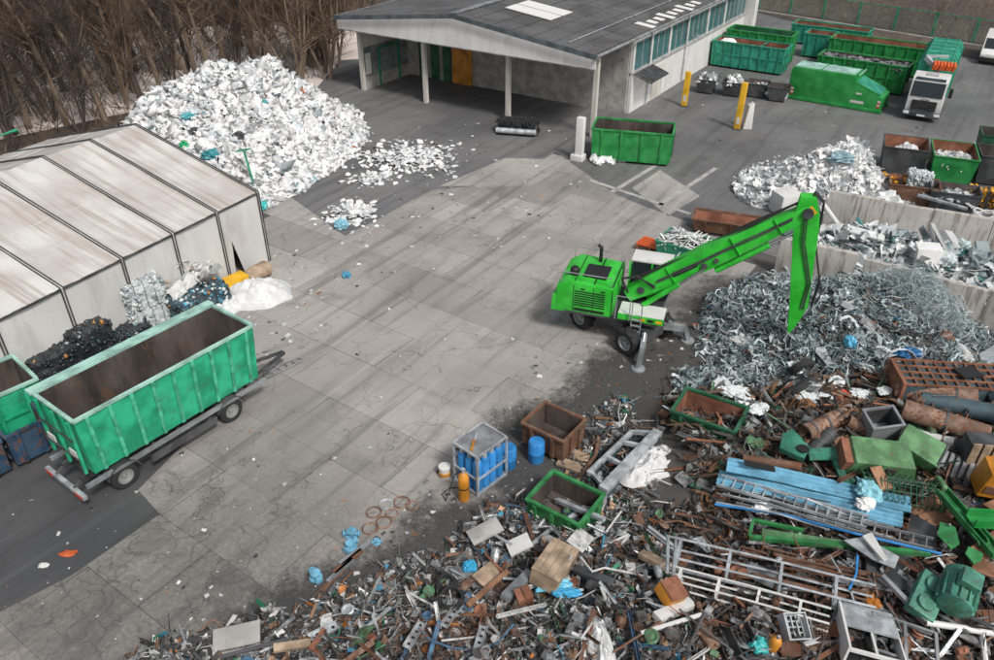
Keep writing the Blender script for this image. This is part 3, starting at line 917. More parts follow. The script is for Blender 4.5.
# oily dirt trodden over the slabs around the scrap, thinning out in patches
def dirt_mat():
    m, nt, bs = nodes_of('dirt_film')
    v = coords(nt, 'world')
    a = nt.nodes.new('ShaderNodeAttribute'); a.attribute_name = 'cover'
    n1 = noisef(nt, v, 1.3, 6, .75, .4); n2 = noisef(nt, v, 9, 5, .75); n3 = noisef(nt, v, 45, 3, .8)
    c = mixc(nt, n1, (.028, .028, .029), (.075, .073, .07))
    c = mixc(nt, mul(nt, ramp(nt, n2, .5, .75), .6), c, (.16, .155, .15))
    c = mixc(nt, mul(nt, ramp(nt, n3, .58, .72), .5), c, (.3, .3, .29))
    nt.links.new(c, bs.inputs['Base Color']); bs.inputs['Roughness'].default_value = .85
    sm = nt.nodes.new('ShaderNodeMath'); sm.operation = 'ADD'; nt.links.new(n1, sm.inputs[0]); nt.links.new(mul(nt, n2, .5), sm.inputs[1])
    sb = nt.nodes.new('ShaderNodeMath'); sb.operation = 'SUBTRACT'; nt.links.new(a.outputs['Fac'], sb.inputs[0]); nt.links.new(sm.outputs[0], sb.inputs[1])
    nt.links.new(ramp(nt, sb.outputs[0], -.42, .22), bs.inputs['Alpha'])
    bump(nt, bs, n2, .6, .03)
    MAT['dirt_film'] = m
dirt_mat()
dpoly = [G(*p) for p in ((716, 282), (668, 345), (600, 362), (575, 400), (505, 425), (500, 505), (440, 510), (400, 560), (300, 590), (235, 640), (215, 720), (1200, 720), (1200, 330), (870, 300))]
dp2 = [(p.x, p.y) for p in dpoly]
def seg_d(x, y):
    best = 1e9
    for i in range(len(dp2)):
        (x1, y1), (x2, y2) = dp2[i], dp2[(i + 1) % len(dp2)]
        t = max(0, min(1, ((x - x1) * (x2 - x1) + (y - y1) * (y2 - y1)) / ((x2 - x1) ** 2 + (y2 - y1) ** 2)))
        best = min(best, math.hypot(x - x1 - t * (x2 - x1), y - y1 - t * (y2 - y1)))
    return best if pnt_in(x, y, dp2) else -best
vs_, fs, cv = [], [], []; st_ = .7; nx, ny = int(36 / st_), int(30 / st_)
for i in range(nx + 1):
    for j in range(ny + 1):
        x, y = -12 + i * st_, 7 + j * st_; vs_.append((x, y, .009)); cv.append(max(0, min(1.6, .75 + seg_d(x, y) * .32)))
fs = [[i * (ny + 1) + j, (i + 1) * (ny + 1) + j, (i + 1) * (ny + 1) + j + 1, i * (ny + 1) + j + 1] for i in range(nx) for j in range(ny)
      if max(cv[i * (ny + 1) + j], cv[(i + 1) * (ny + 1) + j + 1]) > .12]
me = bpy.data.meshes.new('dirt_ground'); me.from_pydata(vs_, [], fs); at = me.attributes.new('cover', 'FLOAT', 'POINT'); at.data.foreach_set('value', cv)
me.materials.append(M['dirt_film']); o = bpy.data.objects.new('dirt_ground', me); COL.objects.link(o); o['kind'] = 'structure'

# ------------------------------------------------------------ bare trees
def make_tree(seed, h, stems=1):
    r = random.Random(seed)
    tr = MB(); cr = MB()
    def grow(base, d, L, r0, nseg, wob):
        pts = [Vector(base)]; rad = [r0]
        d = Vector(d).normalized()
        for i in range(nseg):
            d = (d + Vector((r.uniform(-wob, wob), r.uniform(-wob, wob), r.uniform(-wob * .3, wob * .6)))).normalized()
            pts.append(pts[-1] + d * (L / nseg)); rad.append(r0 * (1 - (i + 1) / nseg * .8))
        return pts, rad
    for s in range(stems):
        a = r.uniform(0, 6.28)
        lean = Vector((-.12 + r.uniform(-.2, .2), r.uniform(-.15, .15), 1))
        if stems > 1: lean = Vector((math.cos(a) * .3 - .1, math.sin(a) * .3, 1))
        pts, rad = grow((math.cos(a) * .25 * (stems > 1), math.sin(a) * .25 * (stems > 1), -.1), lean, h * r.uniform(.85, 1.05), (.2 if stems == 1 else .12) * h / 13, 9, .13)
        tr.tube(pts, rad, 6)
        nl = 20 if stems == 1 else 13
        for k in range(nl):
            t = r.uniform(.22, .99); i = min(len(pts) - 2, int(t * (len(pts) - 1)))
            b = pts[i].lerp(pts[i + 1], t * (len(pts) - 1) - i)
            a2 = r.uniform(0, 6.28)
            d = Vector((math.cos(a2), math.sin(a2), r.uniform(.35, 1.1)))
            L = h * r.uniform(.13, .32) * (1.25 - t * .7)
            lp, lr = grow(b, d, L, max(.02, rad[i] * .42), 4, .3)
            tr.tube(lp, lr, 4, False)
            for q in range(6):
                i2 = r.randint(1, 4); b2 = lp[i2].lerp(lp[i2 - 1], r.random())
                d2 = (lp[-1] - lp[0]).normalized() + Vector((r.uniform(-.9, .9), r.uniform(-.9, .9), r.uniform(-.3, .9)))
                sp, sr = grow(b2, d2, L * r.uniform(.3, .6), .022, 3, .35)
                cr.tube(sp, sr, 3, False)
                for w in range(5):
                    i3 = r.randint(1, 3)
                    b3 = sp[i3].lerp(sp[i3 - 1], r.random())
                    d3 = (sp[-1] - sp[0]).normalized() + Vector((r.uniform(-1, 1), r.uniform(-1, 1), r.uniform(-.5, .8)))
                    d3.normalize(); Lw = r.uniform(.35, 1.1)
                    cr.tube([b3, b3 + d3 * Lw * .5 + Vector((0, 0, r.uniform(-.05, .08))), b3 + d3 * Lw + Vector((0, 0, r.uniform(-.2, .15)))], [.012, .009, .005], 3, False)
    return tr, cr

variants = []
for k, (h, st) in enumerate(((14, 1), (15.5, 1), (12.5, 1), (13.5, 3), (11.5, 4), (16, 1))):
    tm, cm = make_tree(100 + k, h, st)
    variants.append(((tm.mesh('trunk', M['bark'], smooth=True), cm.mesh('crown', M['twig'] if k % 2 else M['twig_warm'])),
                     (tm.mesh('trunk', M['bark_dark'], smooth=True), cm.mesh('crown', M['twig']))))
TREE_LABEL = ['slim bare tree with one straight stem and warm brown twigs in the leafless wood',
              'tall bare tree with one stem and dark spreading twigs in the leafless wood',
              'shorter bare tree with one stem and pale brown twigs in the leafless wood',
              'bare tree forking into three stems from the ground in the leafless wood',
              'low bare tree with a clump of four leaning stems in the leafless wood',
              'towering bare tree with one stem and dense dark twigs in the leafless wood']
tspots = []
def add_spots(n, poly, mind, seed):
    r = random.Random(seed)
    xs = [p[0] for p in poly]; ys = [p[1] for p in poly]
    c = 0; tries = 0
    while c < n and tries < 6000:
        tries += 1
        x, y = r.uniform(min(xs), max(xs)), r.uniform(min(ys), max(ys))
        if not pnt_in(x, y, poly): continue
        if any((x - a) ** 2 + (y - b) ** 2 < mind * mind for a, b in tspots): continue
        tspots.append((x, y)); c += 1
add_spots(74, [(-46, 50), (-33, 47), (-25, 60), (-16.5, 70.5), (-15.5, 80), (-30, 78), (-52, 66)], 1.5, 5)
add_spots(100, [(-62, 64), (-30, 79), (-15.5, 82), (-15, 112), (-70, 112)], 2.1, 6)
add_spots(9, [(-17.5, 66), (-14.6, 70), (-14.9, 79), (-17.5, 79)], 1.0, 8)
tr_r = random.Random(3)
for i, (x, y) in enumerate(tspots):
    k = tr_r.choice((0, 1, 2, 3, 4, 5)) if i < 174 else tr_r.choice((3, 4))
    wz = 'beside the warehouse corner' if x > -19 else ('behind the tent roof' if x < -29 and y < 74 else ('behind the white film heap' if y < 82 else 'deep in the leafless wood'))
    t = thing('bare_tree', TREE_LABEL[k].replace('in the leafless wood', wz), 'tree', (x, y, 0), tr_r.uniform(0, .9) - .45, ('slim', 'dark tall', 'pale short', 'three-stemmed', 'clumped', 'dense')[k] + ' bare trees ' + wz)
    s = tr_r.uniform(.88, 1.12)
    dk_ = 0 if (i < 74 and i % 3) or i > 173 else 1
    t.scale = (s, s, s)
    for nm, me in (('trunk', variants[k][dk_][0]), ('crown', variants[k][dk_][1])):
        o = bpy.data.objects.new(nm, me); COL.objects.link(o); o.parent = t
# undergrowth of twigs between the trunks
br = Stuff()
n = 4200
tw = MB(); tw.tube([(0, 0, 0), (.05, .02, .5), (.2, -.03, 1)], [.013, .009, .003], 3, False); TW_T = t_from(tw)
bx_ = nrs.uniform(-62, -15, n); by_ = nrs.uniform(46, 100, n)
okk = np.array([by_[i] > 50 + (-(bx_[i] + 33)) * -0.9 if bx_[i] > -33 else by_[i] > 48 for i in range(n)])
okk &= (by_ > (bx_ + 33) * 1.2 + 49)
bx_, by_ = bx_[okk], by_[okk]; n = len(bx_)
sc_ = nrs.uniform(1.0, 3.6, n)
br.add(TW_T, np.stack([bx_, by_, np.zeros(n)], 1), rots(n, .55), np.stack([sc_, sc_, sc_], 1), pick([(1, (.13, .095, .07)), (1, (.08, .06, .048)), (.6, (.2, .15, .11))], n))
tag(br.build('undergrowth', M['wire_pieces']), 'tangled brown leafless undergrowth between the bare trunks', 'undergrowth', kind='stuff')
# dry bank behind the fence
gr = Stuff(); n = 16000
gx = nrs.uniform(20, 85, n); gy = nrs.uniform(60, 140, n)
okk = np.array([pnt_in(gx[i], gy[i], verge) and (gy[i] > 107 - (gx[i] - 26) * 1.01 + 0.5 or nrs.rand() < .10) for i in range(n)])
gx, gy = gx[okk], gy[okk]; n = len(gx); sc_ = nrs.uniform(.3, 1.1, n)
gr.add(TW_T, np.stack([gx, gy, np.zeros(n)], 1), rots(n, .6), np.stack([sc_ * 1.5, sc_ * 1.5, sc_], 1), pick([(1, (.12, .08, .055)), (1, (.09, .06, .045)), (.5, (.2, .15, .1))], n))
tag(gr.build('dry_brush', M['wire_pieces']), 'dry brown brush covering the bank beyond the green fence', 'brush', kind='stuff')

# ------------------------------------------------------------ white plastic film heap
WHEAP = [(-18.4, 52.6, 3.9, 5.0, 6.2, 0), (-14.9, 55.0, 2.9, 3.6, 5.0, 0), (-15.2, 47.0, 1.9, 2.4, 4.2, 0), (-22.3, 51.5, 2.2, 3.4, 4.6, 0)]
def wh(x, y):
    h = gauss(x, y, WHEAP) - .32
    if h <= 0: return 0.0
    h += (.75 * noise.noise(Vector((x * .45, y * .45, 3))) + .42 * noise.noise(Vector((x * 1.1, y * 1.1, 9))) + .2 * noise.noise(Vector((x * 2.3, y * 2.3, 5)))) * min(1, h)
    # the tent side clips the heap
    if (Vector((x, y, 0)) - t0).dot(tp) > -0.3 and (Vector((x, y, 0)) - t0).dot(tu) < 0.6: return 0.0
    return max(0.0, h)
WPAL = [(10, (.80, .81, .815)), (5, (.72, .735, .74)), (5, (.84, .845, .845)), (1.3, (.48, .53, .55)), (.25, (.09, .13, .15)), (.2, (.05, .25, .28)), (.08, (.42, .15, .05)), (.25, (.03, .03, .04)), (.25, (.22, .36, .42))]
hm = heap_mesh('film_heap_core', wh, -32, -3, 38, 70, .6, M['white_paint'])
film = Stuff()
def scatter_heap(st, fn, n, x0, x1, y0, y1, tpls, smin, smax, pal, flat=.55, tilt=.6, cut=.1, lift=.0, jit=.12, power=1.6, elong=1.0, smooth=False):
    xs = nrs.uniform(x0, x1, n * 4); ys = nrs.uniform(y0, y1, n * 4)
    hs = np.array([fn(a, b) for a, b in zip(xs, ys)])
    k = np.where(hs > cut)[0][:n]
    xs, ys, hs = xs[k], ys[k], hs[k]
    m_ = len(k)
    s = smin + (smax - smin) * nrs.uniform(0, 1, m_) ** power
    S = np.stack([s * nrs.uniform(.8, 1.3, m_) * elong, s * nrs.uniform(.7, 1.1, m_), s * flat * nrs.uniform(.6, 1.3, m_)], 1)
    pos = np.stack([xs, ys, hs + lift * s], 1)
    col = pick(pal, m_); Rm = rots(m_, tilt)
    ti = nrs.randint(0, len(tpls), m_)
    for t in range(len(tpls)):
        q = ti == t
        st.add(tpls[t], pos[q], Rm[q], S[q], col[q], jit, smooth)
scatter_heap(film, wh, 3600, -30, -7, 40, 67, FILM, .06, .24, WPAL, power=1.3, flat=.75, jit=.25)
scatter_heap(film, wh, 2600, -30, -7, 40, 67, SHEETS, .12, .36, WPAL, power=1.4, smooth=True, flat=.9, tilt=.5, jit=.1, lift=.15)
scatter_heap(film, wh, 2300, -30, -7, 40, 67, FILM2, .14, .42, WPAL[:4], smooth=True, flat=.8, jit=.13)
scatter_heap(film, wh, 1100, -30, -7, 40, 67, SHARDS, .05, .2, WPAL, flat=1.0)
fo = film.build('film_heap', M['film_pieces'])
tag(fo, 'big mound of crumpled white plastic film between the tent and the warehouse', 'plastic heap', kind='stuff')
hm.parent = fo
hm.name = 'heap_core'; hm['kind'] = 'stuff'

def on_surface(fn, px, py, it=14):
    z = 0.0
    for _ in range(it):
        p = G(px, py, z); z = .5 * z + .5 * fn(p.x, p.y)
    p = G(px, py, z); p.z = fn(p.x, p.y)
    return p

def bag(name, label, cat, p, s, col, tpl=0, flat=.7, group=None, rz=0, matname=None, sub=3, seed=0, smooth=False):
    v, f = crumple(sub, .38, 50 + seed + tpl, 2.8)
    m = MB(); m.add([(a * s[0], b * s[1], c * s[2]) for a, b, c in v], f)
    mn = matname or 'bag_%02d%02d%02d' % tuple(int(c * 99) for c in col)
    if mn not in MAT: plain(mn, col, .4, var=.18)
    return tag(m.build(name, MAT[mn], smooth=smooth, loc=p, rz=rz), label, cat, group)
for i, (px, py, s, col, lb) in enumerate((
    (222, 94, .95, (.03, .10, .13), 'dark teal plastic sack near the top of the white film heap'),
    (214, 101, .7, (.62, .2, .06), 'orange plastic bag beside the dark teal sack on the white film heap'),
    (292, 101, .55, (.62, .16, .05), 'small red-orange bag high on the white film heap'),
    (270, 93, .7, (.03, .06, .07), 'black and blue plastic sack below the crest of the white film heap'),
    (240, 74, .6, (.05, .16, .2), 'small dark blue bag on the crest of the white film heap'),
    (186, 149, .6, (.01, .32, .12), 'bright green bag at the tent side of the white film heap'),
    (212, 158, .9, (.03, .22, .25), 'teal plastic sheet low on the white film heap'),
    (195, 133, .5, (.05, .06, .07), 'black bag low on the tent side of the white film heap'),
    (184, 142, .4, (.6, .38, .28), 'small flesh-coloured bag beside the green bag on the film heap'),
    (243, 156, .55, (.06, .06, .07), 'dark bag at the foot of the white film heap'),
    (188, 118, .55, (.1, .36, .4), 'pale teal bag on the left flank of the white film heap'),
    (262, 208, .6, (.05, .42, .42), 'turquoise bag beside the tent corner'))):
    bag('plastic_bag', lb, 'bag', on_surface(wh, px, py) + Vector((0, 0, .15)), (s * .75, s * .5, s * .4), col, i, seed=i, rz=i)
m = MB(); p = on_surface(wh, 254, 185); m.beam(p, p + Vector((-.3, .2, 2.0)), .09, .09); m.beam(p + Vector((-.75, .2, 2.0)), p + Vector((.1, .2, 2.15)), .08, .08)
tag(m.build('steel_stake', M['fence_green']), 'green steel stake stuck in the film heap by the tent corner', 'stake')

# ------------------------------------------------------------ second film heap by the bay wall
W2 = [(20.2, 45.3, 2.0, 2.9, 2.0, R(-20)), (21.9, 46.2, 1.4, 1.3, 1.7, 0), (17.6, 44.0, .7, 2.0, 1.5, 0)]
def wh2(x, y):
    h = gauss(x, y, W2)
    return max(0, h + .25 * noise.noise(Vector((x * .9, y * .9, 1))) * min(1, h))
f2 = Stuff()
hm2 = heap_mesh('heap_core', wh2, 13, 27, 39, 51, .4, M['white_paint'], .1)
scatter_heap(f2, wh2, 700, 14, 26, 40, 50, FILM, .07, .25, WPAL[:4], flat=.75, jit=.25)
scatter_heap(f2, wh2, 900, 14, 26, 40, 50, SHEETS, .12, .42, WPAL[:4], smooth=True, flat=1.0, lift=.15, tilt=.7)
scatter_heap(f2, wh2, 200, 14, 26, 40, 50, FILM2, .12, .34, WPAL[:3], smooth=True, flat=.75)
scatter_heap(f2, wh2, 350, 14, 26, 40, 50, SHARDS, .08, .26, WPAL[:4] + [(1, (.25, .35, .38))], flat=1)
scatter_heap(f2, wh2, 260, 14, 26, 40, 50, BENT, .3, .8, WPAL[:4], flat=1)
o = tag(f2.build('film_heap', M['film_pieces']), 'low spread heap of white film and foam next to the skip with white foam', 'plastic heap', kind='stuff')
hm2.parent = o; hm2['kind'] = 'stuff'
bag('plastic_sheet', 'grey-blue folded sheet lying on the low white film heap', 'sheet', on_surface(wh2, 838, 168) + Vector((0, 0, .25)), (.75, .5, .3), (.22, .34, .38), 3)
bb = MB(); bb.bx(-.7, .7, -.6, .6, 0, 1.25)
tag(bb.build('big_bag', M['white_paint'], bevel=.12, loc=G(784, 212), rz=.3), 'white big bag standing at the end of the low film heap', 'bag')

# white and grey sheets inside the bay
BAY = [(19.6, 36.4, 1.3, 2.1, 1.4, R(-30)), (22.3, 34.6, 1.2, 2.2, 1.4, R(-30)), (25.8, 32.6, 1.15, 2.6, 1.4, R(-35)), (17.4, 37.2, .5, 1.6, 1.1, 0)]
def bayh(x, y):
    h = gauss(x, y, BAY)
    return max(0, h + .2 * noise.noise(Vector((x, y, 4))) * min(1, h))
bs_ = Stuff(); hm3 = heap_mesh('heap_core', bayh, 14, 31, 27, 42, .4, M['grey_plastic'], .1)
BP = [(5, (.56, .60, .60)), (5, (.74, .75, .74)), (3, (.34, .40, .41)), (2, (.18, .24, .25)), (1, (.08, .1, .1)), (.6, (.1, .3, .3))]
scatter_heap(bs_, bayh, 700, 15, 30, 29, 41, SHARDS, .12, .42, BP, flat=.8, tilt=.5)
scatter_heap(bs_, bayh, 800, 15, 30, 29, 41, FILM, .08, .3, BP, smooth=True, jit=.2)
scatter_heap(bs_, bayh, 160, 15, 30, 29, 41, [BOX, ANG], .1, .35, BP, flat=.4, elong=3.2)
o = tag(bs_.build('plastic_sheet_pile', M['film_pieces']), 'pile of white and grey plastic sheets filling the concrete bay', 'plastic pile', kind='stuff'); hm3.parent = o; hm3['kind'] = 'stuff'
# pieces one can tell apart in the bay
bayspec = [(884, 213, 'bag', (1.0, .8, .85), (.76, .78, .77), 'large white film sack leaning on the streaked bay wall'),
           (917, 222, 'bag', (.6, .5, .45), (.66, .7, .7), 'crumpled pale sack in the middle of the concrete bay'),
           (926, 258, 'cube', (.55, .5, .45), (.78, .78, .76), 'white foam block on the front bay wall'),
           (960, 248, 'bag', (.7, .6, .5), (.42, .52, .52), 'grey-green sack in the right part of the bay'),
           (985, 246, 'bag', (.6, .55, .5), (.6, .66, .66), 'pale grey sack against the right end of the bay'),
           (900, 232, 'plank', (1.3, .3, .06), (.7, .72, .71), 'long white plastic board lying across the bay'),
           (890, 240, 'plank', (1.4, .28, .06), (.55, .6, .6), 'grey plastic board lying across the bay'),
           (915, 245, 'plank', (.9, .5, .05), (.2, .3, .3), 'dark green plastic plate under the boards in the bay'),
           (905, 222, 'plank', (1.1, .22, .06), (.78, .79, .78), 'narrow white board below the film sack in the bay'),
           (945, 262, 'bag', (.5, .45, .4), (.5, .56, .56), 'small grey sack by the front bay wall'),
           (973, 262, 'bag', (.55, .5, .45), (.16, .2, .21), 'dark grey sack by the front bay wall'),
           (865, 237, 'plank', (.9, .3, .05), (.6, .63, .62), 'pale board at the left end of the bay')]
for i, (px, py, kd, s, col, lb) in enumerate(bayspec):
    p = on_surface(bayh, px, py)
    if kd == 'bag': bag('plastic_sack', lb, 'sack', p + Vector((0, 0, s[2] * .4)), s, col, i, seed=i + 3, rz=i * 1.3)
    else:
        m = MB(); m.box((0, 0, 0), (s[0] * 2, s[1] * 2, s[2] * 2), (rnd.uniform(-.15, .15), rnd.uniform(-.2, .2), -.5 + rnd.uniform(-.3, .3)))
        mn = 'board_%d' % i; plain(mn, col, .5, var=.12)
        tag(m.build('plastic_board' if kd == 'plank' else 'foam_block', MAT[mn], bevel=.02, loc=p + Vector((0, 0, .2))), lb, 'board' if kd == 'plank' else 'block')
m = MB(); a, b = G(823, 204, 2.2), G(842, 230, .7); m.tube([a, b], .13, 10)
tag(m.build('plastic_pipe', M['white_paint'], smooth=True), 'white plastic pipe leaning over the end of the bay wall', 'pipe')

# ------------------------------------------------------------ open steel containers
def container(name, label, loc, rz, L, W, Hc, out, inn, ribs=8, z0=0.0, flare=0.06, group=None, cat='container', rim=None, grid=False, door=True, skids=True, ribmat=None, cross=None):
    """local x along the length from 0, local y from 0 to W, walls with rust inside"""
    t = thing(name, label, cat, (loc[0], loc[1], loc[2] if len(loc) > 2 else 0), rz, group)
    rim = rim or out
    th = .05; b = z0 + (.18 if skids else .02); top = z0 + Hc
    def fl(p):
        k = 1 - flare * (1 - (p.z - b) / (top - b))
        return Vector((L / 2 + (p.x - L / 2) * (1 - flare * .35 * (1 - (p.z - b) / (top - b))), W / 2 + (p.y - W / 2) * k, p.z))
    def part(nm, m, mats, bev=0): return m.xf(fl).build(nm, mats, t, bevel=bev)
    mm = [M[out], M[inn]]
    m = MB(); m.wall(0, L, 0, th, b, top, '+y'); part('side_wall', m, mm)
    m = MB(); m.wall(0, L, W - th, W, b, top, '-y'); part('side_wall', m, mm)
    m = MB(); m.wall(0, th, th + .001, W - th - .001, b, top, '+x'); part('end_wall', m, mm)
    m = MB(); m.wall(L - th, L, th + .001, W - th - .001, b, top, '-x'); dr = part('end_door' if door else 'end_wall', m, mm)
    m = MB(); m.wall(th + .002, L - th - .002, th + .002, W - th - .002, b - .02, b + .04, '+z'); part('floor', m, mm)
    r = .07
    for nm, a, c in (('top_rail', (-.04, 0, top), (L + .04, 0, top)), ('top_rail', (-.04, W, top), (L + .04, W, top)), ('top_rail', (0, .06, top), (0, W - .06, top)), ('top_rail', (L, .06, top), (L, W - .06, top))):
        m = MB(); m.beam(a, c, .12, .1); part(nm, m, M[rim])
    for i in range(ribs):
        x = (i + .5) * L / ribs
        for y in (-.045, W + .045):
            m = MB(); m.prism([(x - .06, b + .02), (x + .06, b + .02), (x + .06, top - .055), (x - .06, top - .055)], y - .045, y + .045)
            part('rib', m, M[ribmat or out])
    if grid:
        for y in (-.03, W + .03):
            m = MB(); m.bx(0, L, y - .028, y + .028, (b + top) / 2 - .04, (b + top) / 2 + .04); part('belt_rail', m, M[out])
    for k in (.3, .7):
        for x in (-.045, L + .045):
            m = MB(); m.bx(x - .04, x + .04, W * k - .06, W * k + .06, b + .02, top - .06); part('end_rib', m, M[out])
    if skids:
        for k in (.3, .7):
            m = MB(); m.bx(.1, L - .1, W * k - .07, W * k + .07, z0, b - .03); m.build('skid', M['dark_steel'], t)
    if door:
        for zz in (.3, .7):
            m = MB(); m.tube([(L + .09, .1, b + (top - b) * zz), (L + .09, W - .1, b + (top - b) * zz)], .03, 6); m.build('latch_bar', M['dark_steel'], t)
    if cross:
        for x in cross:
            m = MB(); m.beam((x, .06, top - .03), (x, W - .06, top - .03), .08, .08); m.build('cross_bar', M[rim], t)
    return t

def near_edge(a, b, L=None):
    A_, B_ = G(*a), G(*b)
    return A_, ang(A_, B_), (B_ - A_).length

SITE = R(-36)
# group by the warehouse wall
A_, rz, L = near_edge((709, 66), (797, 79))
teal_c = container('open_container', 'long teal open container with rust inside and a white sack at one end', A_, rz, 6.6, 2.4, 2.3, 'teal_green', 'rust_light', 8, grid=True, group=None, cross=(4.4,))
bag('plastic_sack', 'white sack lying in the end of the long teal container', 'sack', A_ + Vector((.95 * math.cos(rz) - 1.2 * math.sin(rz), .95 * math.sin(rz) + 1.2 * math.cos(rz), 1.75)), (.9, .85, .55), (.74, .75, .74), 2, seed=4)
q = A_ + Vector((.2 * math.cos(rz) - 3.1 * math.sin(rz), .2 * math.sin(rz) + 3.1 * math.cos(rz), 0))
container('open_container', 'bright green open container with dark inside between the teal container and the wall', q, rz, 6.0, 2.3, 2.75, 'container_green', 'dark_green', 7, rim='bright_green')
q2 = G(800, 57); container('open_container', 'short teal open container with rusty inside behind the long teal one', q2, rz, 2.6, 2.3, 2.2, 'teal_green', 'rust_light', 3)
q3 = G(788, 43); container('open_container', 'rear open container with thin green rim and rust-brown inside', q3, rz - .02, 7.4, 2.3, 1.9, 'teal_green', 'rust_light', 8)
q4 = G(824, 66); container('open_container', 'tall green ribbed open container with rust inside next to the parked truck', q4, SITE + .03, 8.0, 2.5, 2.5, 'container_green', 'rust_light', 9, grid=True)
q5 = G(812, 83); f_c = container('open_container', 'green open container with grey load behind the closed compactor', q5, SITE + .02, 7.2, 2.4, 2.35, 'container_green', 'rust_inner', 8, grid=True)
ld = Stuff(); n = 260
lx = nrs.uniform(.2, 7, n); ly = nrs.uniform(.2, 2.2, n)
ca, sa = math.cos(SITE + .02), math.sin(SITE + .02)
ld.add(SHARDS[1], np.stack([q5.x + lx * ca - ly * sa, q5.y + lx * sa + ly * ca, np.full(n, 2.08)], 1), rots(n, .25), np.tile([[.3, .25, .3]], (n, 1)), pick([(1, (.16, .17, .18)), (1, (.24, .25, .26)), (.4, (.1, .1, .1))], n))
tag(ld.build('scrap_load', M['scrap_pieces']), 'grey shredded load filling the container behind the compactor', 'load', kind='stuff')

# closed compactor container
A_, rz, L = near_edge((786, 98), (879, 114))
cp = thing('compactor_container', 'bright green closed compactor container with sloping end and white stickers', 'container', A_, rz)
Lc, Wc, Hc = L, 2.4, 2.55
pr = [(0, .2), (Lc, .2), (Lc, 1.15), (Lc * .93, 1.35), (Lc * .70, 2.0), (Lc * .68, Hc), (.12, Hc), (0, Hc - .25)]
m = MB(); m.prism(pr, 0, Wc); m.build('body', M['bright_green'], cp, bevel=.04)
m = MB(); m.bx(-.12, Lc + .12, -.1, .12, .05, .28); m.build('base_rail', M['bright_green'], cp, bevel=.02)
m = MB(); m.bx(-.12, Lc + .12, Wc - .12, Wc + .1, .05, .28); m.build('base_rail', M['bright_green'], cp, bevel=.02)
for i in range(5):
    x = .3 + i * Lc * .165
    m = MB(); m.bx(x, x + .08, .15, Wc - .15, Hc, Hc + .07); m.build('roof_bar', M['emerald_pale'], cp)
for i, (x0, x1) in enumerate(((.15, Lc * .3), (Lc * .32, Lc * .66))):
    m = MB(); m.bx(x0, x1, .25, Wc - .25, Hc + .002, Hc + .045); m.build('roof_plate', M['emerald_pale'], cp, bevel=.01)
m = MB(); m.beam((Lc * .705, .06, 2.05), (Lc * .94, .06, 1.4), .1, .1); m.beam((Lc * .705, Wc - .06, 2.05), (Lc * .94, Wc - .06, 1.4), .1, .1); m.build('chute_rail', M['bright_green'], cp)
m = MB(); m.box((Lc * .83, Wc / 2, 1.72), (Lc * .28, Wc - .3, .05), (0, math.atan2(.65, Lc * .23), 0)); m.build('chute_lid', M['teal_green'], cp)
for x, z, w, h in ((Lc * .72, 1.2, .42, .13), (Lc * .68, .52, 1.0, .2)):
    m = MB(); m.bx(x, x + w, -.012, -.002, z, z + h); m.build('sticker', M['white_paint'], cp)
for x in (.25, Lc - .32):
    for i in range(4):
        m = MB(); m.bx(x, x + .2, -.014, -.003, .4 + i * .14, .54 + i * .14); m.build('warning_stripe', M['white_paint'] if i % 2 else M['red_plastic'], cp)

# four small black tipping skips with metal load
def tip_skip(label, loc, rz, out='dark_steel', inn='rust_inner', sx=1.7, sy=1.35, h=1.0, cat='skip', name='tipping_skip', z0=0, tp_=.64):
    t = thing(name, label, cat, (loc[0], loc[1], z0), rz)
    th = .04
    prof = [(-sx * .32, .12), (sx * .32, .12), (sx * .5, h), (-sx * .5, h)]
    def f(p):
        k = tp_ + (1 - tp_) * (p.z - .12) / (h - .12)
        return Vector((p.x * k, p.y * (.85 + .15 * (p.z - .12) / (h - .12)), p.z))
    for nm, a in (('side_wall', (-sx / 2, sx / 2, -sy / 2, -sy / 2 + th, '+y')), ('side_wall', (-sx / 2, sx / 2, sy / 2 - th, sy / 2, '-y')),
                  ('end_wall', (-sx / 2, -sx / 2 + th, -sy / 2 + th + .001, sy / 2 - th - .001, '+x')), ('end_wall', (sx / 2 - th, sx / 2, -sy / 2 + th + .001, sy / 2 - th - .001, '-x'))):
        m = MB(); m.wall(a[0], a[1], a[2], a[3], .12, h, a[4]); m.xf(f).build(nm, [M[out], M[inn]], t)
    m = MB(); m.bx(-sx / 2 + th, sx / 2 - th, -sy / 2 + th, sy / 2 - th, .1, .15); m.xf(f).build('floor', M[inn], t)
    for a, b in (((-sx / 2, -sy / 2), (sx / 2, -sy / 2)), ((-sx / 2, sy / 2), (sx / 2, sy / 2)), ((-sx / 2, -sy / 2), (-sx / 2, sy / 2)), ((sx / 2, -sy / 2), (sx / 2, sy / 2))):
        m = MB(); m.beam((a[0], a[1], h), (b[0], b[1], h), .07, .07); m.build('top_rail', M[out], t)
    for y in (-.35, .35):
        m = MB(); m.bx(-sx * .35, sx * .35, y * sy - .07, y * sy + .07, 0, .095); m.build('fork_pocket', M['black'], t)
    return t
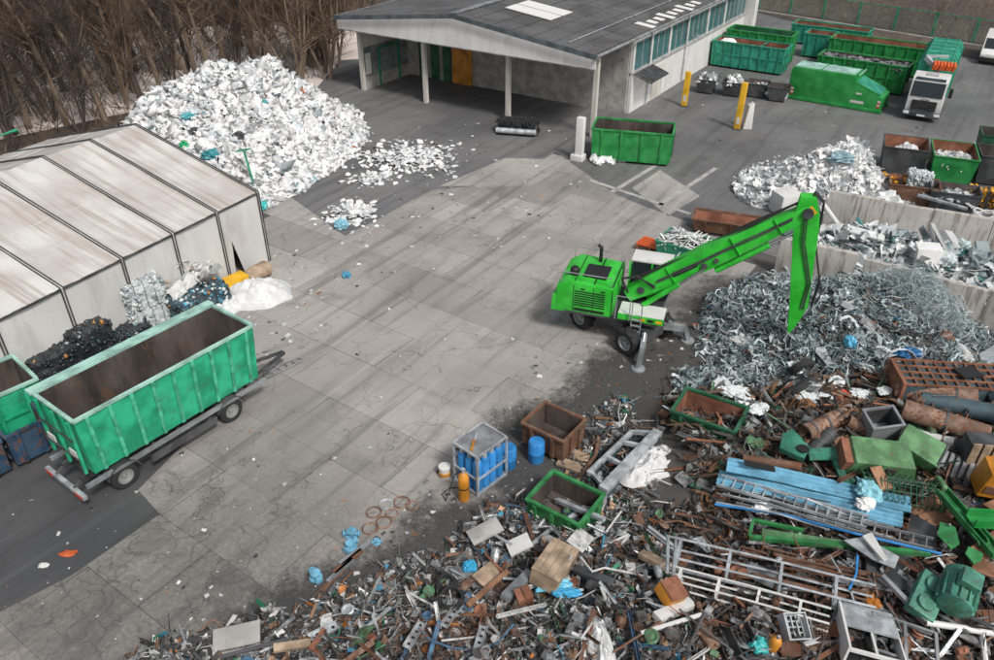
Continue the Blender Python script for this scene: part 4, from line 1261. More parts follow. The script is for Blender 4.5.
def load(name, label, cat, loc, rz, sx, sy, z, tpls, n, size, pal, mat, mound=.35, flat=.6, elong=1.0, tilt=.6, kind='stuff'):
    s = Stuff(); x = nrs.uniform(-sx / 2, sx / 2, n); y = nrs.uniform(-sy / 2, sy / 2, n)
    zz = z + mound * (1 - (2 * x / sx) ** 2) * (1 - (2 * y / sy) ** 2) * nrs.uniform(.3, 1, n)
    c, s_ = math.cos(rz), math.sin(rz)
    pos = np.stack([loc[0] + x * c - y * s_, loc[1] + x * s_ + y * c, zz + (loc[2] if len(loc) > 2 else 0)], 1)
    S = np.stack([nrs.uniform(.6, 1.2, n) * size * elong, nrs.uniform(.5, 1, n) * size, nrs.uniform(.4, 1, n) * size * flat], 1)
    col = pick(pal, n); Rm = rots(n, tilt); ti = nrs.randint(0, len(tpls), n)
    for t in range(len(tpls)):
        k = ti == t; s.add(tpls[t], pos[k], Rm[k], S[k], col[k], .1)
    return tag(s.build(name, M[mat]), label, cat, kind=kind)
SILV = [(3, (.55, .57, .58)), (2, (.35, .37, .38)), (1, (.7, .71, .71)), (.6, (.12, .12, .12))]
bins = [(706, 92, 'heaped with silver scrap balls beside the warehouse wall'), (732, 95, 'heaped with silver scrap balls, second from the warehouse wall'), (756, 96, 'half full of silver offcuts, third from the warehouse wall'), (777, 100, 'nearly empty with few metal bits, next to the compactor')]
for i, (px, py, lb) in enumerate(bins):
    p = G(px, py)
    tip_skip('small black tipping skip ' + lb, p, R(-25), sx=1.75, sy=1.5, h=1.15)
    if i < 2: load('scrap_load', ('first' if i == 0 else 'second') + ' heap of crumpled silver metal balls in a black skip by the warehouse wall', 'load', p, R(-25), 1.6, 1.3, .95, FILM, 42, .26, SILV, 'scrap_pieces', .7, .9)
    else: load('scrap_load', 'silver metal offcuts lying in the third black skip' if i == 2 else 'few grey metal bits in the black skip next to the compactor', 'load', p, R(-25), 1.3, 1.1, .75 if i == 2 else .4, SHARDS, 60 if i == 2 else 22, .22, SILV, 'scrap_pieces', .25, 1.0)

# yellow guard posts
for (px, py, h, lb) in ((684, 106, 2.7, 'yellow guard post nearer to the warehouse awning'), (737, 129, 3.4, 'taller yellow guard post with a white concrete block at its foot')):
    p = G(px, py); t = thing('guard_post', lb, 'post', p, R(-30))
    m = MB(); m.box((0, 0, h / 2), (.42, .3, h), (0, .02, 0)); m.build('post', M['yellow_paint'], t, bevel=.03)
    m = MB(); m.bx(-.32, .32, -.25, .25, 0, .06); m.build('foot_plate', M['dark_steel'], t)
    m = MB(); m.bx(-.1, .12, -.165, -.152, .4, .9); m.build('label_plate', M['white_paint'], t)
p = G(746, 128); m = MB(); m.prism([(-.3, 0), (.35, 0), (.25, 1.9), (-.1, 1.7)], -.3, .3)
tag(m.build('concrete_block', M['white_wall'], loc=p, bevel=.04), 'white concrete block leaning at the taller yellow guard post', 'block')

# ------------------------------------------------------------ wheels
def wheel(parent, loc, r, w, name='wheel', knob=False):
    wob = bpy.data.objects.new(name, None); COL.objects.link(wob); wob.parent = parent; wob.location = loc
    m = MB()
    prof = [(r * .58, -w / 2), (r * .9, -w / 2), (r, -w * .36), (r, w * .36), (r * .9, w / 2), (r * .58, w / 2)]
    m.lathe(prof, 24, axis='y', ring=True)
    if knob:
        for i in range(20):
            a = i * math.pi / 10
            m.box((math.cos(a) * r * .99, (-1) ** i * w * .2, math.sin(a) * r * .99), (.09, w * .5, .1), (0, -a, 0))
    m.build('tyre', M['rubber'], wob, smooth=True)
    m = MB()
    m.lathe([(r * .2, -w * .12), (r * .45, -w * .2), (r * .5, -w * .47), (r * .585, -w * .48), (r * .585, w * .48), (r * .5, w * .47), (r * .45, w * .2), (r * .2, w * .12)], 20, axis='y')
    m.lathe([(r * .14, -w * .42), (r * .18, -w * .3), (r * .18, w * .3), (r * .14, w * .42)], 10, axis='y')
    m.build('rim', M['rim_steel'], wob, smooth=True)
    return wob

# ------------------------------------------------------------ truck with green closed container
def cab(t, white='white_paint'):
    m = MB()
    prof = [(0, .75), (.06, 1.75), (-.22, 2.95), (-.45, 3.15), (-2.0, 3.2), (-2.0, .9), (-1.7, .55), (-.1, .5)]
    m.prism(prof, -1.22, 1.22); m.build('cab', M[white], t, bevel=.08)
    m = MB(); m.prism([(.075, 1.82), (.10, 1.82), (-.17, 2.85), (-.195, 2.85)], -1.08, 1.08); m.build('windscreen', M['dark_glass'], t)
    m = MB(); m.prism([(.05, .8), (.1, .8), (.125, 1.55), (.08, 1.55)], -.85, .85); gr_ = m.build('grille', M['black'], t)
    for i in range(5):
        m = MB(); m.bx(.1, .15, -.8, .8, .86 + i * .14, .9 + i * .14); m.build('slat', M['dark_steel'], gr_)
    m = MB(); m.bx(-.5, .2, -1.25, 1.25, .35, .72); m.build('bumper', M['dark_steel'], t, bevel=.05)
    for s in (-1, 1):
        m = MB(); m.bx(.12, .23, s * 1.05 - .2, s * 1.05 + .2, .5, .7); m.build('headlight', M['lamp_glass'], t, bevel=.02)
        m = MB(); m.bx(-1.4, -.35, s * 1.225 - .006, s * 1.225 + .006, 1.85, 2.75); m.build('side_window', M['dark_glass'], t)
        m = MB(); m.beam((-.15, s * 1.2, 2.6), (-.05, s * 1.5, 2.6), .04, .04); mi = m.build('mirror_arm', M['black'], t)
        m = MB(); m.bx(-.12, .02, s * 1.52 - .12, s * 1.52 + .12, 1.95, 2.6); m.build('mirror', M['black'], mi)
    m = MB(); m.bx(-.52, -.18, -1.0, 1.0, 3.0, 3.12); m.build('sun_visor', M['dark_teal_steel'], t)
    m = MB(); m.bx(.205, .215, -.28, .28, .42, .54); m.build('number_plate', M['lamp_glass'], t)
    m = MB(); m.bx(.11, .16, -.3, .3, 1.58, 1.68); m.build('badge_bar', M['chrome'], t)
    for s_ in (-.5, .5):
        m = MB(); m.beam((.11, s_ - .25, 1.84), (.0, s_ + .25, 2.2), .03, .03); m.build('wiper', M['black'], t)
    m = MB(); m.bx(-1.5, -.8, -.4, .4, 3.19, 3.26); m.build('roof_hatch', M['grey_plastic'], t)
fA, fB = G(902, 120), G(936, 122)
tk = thing('container_truck', 'white cab truck carrying a closed green container beside the compactor', 'truck', (fA + fB) / 2, R(239.5))
cab(tk)
m = MB()
for y in (-.42, .42): m.bx(-10.4, -1.9, y - .08, y + .08, .75, 1.0)
for i in range(6): m.bx(-3.0 - i * 1.2, -2.9 - i * 1.2, -.34, .34, .78, .96)
m.build('chassis', M['dark_steel'], tk)
for x in (-1.35, -6.6, -7.95):
    for s in (-1, 1): wheel(tk, (x, s * 1.02, .5), .5, .34)
for s in (-1, 1):
    m = MB(); m.bx(-5.6, -2.6, s * 1.15 - .12, s * 1.15 + .12, .45, .95); m.build('side_guard', M['grey_steel'], tk)
# container body on it
tc = MB(); zb, zt = 1.05, 3.95
hexp = [(-1.2, zb), (1.2, zb), (1.27, zt - .45), (.95, zt), (-.95, zt), (-1.27, zt - .45)]
tc.prism(hexp, -10.6, -3.1, 'x'); tcb = tc.build('container_body', M['teal_green'], tk, bevel=.04)
for i in range(6):
    x = -3.5 - i * 1.35
    m = MB(); m.bx(x - .04, x + .04, -.93, .93, zt + .002, zt + .07); m.build('roof_rib', M['teal_green'], tcb)
    for s in (-1, 1):
        m = MB(); m.beam((x, s * 1.26, zb + .05), (x, s * 1.31, zt - .47), .09, .1); m.build('side_rib', M['teal_green'], tcb)
        m = MB(); m.beam((x, s * 1.31, zt - .45), (x, s * .98, zt + .03), .09, .08); m.build('shoulder_rib', M['teal_green'], tcb)
for y in (0, -.93, .93):
    m = MB(); m.bx(-10.6, -3.1, y - .04, y + .04, zt + .003, zt + .06); m.build('roof_rail', M['teal_green'], tcb)
# loading crane folded behind the cab, orange claws
cr = MB(); cr.bx(-2.75, -2.35, -.35, .35, 1.0, 3.0); crn = cr.build('crane_column', M['dark_steel'], tk, bevel=.03)
m = MB(); m.beam((-2.55, .3, 3.1), (-3.1, -.9, 3.95), .3, .35); m.beam((-3.1, -.9, 3.95), (-3.6, .6, 4.0), .26, .3); m.build('crane_arm', M['grey_plastic'], crn, bevel=.03)
for i in range(7):
    a = i / 6; y = -.2 + a * 1.35
    m = MB(); m.tube([(-2.3, y, 3.3), (-2.2 - .15 * (i % 2), y + .1, 3.65), (-2.55, y + .05, 3.85), (-2.75, y - .1, 3.55)], [.1, .12, .1, .05], 6)
    m.build('grab_claw', M['red_orange'], crn)

# white van, at the edge of the picture
vp = G(978, 66); vn = thing('white_van', 'white van with dark bumper parked by the green fence', 'van', vp + Vector((1.1, .2, 0)), R(238))
m = MB(); m.prism([(0, .45), (.02, .95), (-.9, 1.25), (-1.75, 2.05), (-2.2, 2.3), (-5.3, 2.3), (-5.35, .45)], -.98, .98); m.build('body', M['white_paint'], vn, bevel=.1)
m = MB(); m.prism([(-.93, 1.27), (-.90, 1.30), (-1.70, 2.06), (-1.74, 2.04)], -.85, .85); m.build('windscreen', M['dark_glass'], vn)
m = MB(); m.bx(-.15, .1, -1.0, 1.0, .3, .68); m.build('bumper', M['black'], vn, bevel=.05)
for s in (-1, 1):
    m = MB(); m.box((-.05, s * .75, .88), (.2, .4, .2)); m.build('headlight', M['lamp_glass'], vn, bevel=.03)
    m = MB(); m.bx(-2.9, -1.75, s * .985 - .006, s * .985 + .006, 1.3, 1.95); m.build('side_window', M['dark_glass'], vn)
    for x in (-.95, -4.2): wheel(vn, (x, s * .85, .35), .35, .22)

# ------------------------------------------------------------ trailer with emerald container (left)
TC = Vector((-11.98, 22.09, 0)); TZ = R(53.5)
tlr = thing('container_trailer', 'two-axle steel trailer carrying the large emerald green container', 'trailer', TC, TZ)
m = MB()
for y in (-.55, .55): m.bx(-3.6, 3.5, y - .07, y + .07, .78, 1.0)
for i in range(8): m.bx(-3.3 + i * .9, -3.2 + i * .9, -.47, .47, .8, .98)
m.build('chassis', M['dark_steel'], tlr)
for s in (-1, 1):
    m = MB(); m.bx(-3.7, 3.6, s * 1.12 - .06, s * 1.12 + .06, .88, 1.02); m.build('side_rail', M['grey_steel'], tlr)
    m = MB(); m.bx(-1.5, 1.2, s * 1.2 - .04, s * 1.2 + .04, .45, .72); m.build('side_guard', M['dark_steel'], tlr)
for i in range(7):
    for s in (-1, 1):
        m = MB(); m.bx(-3.2 + i, -3.1 + i, min(s * .63, s * 1.05), max(s * .63, s * 1.05), .86, .95); m.build('outrigger', M['dark_steel'], tlr)
for x in (-2.45, 1.9):
    m = MB(); m.tube([(x, -.9, .48), (x, .9, .48)], .07, 8); m.build('axle', M['black'], tlr)
    for s in (-1, 1):
        wheel(tlr, (x, s * .98, .48), .48, .36)
        g_ = MB()
        for i in range(9):
            a = R(15 + i * 150 / 8); b = R(15 + (i + 1) * 150 / 8)
            if i == 8: break
            g_.beam((x + .6 * math.cos(a), s * .98, .5 + .6 * math.sin(a)), (x + .6 * math.cos(b), s * .98, .5 + .6 * math.sin(b)), .46, .03)
        g_.build('mudguard', M['dark_steel'], tlr)
m = MB(); m.bx(-3.95, -3.8, -1.2, 1.2, .55, .72); bp = m.build('rear_bumper', M['galvanised'], tlr, bevel=.02)
for s in (-1, 1):
    m = MB(); m.bx(-3.975, -3.955, s * .9 - .2, s * .9 + .2, .57, .7); m.build('tail_light', M['red_plastic'], bp)
    m = MB(); m.beam((-3.88, s * .55, .72), (-3.6, s * .55, .85), .08, .08); m.build('bumper_bracket', M['dark_steel'], tlr)
m = MB(); m.beam((3.5, .5, .85), (5.4, .05, .75), .1, .12); m.beam((3.5, -.5, .85), (5.4, -.05, .75), .1, .12); m.build('drawbar', M['dark_steel'], tlr)
ca, sa = math.cos(TZ), math.sin(TZ)
def tl(x, y, z=0): return Vector((TC.x + x * ca - y * sa, TC.y + x * sa + y * ca, z))
ec = container('hooklift_container', 'large emerald green ribbed container with rusty empty inside on the trailer', tl(-3.42, -1.22, 1.03), TZ, 6.85, 2.44, 2.5, 'emerald', 'rust_inner', 9, rim='emerald_pale', flare=.10, door=False, ribmat='emerald_rib')
m = MB(); m.beam((-.1, 2.58, 2.52), (6.95, 2.58, 2.52), .34, .1); m.build('rim_flange', M['emerald_pale'], ec)
for y, z in ((.55, 1.0), (1.9, 1.0)):
    m = MB(); m.bx(-.14, -.1, y - .22, y + .22, z - .15, z + .15); m.build('reflector_plate', M['white_paint'], ec)
for y in (.25, 1.22, 2.2):
    m = MB(); m.bx(-.13, -.04, y - .05, y + .05, .3, 2.4); m.build('door_post', M['emerald'], ec)
for z in (.9, 1.7):
    m = MB(); m.tube([(-.15, .2, z), (-.15, 2.25, z)], .03, 6); m.build('latch_bar', M['dark_steel'], ec)

# containers further left
def on_near_rim(pa, pb, z):
    a = G(*pa, z); b = G(*pb, z); return Vector((a.x, a.y, 0)), ang(a, b), (b - a).length
o_, th_, L_ = on_near_rim((5, 438), (47, 418), 1.5)
container('open_container', 'short rusty blue open container next to the trailer tail', o_, th_, L_, 2.1, 1.5, 'old_blue', 'rust_inner', 2)
o2_ = o_ - Vector((math.cos(th_), math.sin(th_), 0)) * 3.75
container('open_container', 'longer rusty blue open container at the end of the row behind the trailer', o2_, th_, 3.6, 2.1, 1.45, 'old_blue', 'rust_inner', 4)
o_, th_, L_ = on_near_rim((-90, 434), (37, 379), 2.3)
container('open_container', 'worn green open container with grey inside behind the blue containers', o_, th_, L_, 2.2, 2.3, 'emerald', 'rust_inner', 4, rim='emerald_pale', grid=True)

# ------------------------------------------------------------ bales against the tent
def bale(label, p, s, rz, pal, z=0.0, tilt=0.0, straps=True):
    t = thing('plastic_bale', label, 'bale', (p[0], p[1], z), rz)
    bm = bmesh.new(); bmesh.ops.create_cube(bm, size=1.0); bmesh.ops.subdivide_edges(bm, edges=bm.edges, cuts=9, use_grid_fill=True)
    sd = rnd.uniform(0, 99)
    for v in bm.verts:
        c = v.co
        n_ = Vector((c.x * s[0], c.y * s[1], c.z * s[2]))
        k = noise.noise_vector(n_ * 3 + Vector((sd, 0, 0))) * .075 + noise.noise_vector(n_ * 8 + Vector((0, sd, 0))) * .04
        rr = 1 - .10 * (c.length / .866) ** 6
        v.co = n_ * rr + k + Vector((0, 0, s[2] / 2))
    me = bpy.data.meshes.new('bale_core'); bm.to_mesh(me); bm.free()
    base = np.mean([c for w, c in pal], axis=0)
    mn = 'bale_%02d%02d%02d' % tuple(int(c * 99) for c in pal[0][1])
    if mn not in MAT: paint(mn, tuple(pal[0][1]), dirt=tuple(pal[1][1]), dirt_amt=.8, rough=.35, var=.3, dscale=3.5, bumps=.6)
    me.materials.append(MAT[mn])
    o = bpy.data.objects.new('bale_core', me); COL.objects.link(o); o.parent = t
    st = Stuff(); n = 300
    face = nrs.randint(0, 3, n); u = nrs.uniform(-.5, .5, (n, 3)); sg = nrs.choice([-1, 1], n)
    u[np.arange(n), face] = .5 * sg
    pos = u * np.array(s) * .97 + np.array([0, 0, s[2] / 2])
    sz = nrs.uniform(.05, .13, n)
    for i in range(6):
        q = np.arange(n) % 6 == i
        st.add(FILM[i % 5], pos[q], rots(q.sum(), 1.2), np.stack([sz[q] * 1.2, sz[q], sz[q] * .6], 1), pick(pal, q.sum()), .15, True)
    lf = st.build('loose_film', M['bale_pieces'], t); lf['kind'] = 'stuff'
    if straps:
        for k in (-.25, 0, .25):
            m = MB(); x = k * s[0]; e = .03
            m.tube([(x, -s[1] / 2 - e, e), (x, s[1] / 2 + e, e), (x, s[1] / 2 + e, s[2] + e), (x, -s[1] / 2 - e, s[2] + e)], .012, 4, closed=True)
            m.build('strap', M['black'], t)
    return t
CLR = [(4, (.46, .50, .50)), (3, (.32, .37, .38)), (2, (.6, .61, .6)), (.6, (.2, .26, .28))]
BLK = [(6, (.018, .02, .024)), (2, (.05, .06, .065)), (.5, (.3, .34, .35)), (.3, (.04, .2, .25)), (.2, (.45, .2, .05))]
MIX = [(3, (.05, .09, .11)), (2, (.02, .02, .03)), (2, (.07, .27, .38)), (2, (.6, .64, .64)), (.6, (.5, .2, .06))]
thin_film(MAT['tarp_white'], .2) if 'tarp_white' in MAT else None
bale('black plastic bale lying nearest the blue containers beside the tent', G(64, 384), (2.0, 1.3, 1.7), TZ, BLK)
bale('black plastic bale with rounded top in the middle of the row by the tent', G(98, 366), (1.6, 1.3, 2.0), TZ + .15, BLK)
bale('flat black bale between the black and the clear bales', G(133, 346), (1.6, 1.2, 1.0), TZ - .1, BLK)
bale('clear plastic bale at the bottom of the stack beside the tent', G(150, 330), (1.8, 1.35, 1.35), TZ + .05, CLR)
bale('clear plastic bale on top of the stack beside the tent', G(150, 329), (1.7, 1.3, 1.25), TZ - .12, CLR, z=1.38)
bale('greyish clear bale behind the stacked bales against the tent wall', G(178, 303), (1.7, 1.3, 1.9), TZ + .2, CLR)
bale('mixed dark blue and black bale beside the white tarpaulin', G(192, 320), (1.7, 1.3, 1.35), TZ + .1, MIX)
bale('second mixed dark bale with blue bits behind the container corner', G(215, 308), (1.3, 1.1, 1.2), TZ - .2, MIX)
st = Stuff(); n = 420
p0 = G(170, 300)
xx = nrs.normal(0, .9, n); yy = nrs.normal(0, .7, n)
zz = 2.05 + 1.0 * np.exp(-(xx / 1.2) ** 2 - (yy / .9) ** 2) * nrs.uniform(.3, 1, n) - .5 * (np.abs(xx) > 1.1)
for i in range(5):
    q = np.arange(n) % 5 == i
    st.add(SHEETS[i] if i % 2 else FILM[i], np.stack([p0.x + xx[q] * .8 + .2, p0.y + yy[q] + .2, zz[q]], 1), rots(q.sum(), .7), np.stack([nrs.uniform(.12, .4, q.sum())] * 3, 1) * np.array([1.2, .9, .6]), pick([(4, (.58, .58, .56)), (2, (.48, .48, .46)), (.7, (.4, .42, .42)), (.4, (.5, .38, .3))], q.sum()))
tag(st.build('film_pile', M['film_pieces']), 'loose white film tumbling over the bales against the tent wall', 'plastic pile', kind='stuff')

def tarp(name, label, cat, p, sx, sy, h, mat, seed, rz=0):
    m = MB(); nr, na = 22, 60; vs_ = [(0, 0, h)]
    for i in range(1, nr + 1):
        for j in range(na):
            t = 2 * math.pi * j / na; r = i / nr
            rim = 1 + .28 * noise.noise(Vector((math.cos(t) * 1.3, math.sin(t) * 1.3, seed))) + .1 * noise.noise(Vector((math.cos(t) * 4, math.sin(t) * 4, seed)))
            u, v = r * rim * math.cos(t), r * rim * math.sin(t)
            q = Vector((u * 2.0, v * 2.0, seed))
            rid = (1 - abs(noise.noise(q)) * 2) * .5 + (1 - abs(noise.noise(q * 2.4)) * 2) * .3
            z = h * (1 - r ** 2) ** .8 * (.55 + .6 * rid) + .07 * (rid + .3 * noise.noise(q * 6)) * (1 if r < .97 else .2)
            vs_.append((u * sx, v * sy, max(.012, z)))
    fs = [[0, 1 + j, 1 + (j + 1) % na] for j in range(na)]
    for i in range(nr - 1):
        a = 1 + i * na; b = a + na
        fs += [[a + j, b + j, b + (j + 1) % na, a + (j + 1) % na] for j in range(na)]
    m.add(vs_, fs)
    return tag(m.build(name, M[mat], smooth=True, loc=p, rz=rz), label, cat)
paint('tarp_white', (.58, .585, .585), dirt=(.3, .29, .28), dirt_amt=.35, rough=.5, var=.08, dscale=3, bumps=.4)
tarp('tarpaulin', 'crumpled white tarpaulin heaped on the concrete by the tent corner', 'tarpaulin', G(255, 297), 1.9, 1.25, .9, 'tarp_white', 3.3, R(10))
tarp('tarpaulin', 'smaller white sheet bundle beside the emerald container corner', 'tarpaulin', G(226, 308), .8, .8, .75, 'tarp_white', 8.1, .4)
m = MB(); a, b = G(224, 289, .45), G(246, 279, .5); m.beam(a, b, .7, .75)
tag(m.build('yellow_box', M['yellow_paint'], bevel=.04), 'yellow-orange box half under the white tarpaulin', 'box')
m = MB(); a, b = G(243, 283, .4), G(266, 268, .4); m.tube([a, a.lerp(b, .5) + Vector((0, 0, .06)), b], .4, 12)
tag(m.build('carpet_roll', M['wood'], smooth=True), 'beige roll lying behind the white tarpaulin', 'roll')
bag('plastic_sack', 'pale grey sack squeezed between the blue bales and the emerald container tail', 'sack', G(46, 390) + Vector((0, 0, .5)), (.75, .6, .5), (.6, .6, .58), 4, seed=9)

# ------------------------------------------------------------ material handler (green excavator)
EXC = Vector((5.5, 29.2, 0)); EZ = R(-50)
ex = thing('excavator', 'bright green wheeled material handler with raised boom above the scrap', 'excavator', EXC, EZ)
uc = bpy.data.objects.new('undercarriage', None); COL.objects.link(uc); uc.parent = ex
m = MB(); m.bx(-1.9, 1.9, -.55, .55, .55, 1.05); m.bx(-.8, .8, -.9, .9, .7, 1.15); m.build('frame', M['dark_steel'], uc, bevel=.05)
for x in (-1.35, 1.35):
    for s in (-1, 1): wheel(ex, (x, s * 1.08, .58), .58, .5, knob=True)
    m = MB(); m.tube([(x, -.9, .58), (x, .9, .58)], .14, 8); m.build('axle', M['black'], uc)
for x in (-2.35, 2.35):
    for s in (-1, 1):
        m = MB(); sx_ = 1 if x > 0 else -1
        m.beam((sx_ * 1.8, s * .6, .9), (x, s * 1.35, .75), .22, .28); m.beam((x, s * 1.35, .85), (x + sx_ * .1, s * 1.6, .1), .18, .2)
        m.lathe([(.3, 0), (.3, .07), (.1, .12)], 12, (x + sx_ * .1, s * 1.62, .0)); m.build('stabiliser', M['grey_steel'], uc)
        m = MB(); m.tube([(sx_ * 1.9, s * .75, 1.15), (x, s * 1.4, .55)], .07, 8); m.build('stabiliser_cylinder', M['chrome'], uc)
m = MB(); m.lathe([(.85, 1.05), (.85, 1.3)], 24); m.build('slew_ring', M['black'], ex)
# upper structure, turned towards the scrap
up = bpy.data.objects.new('upper_structure', None); COL.objects.link(up); up.parent = ex
up.rotation_euler = (0, 0, R(-18.5) - EZ); up.location = (0, 0, 0)
m = MB(); m.bx(-2.3, 1.7, -1.3, 1.3, 1.3, 1.55); m.build('deck', M['dark_steel'], up, bevel=.03)
m = MB(); m.prism([(-2.75, 1.4), (-.25, 1.4), (-.25, 2.75), (-2.2, 2.85), (-2.7, 2.55)], -1.32, 1.32); m.build('engine_hood', M['machine_green'], up, bevel=.1)
m = MB(); m.prism([(-2.95, 1.3), (-2.3, 1.3), (-2.3, 2.2), (-2.88, 2.1)], -1.3, 1.3); m.build('counterweight', M['machine_green'], up, bevel=.12)
for k in range(2):
    m = MB(); m.bx(-2.97, -2.952, -1.1 + k * 1.2, -.3 + k * 1.2, 1.45, 1.62); m.build('reflector', M['yellow_paint'] if k == 0 else M['white_paint'], up)
for i in range(7):
    m = MB(); m.bx(-1.9, -.6, -1.335, -1.32, 1.75 + i * .11, 1.8 + i * .11); m.build('vent_slat', M['black'], up)
m = MB(); m.bx(-1.7, -.7, -.7, .4, 2.83, 2.9); m.build('hood_grille', M['black'], up)
m = MB(); m.tube([(-1.3, .9, 2.8), (-1.3, .9, 3.5), (-1.45, .9, 3.6)], .08, 8); m.build('exhaust', M['black'], up)
for x in (-1.95, -1.1, -.3):
    m = MB(); m.bx(x - .012, x + .012, -1.332, -1.322, 1.45, 2.7); m.build('panel_seam', M['black'], up)
    m = MB(); m.bx(x - .012, x + .012, -1.2, 1.2, 2.8, 2.872); m.build('panel_seam', M['black'], up)
for x in (-1.55, -.7):
    m = MB(); m.bx(x - .09, x + .09, -1.345, -1.325, 2.55, 2.6); m.build('door_handle', M['black'], up)
m = MB(); m.bx(-1.9, -.6, -1.331, -1.323, 1.5, 1.62); m.build('black_band', M['black'], up)
m = MB(); m.tube([(-2.5, -1.2, 2.7), (-2.5, -1.2, 3.2), (-.4, -1.2, 3.2), (-.4, -1.2, 2.75)], .025, 6); m.tube([(-2.5, 1.2, 2.7), (-2.5, 1.2, 3.2), (-.4, 1.2, 3.2), (-.4, 1.2, 2.75)], .025, 6); m.build('hand_rail', M['grey_steel'], up)
m = MB(); m.lathe([(.2, 2.85), (.2, 3.1), (.14, 3.18)], 14, (-2.1, -.6, 0)); m.build('air_filter', M['black'], up)
# cab on the far side of the boom
m = MB(); m.prism([(.05, 1.6), (1.75, 1.6), (1.95, 2.3), (1.75, 3.3), (.2, 3.3), (.05, 3.0)], .45, 1.4); cb = m.build('cab', M['dark_glass'], up, bevel=.06)
m = MB(); m.bx(.1, 1.8, .42, 1.43, 3.31, 3.4); m.build('cab_roof', M['white_paint'], cb, bevel=.03)
for x, z0 in ((.08, 1.6), (1.0, 1.6)):
    for y in (.44, 1.41):
        m = MB(); m.beam((x, y, z0), (x, y, 3.3), .08, .06); m.build('cab_post', M['machine_green'], cb)
# front deck plate, ladder, rail on the near side
m = MB(); m.bx(.0, 1.9, -1.32, -.35, 1.56, 1.75); m.build('deck_plate', M['white_paint'], up, bevel=.03)
m = MB(); m.bx(.0, 1.92, -1.36, -1.33, 1.45, 1.72); m.build('deck_edge', M['machine_green'], up)
for i in range(3):
    m = MB(); m.bx(1.6 - i * .35, 1.85 - i * .35, -1.375, -1.362, 1.52, 1.64); m.build('warning_stripe', M['yellow_paint'] if i % 2 == 0 else M['black'], up)
m = MB()
for y in (-1.45,):
    m.tube([(-.1, y, 1.5), (-.1, y, 2.6), (.5, y, 2.6), (.5, y, 1.5)], .025, 6)
m.tube([(.6, -1.45, .7), (.6, -1.45, 2.4)], .025, 6); m.tube([(1.0, -1.45, .7), (1.0, -1.45, 2.4)], .025, 6)
for i in range(4): m.bx(.6, 1.0, -1.5, -1.4, .72 + i * .28, .76 + i * .28)
m.build('ladder', M['grey_steel'], up)
# boom, stick
def plate_arm(a, b, w0, w1, hts, name, mat, parent, mid=None):
    """tapering box arm from a to b with height list along its length"""
    a = Vector(a); b = Vector(b); d = (b - a); L = d.length; d.normalize()
    side = Vector((0, 1, 0)); upv = side.cross(d) * -1
    if upv.z < 0: upv = -upv
    k = len(hts); vs_ = []
    for i, (t, hu, hd) in enumerate(hts):
        c = a + d * (L * t); w = w0 + (w1 - w0) * t
        for sy, sz in ((-1, -hd), (1, -hd), (1, hu), (-1, hu)):
            vs_.append(c + side * (sy * w / 2) + upv * sz)
    fs = []
    for i in range(k - 1):
        o = i * 4
        for j in range(4): fs.append([o + j, o + (j + 1) % 4, o + 4 + (j + 1) % 4, o + 4 + j])
    fs.append([3, 2, 1, 0]); fs.append([(k - 1) * 4 + j for j in range(4)])
    m = MB(); m.add(vs_, fs); return m.build(name, M[mat], parent, bevel=.03)
def upl(v):          # world -> upper structure frame
    mt = Matrix.Translation(EXC) @ Matrix.Rotation(R(-18.5), 4, 'Z')
    return mt.inverted() @ Vector(v)
foot = Vector((.35, 0, 2.1)); elbow = upl((11.62, 26.85, 6.75)); tip = upl((12.05, 26.25, 1.45))
elbow.y = 0; tip.y = 0
boom = plate_arm(foot, elbow, .62, .5, [(-.03, .25, .25), (.12, .42, .38), (.45, .5, .45), (.8, .38, .36), (1.02, .22, .24)], 'boom', 'machine_green', up)
stick = plate_arm(elbow + Vector((-.08, 0, .5)), tip, .46, .38, [(-.02, .25, .3), (.1, .42, .46), (.2, .46, .46), (.78, .36, .34), (.9, .08, .34), (1.0, -.22, .32)], 'stick', 'machine_green', up)
m = MB(); m.lathe([(.2, -.38), (.2, .38)], 14, elbow, 'y'); m.build('elbow_pin', M['dark_steel'], up)
for t_, r_ in ((.06, .16), (.45, .13), (.52, .1)):
    m = MB(); c_ = foot.lerp(elbow, t_) - Vector((0, 0, .25 if t_ > .2 else 0)); m.lathe([(r_, -.36), (r_, .36)], 12, c_, 'y'); m.build('boom_pin', M['dark_steel'], up)
bd = (elbow - foot).normalized()
for t_ in (.25, .62, .85):
    m = MB(); c_ = foot.lerp(elbow, t_); hh = .5 if t_ < .7 else .4; up_ = Vector((-bd.z, 0, bd.x))
    for sd in (-1, 1):
        y_ = sd * (.62 - .12 * t_ + .03) / 2
        m.beam(c_ + up_ * (hh - .05) + Vector((0, y_, 0)), c_ - up_ * (hh - .08) + Vector((0, y_, 0)), .1, .02)
    m.build('weld_plate', M['machine_green'], up)
m = MB(); c_ = foot.lerp(elbow, .33); m.box((c_.x, -.325, c_.z), (1.1, .012, .16), (0, -math.atan2(bd.z, bd.x), 0)); m.build('decal', M['black'], up)
for y in (-.42, .42):
    a = Vector((.9, y, 1.75)); b = foot.lerp(elbow, .45) + Vector((0, 0, -.35)); b.y = y
    m = MB(); m.tube([a, a.lerp(b, .6)], .12, 10); m.build('boom_cylinder', M['machine_green'], up, smooth=True)
    m = MB(); m.tube([a.lerp(b, .55), b], .06, 8); m.build('cylinder_rod', M['chrome'], up, smooth=True)
a = foot.lerp(elbow, .5) + Vector((.15, 0, -.75)); b = elbow + Vector((.1, 0, -.65))
m = MB(); m.tube([a, a.lerp(b, .6)], .13, 10); m.build('stick_cylinder', M['machine_green'], up, smooth=True)
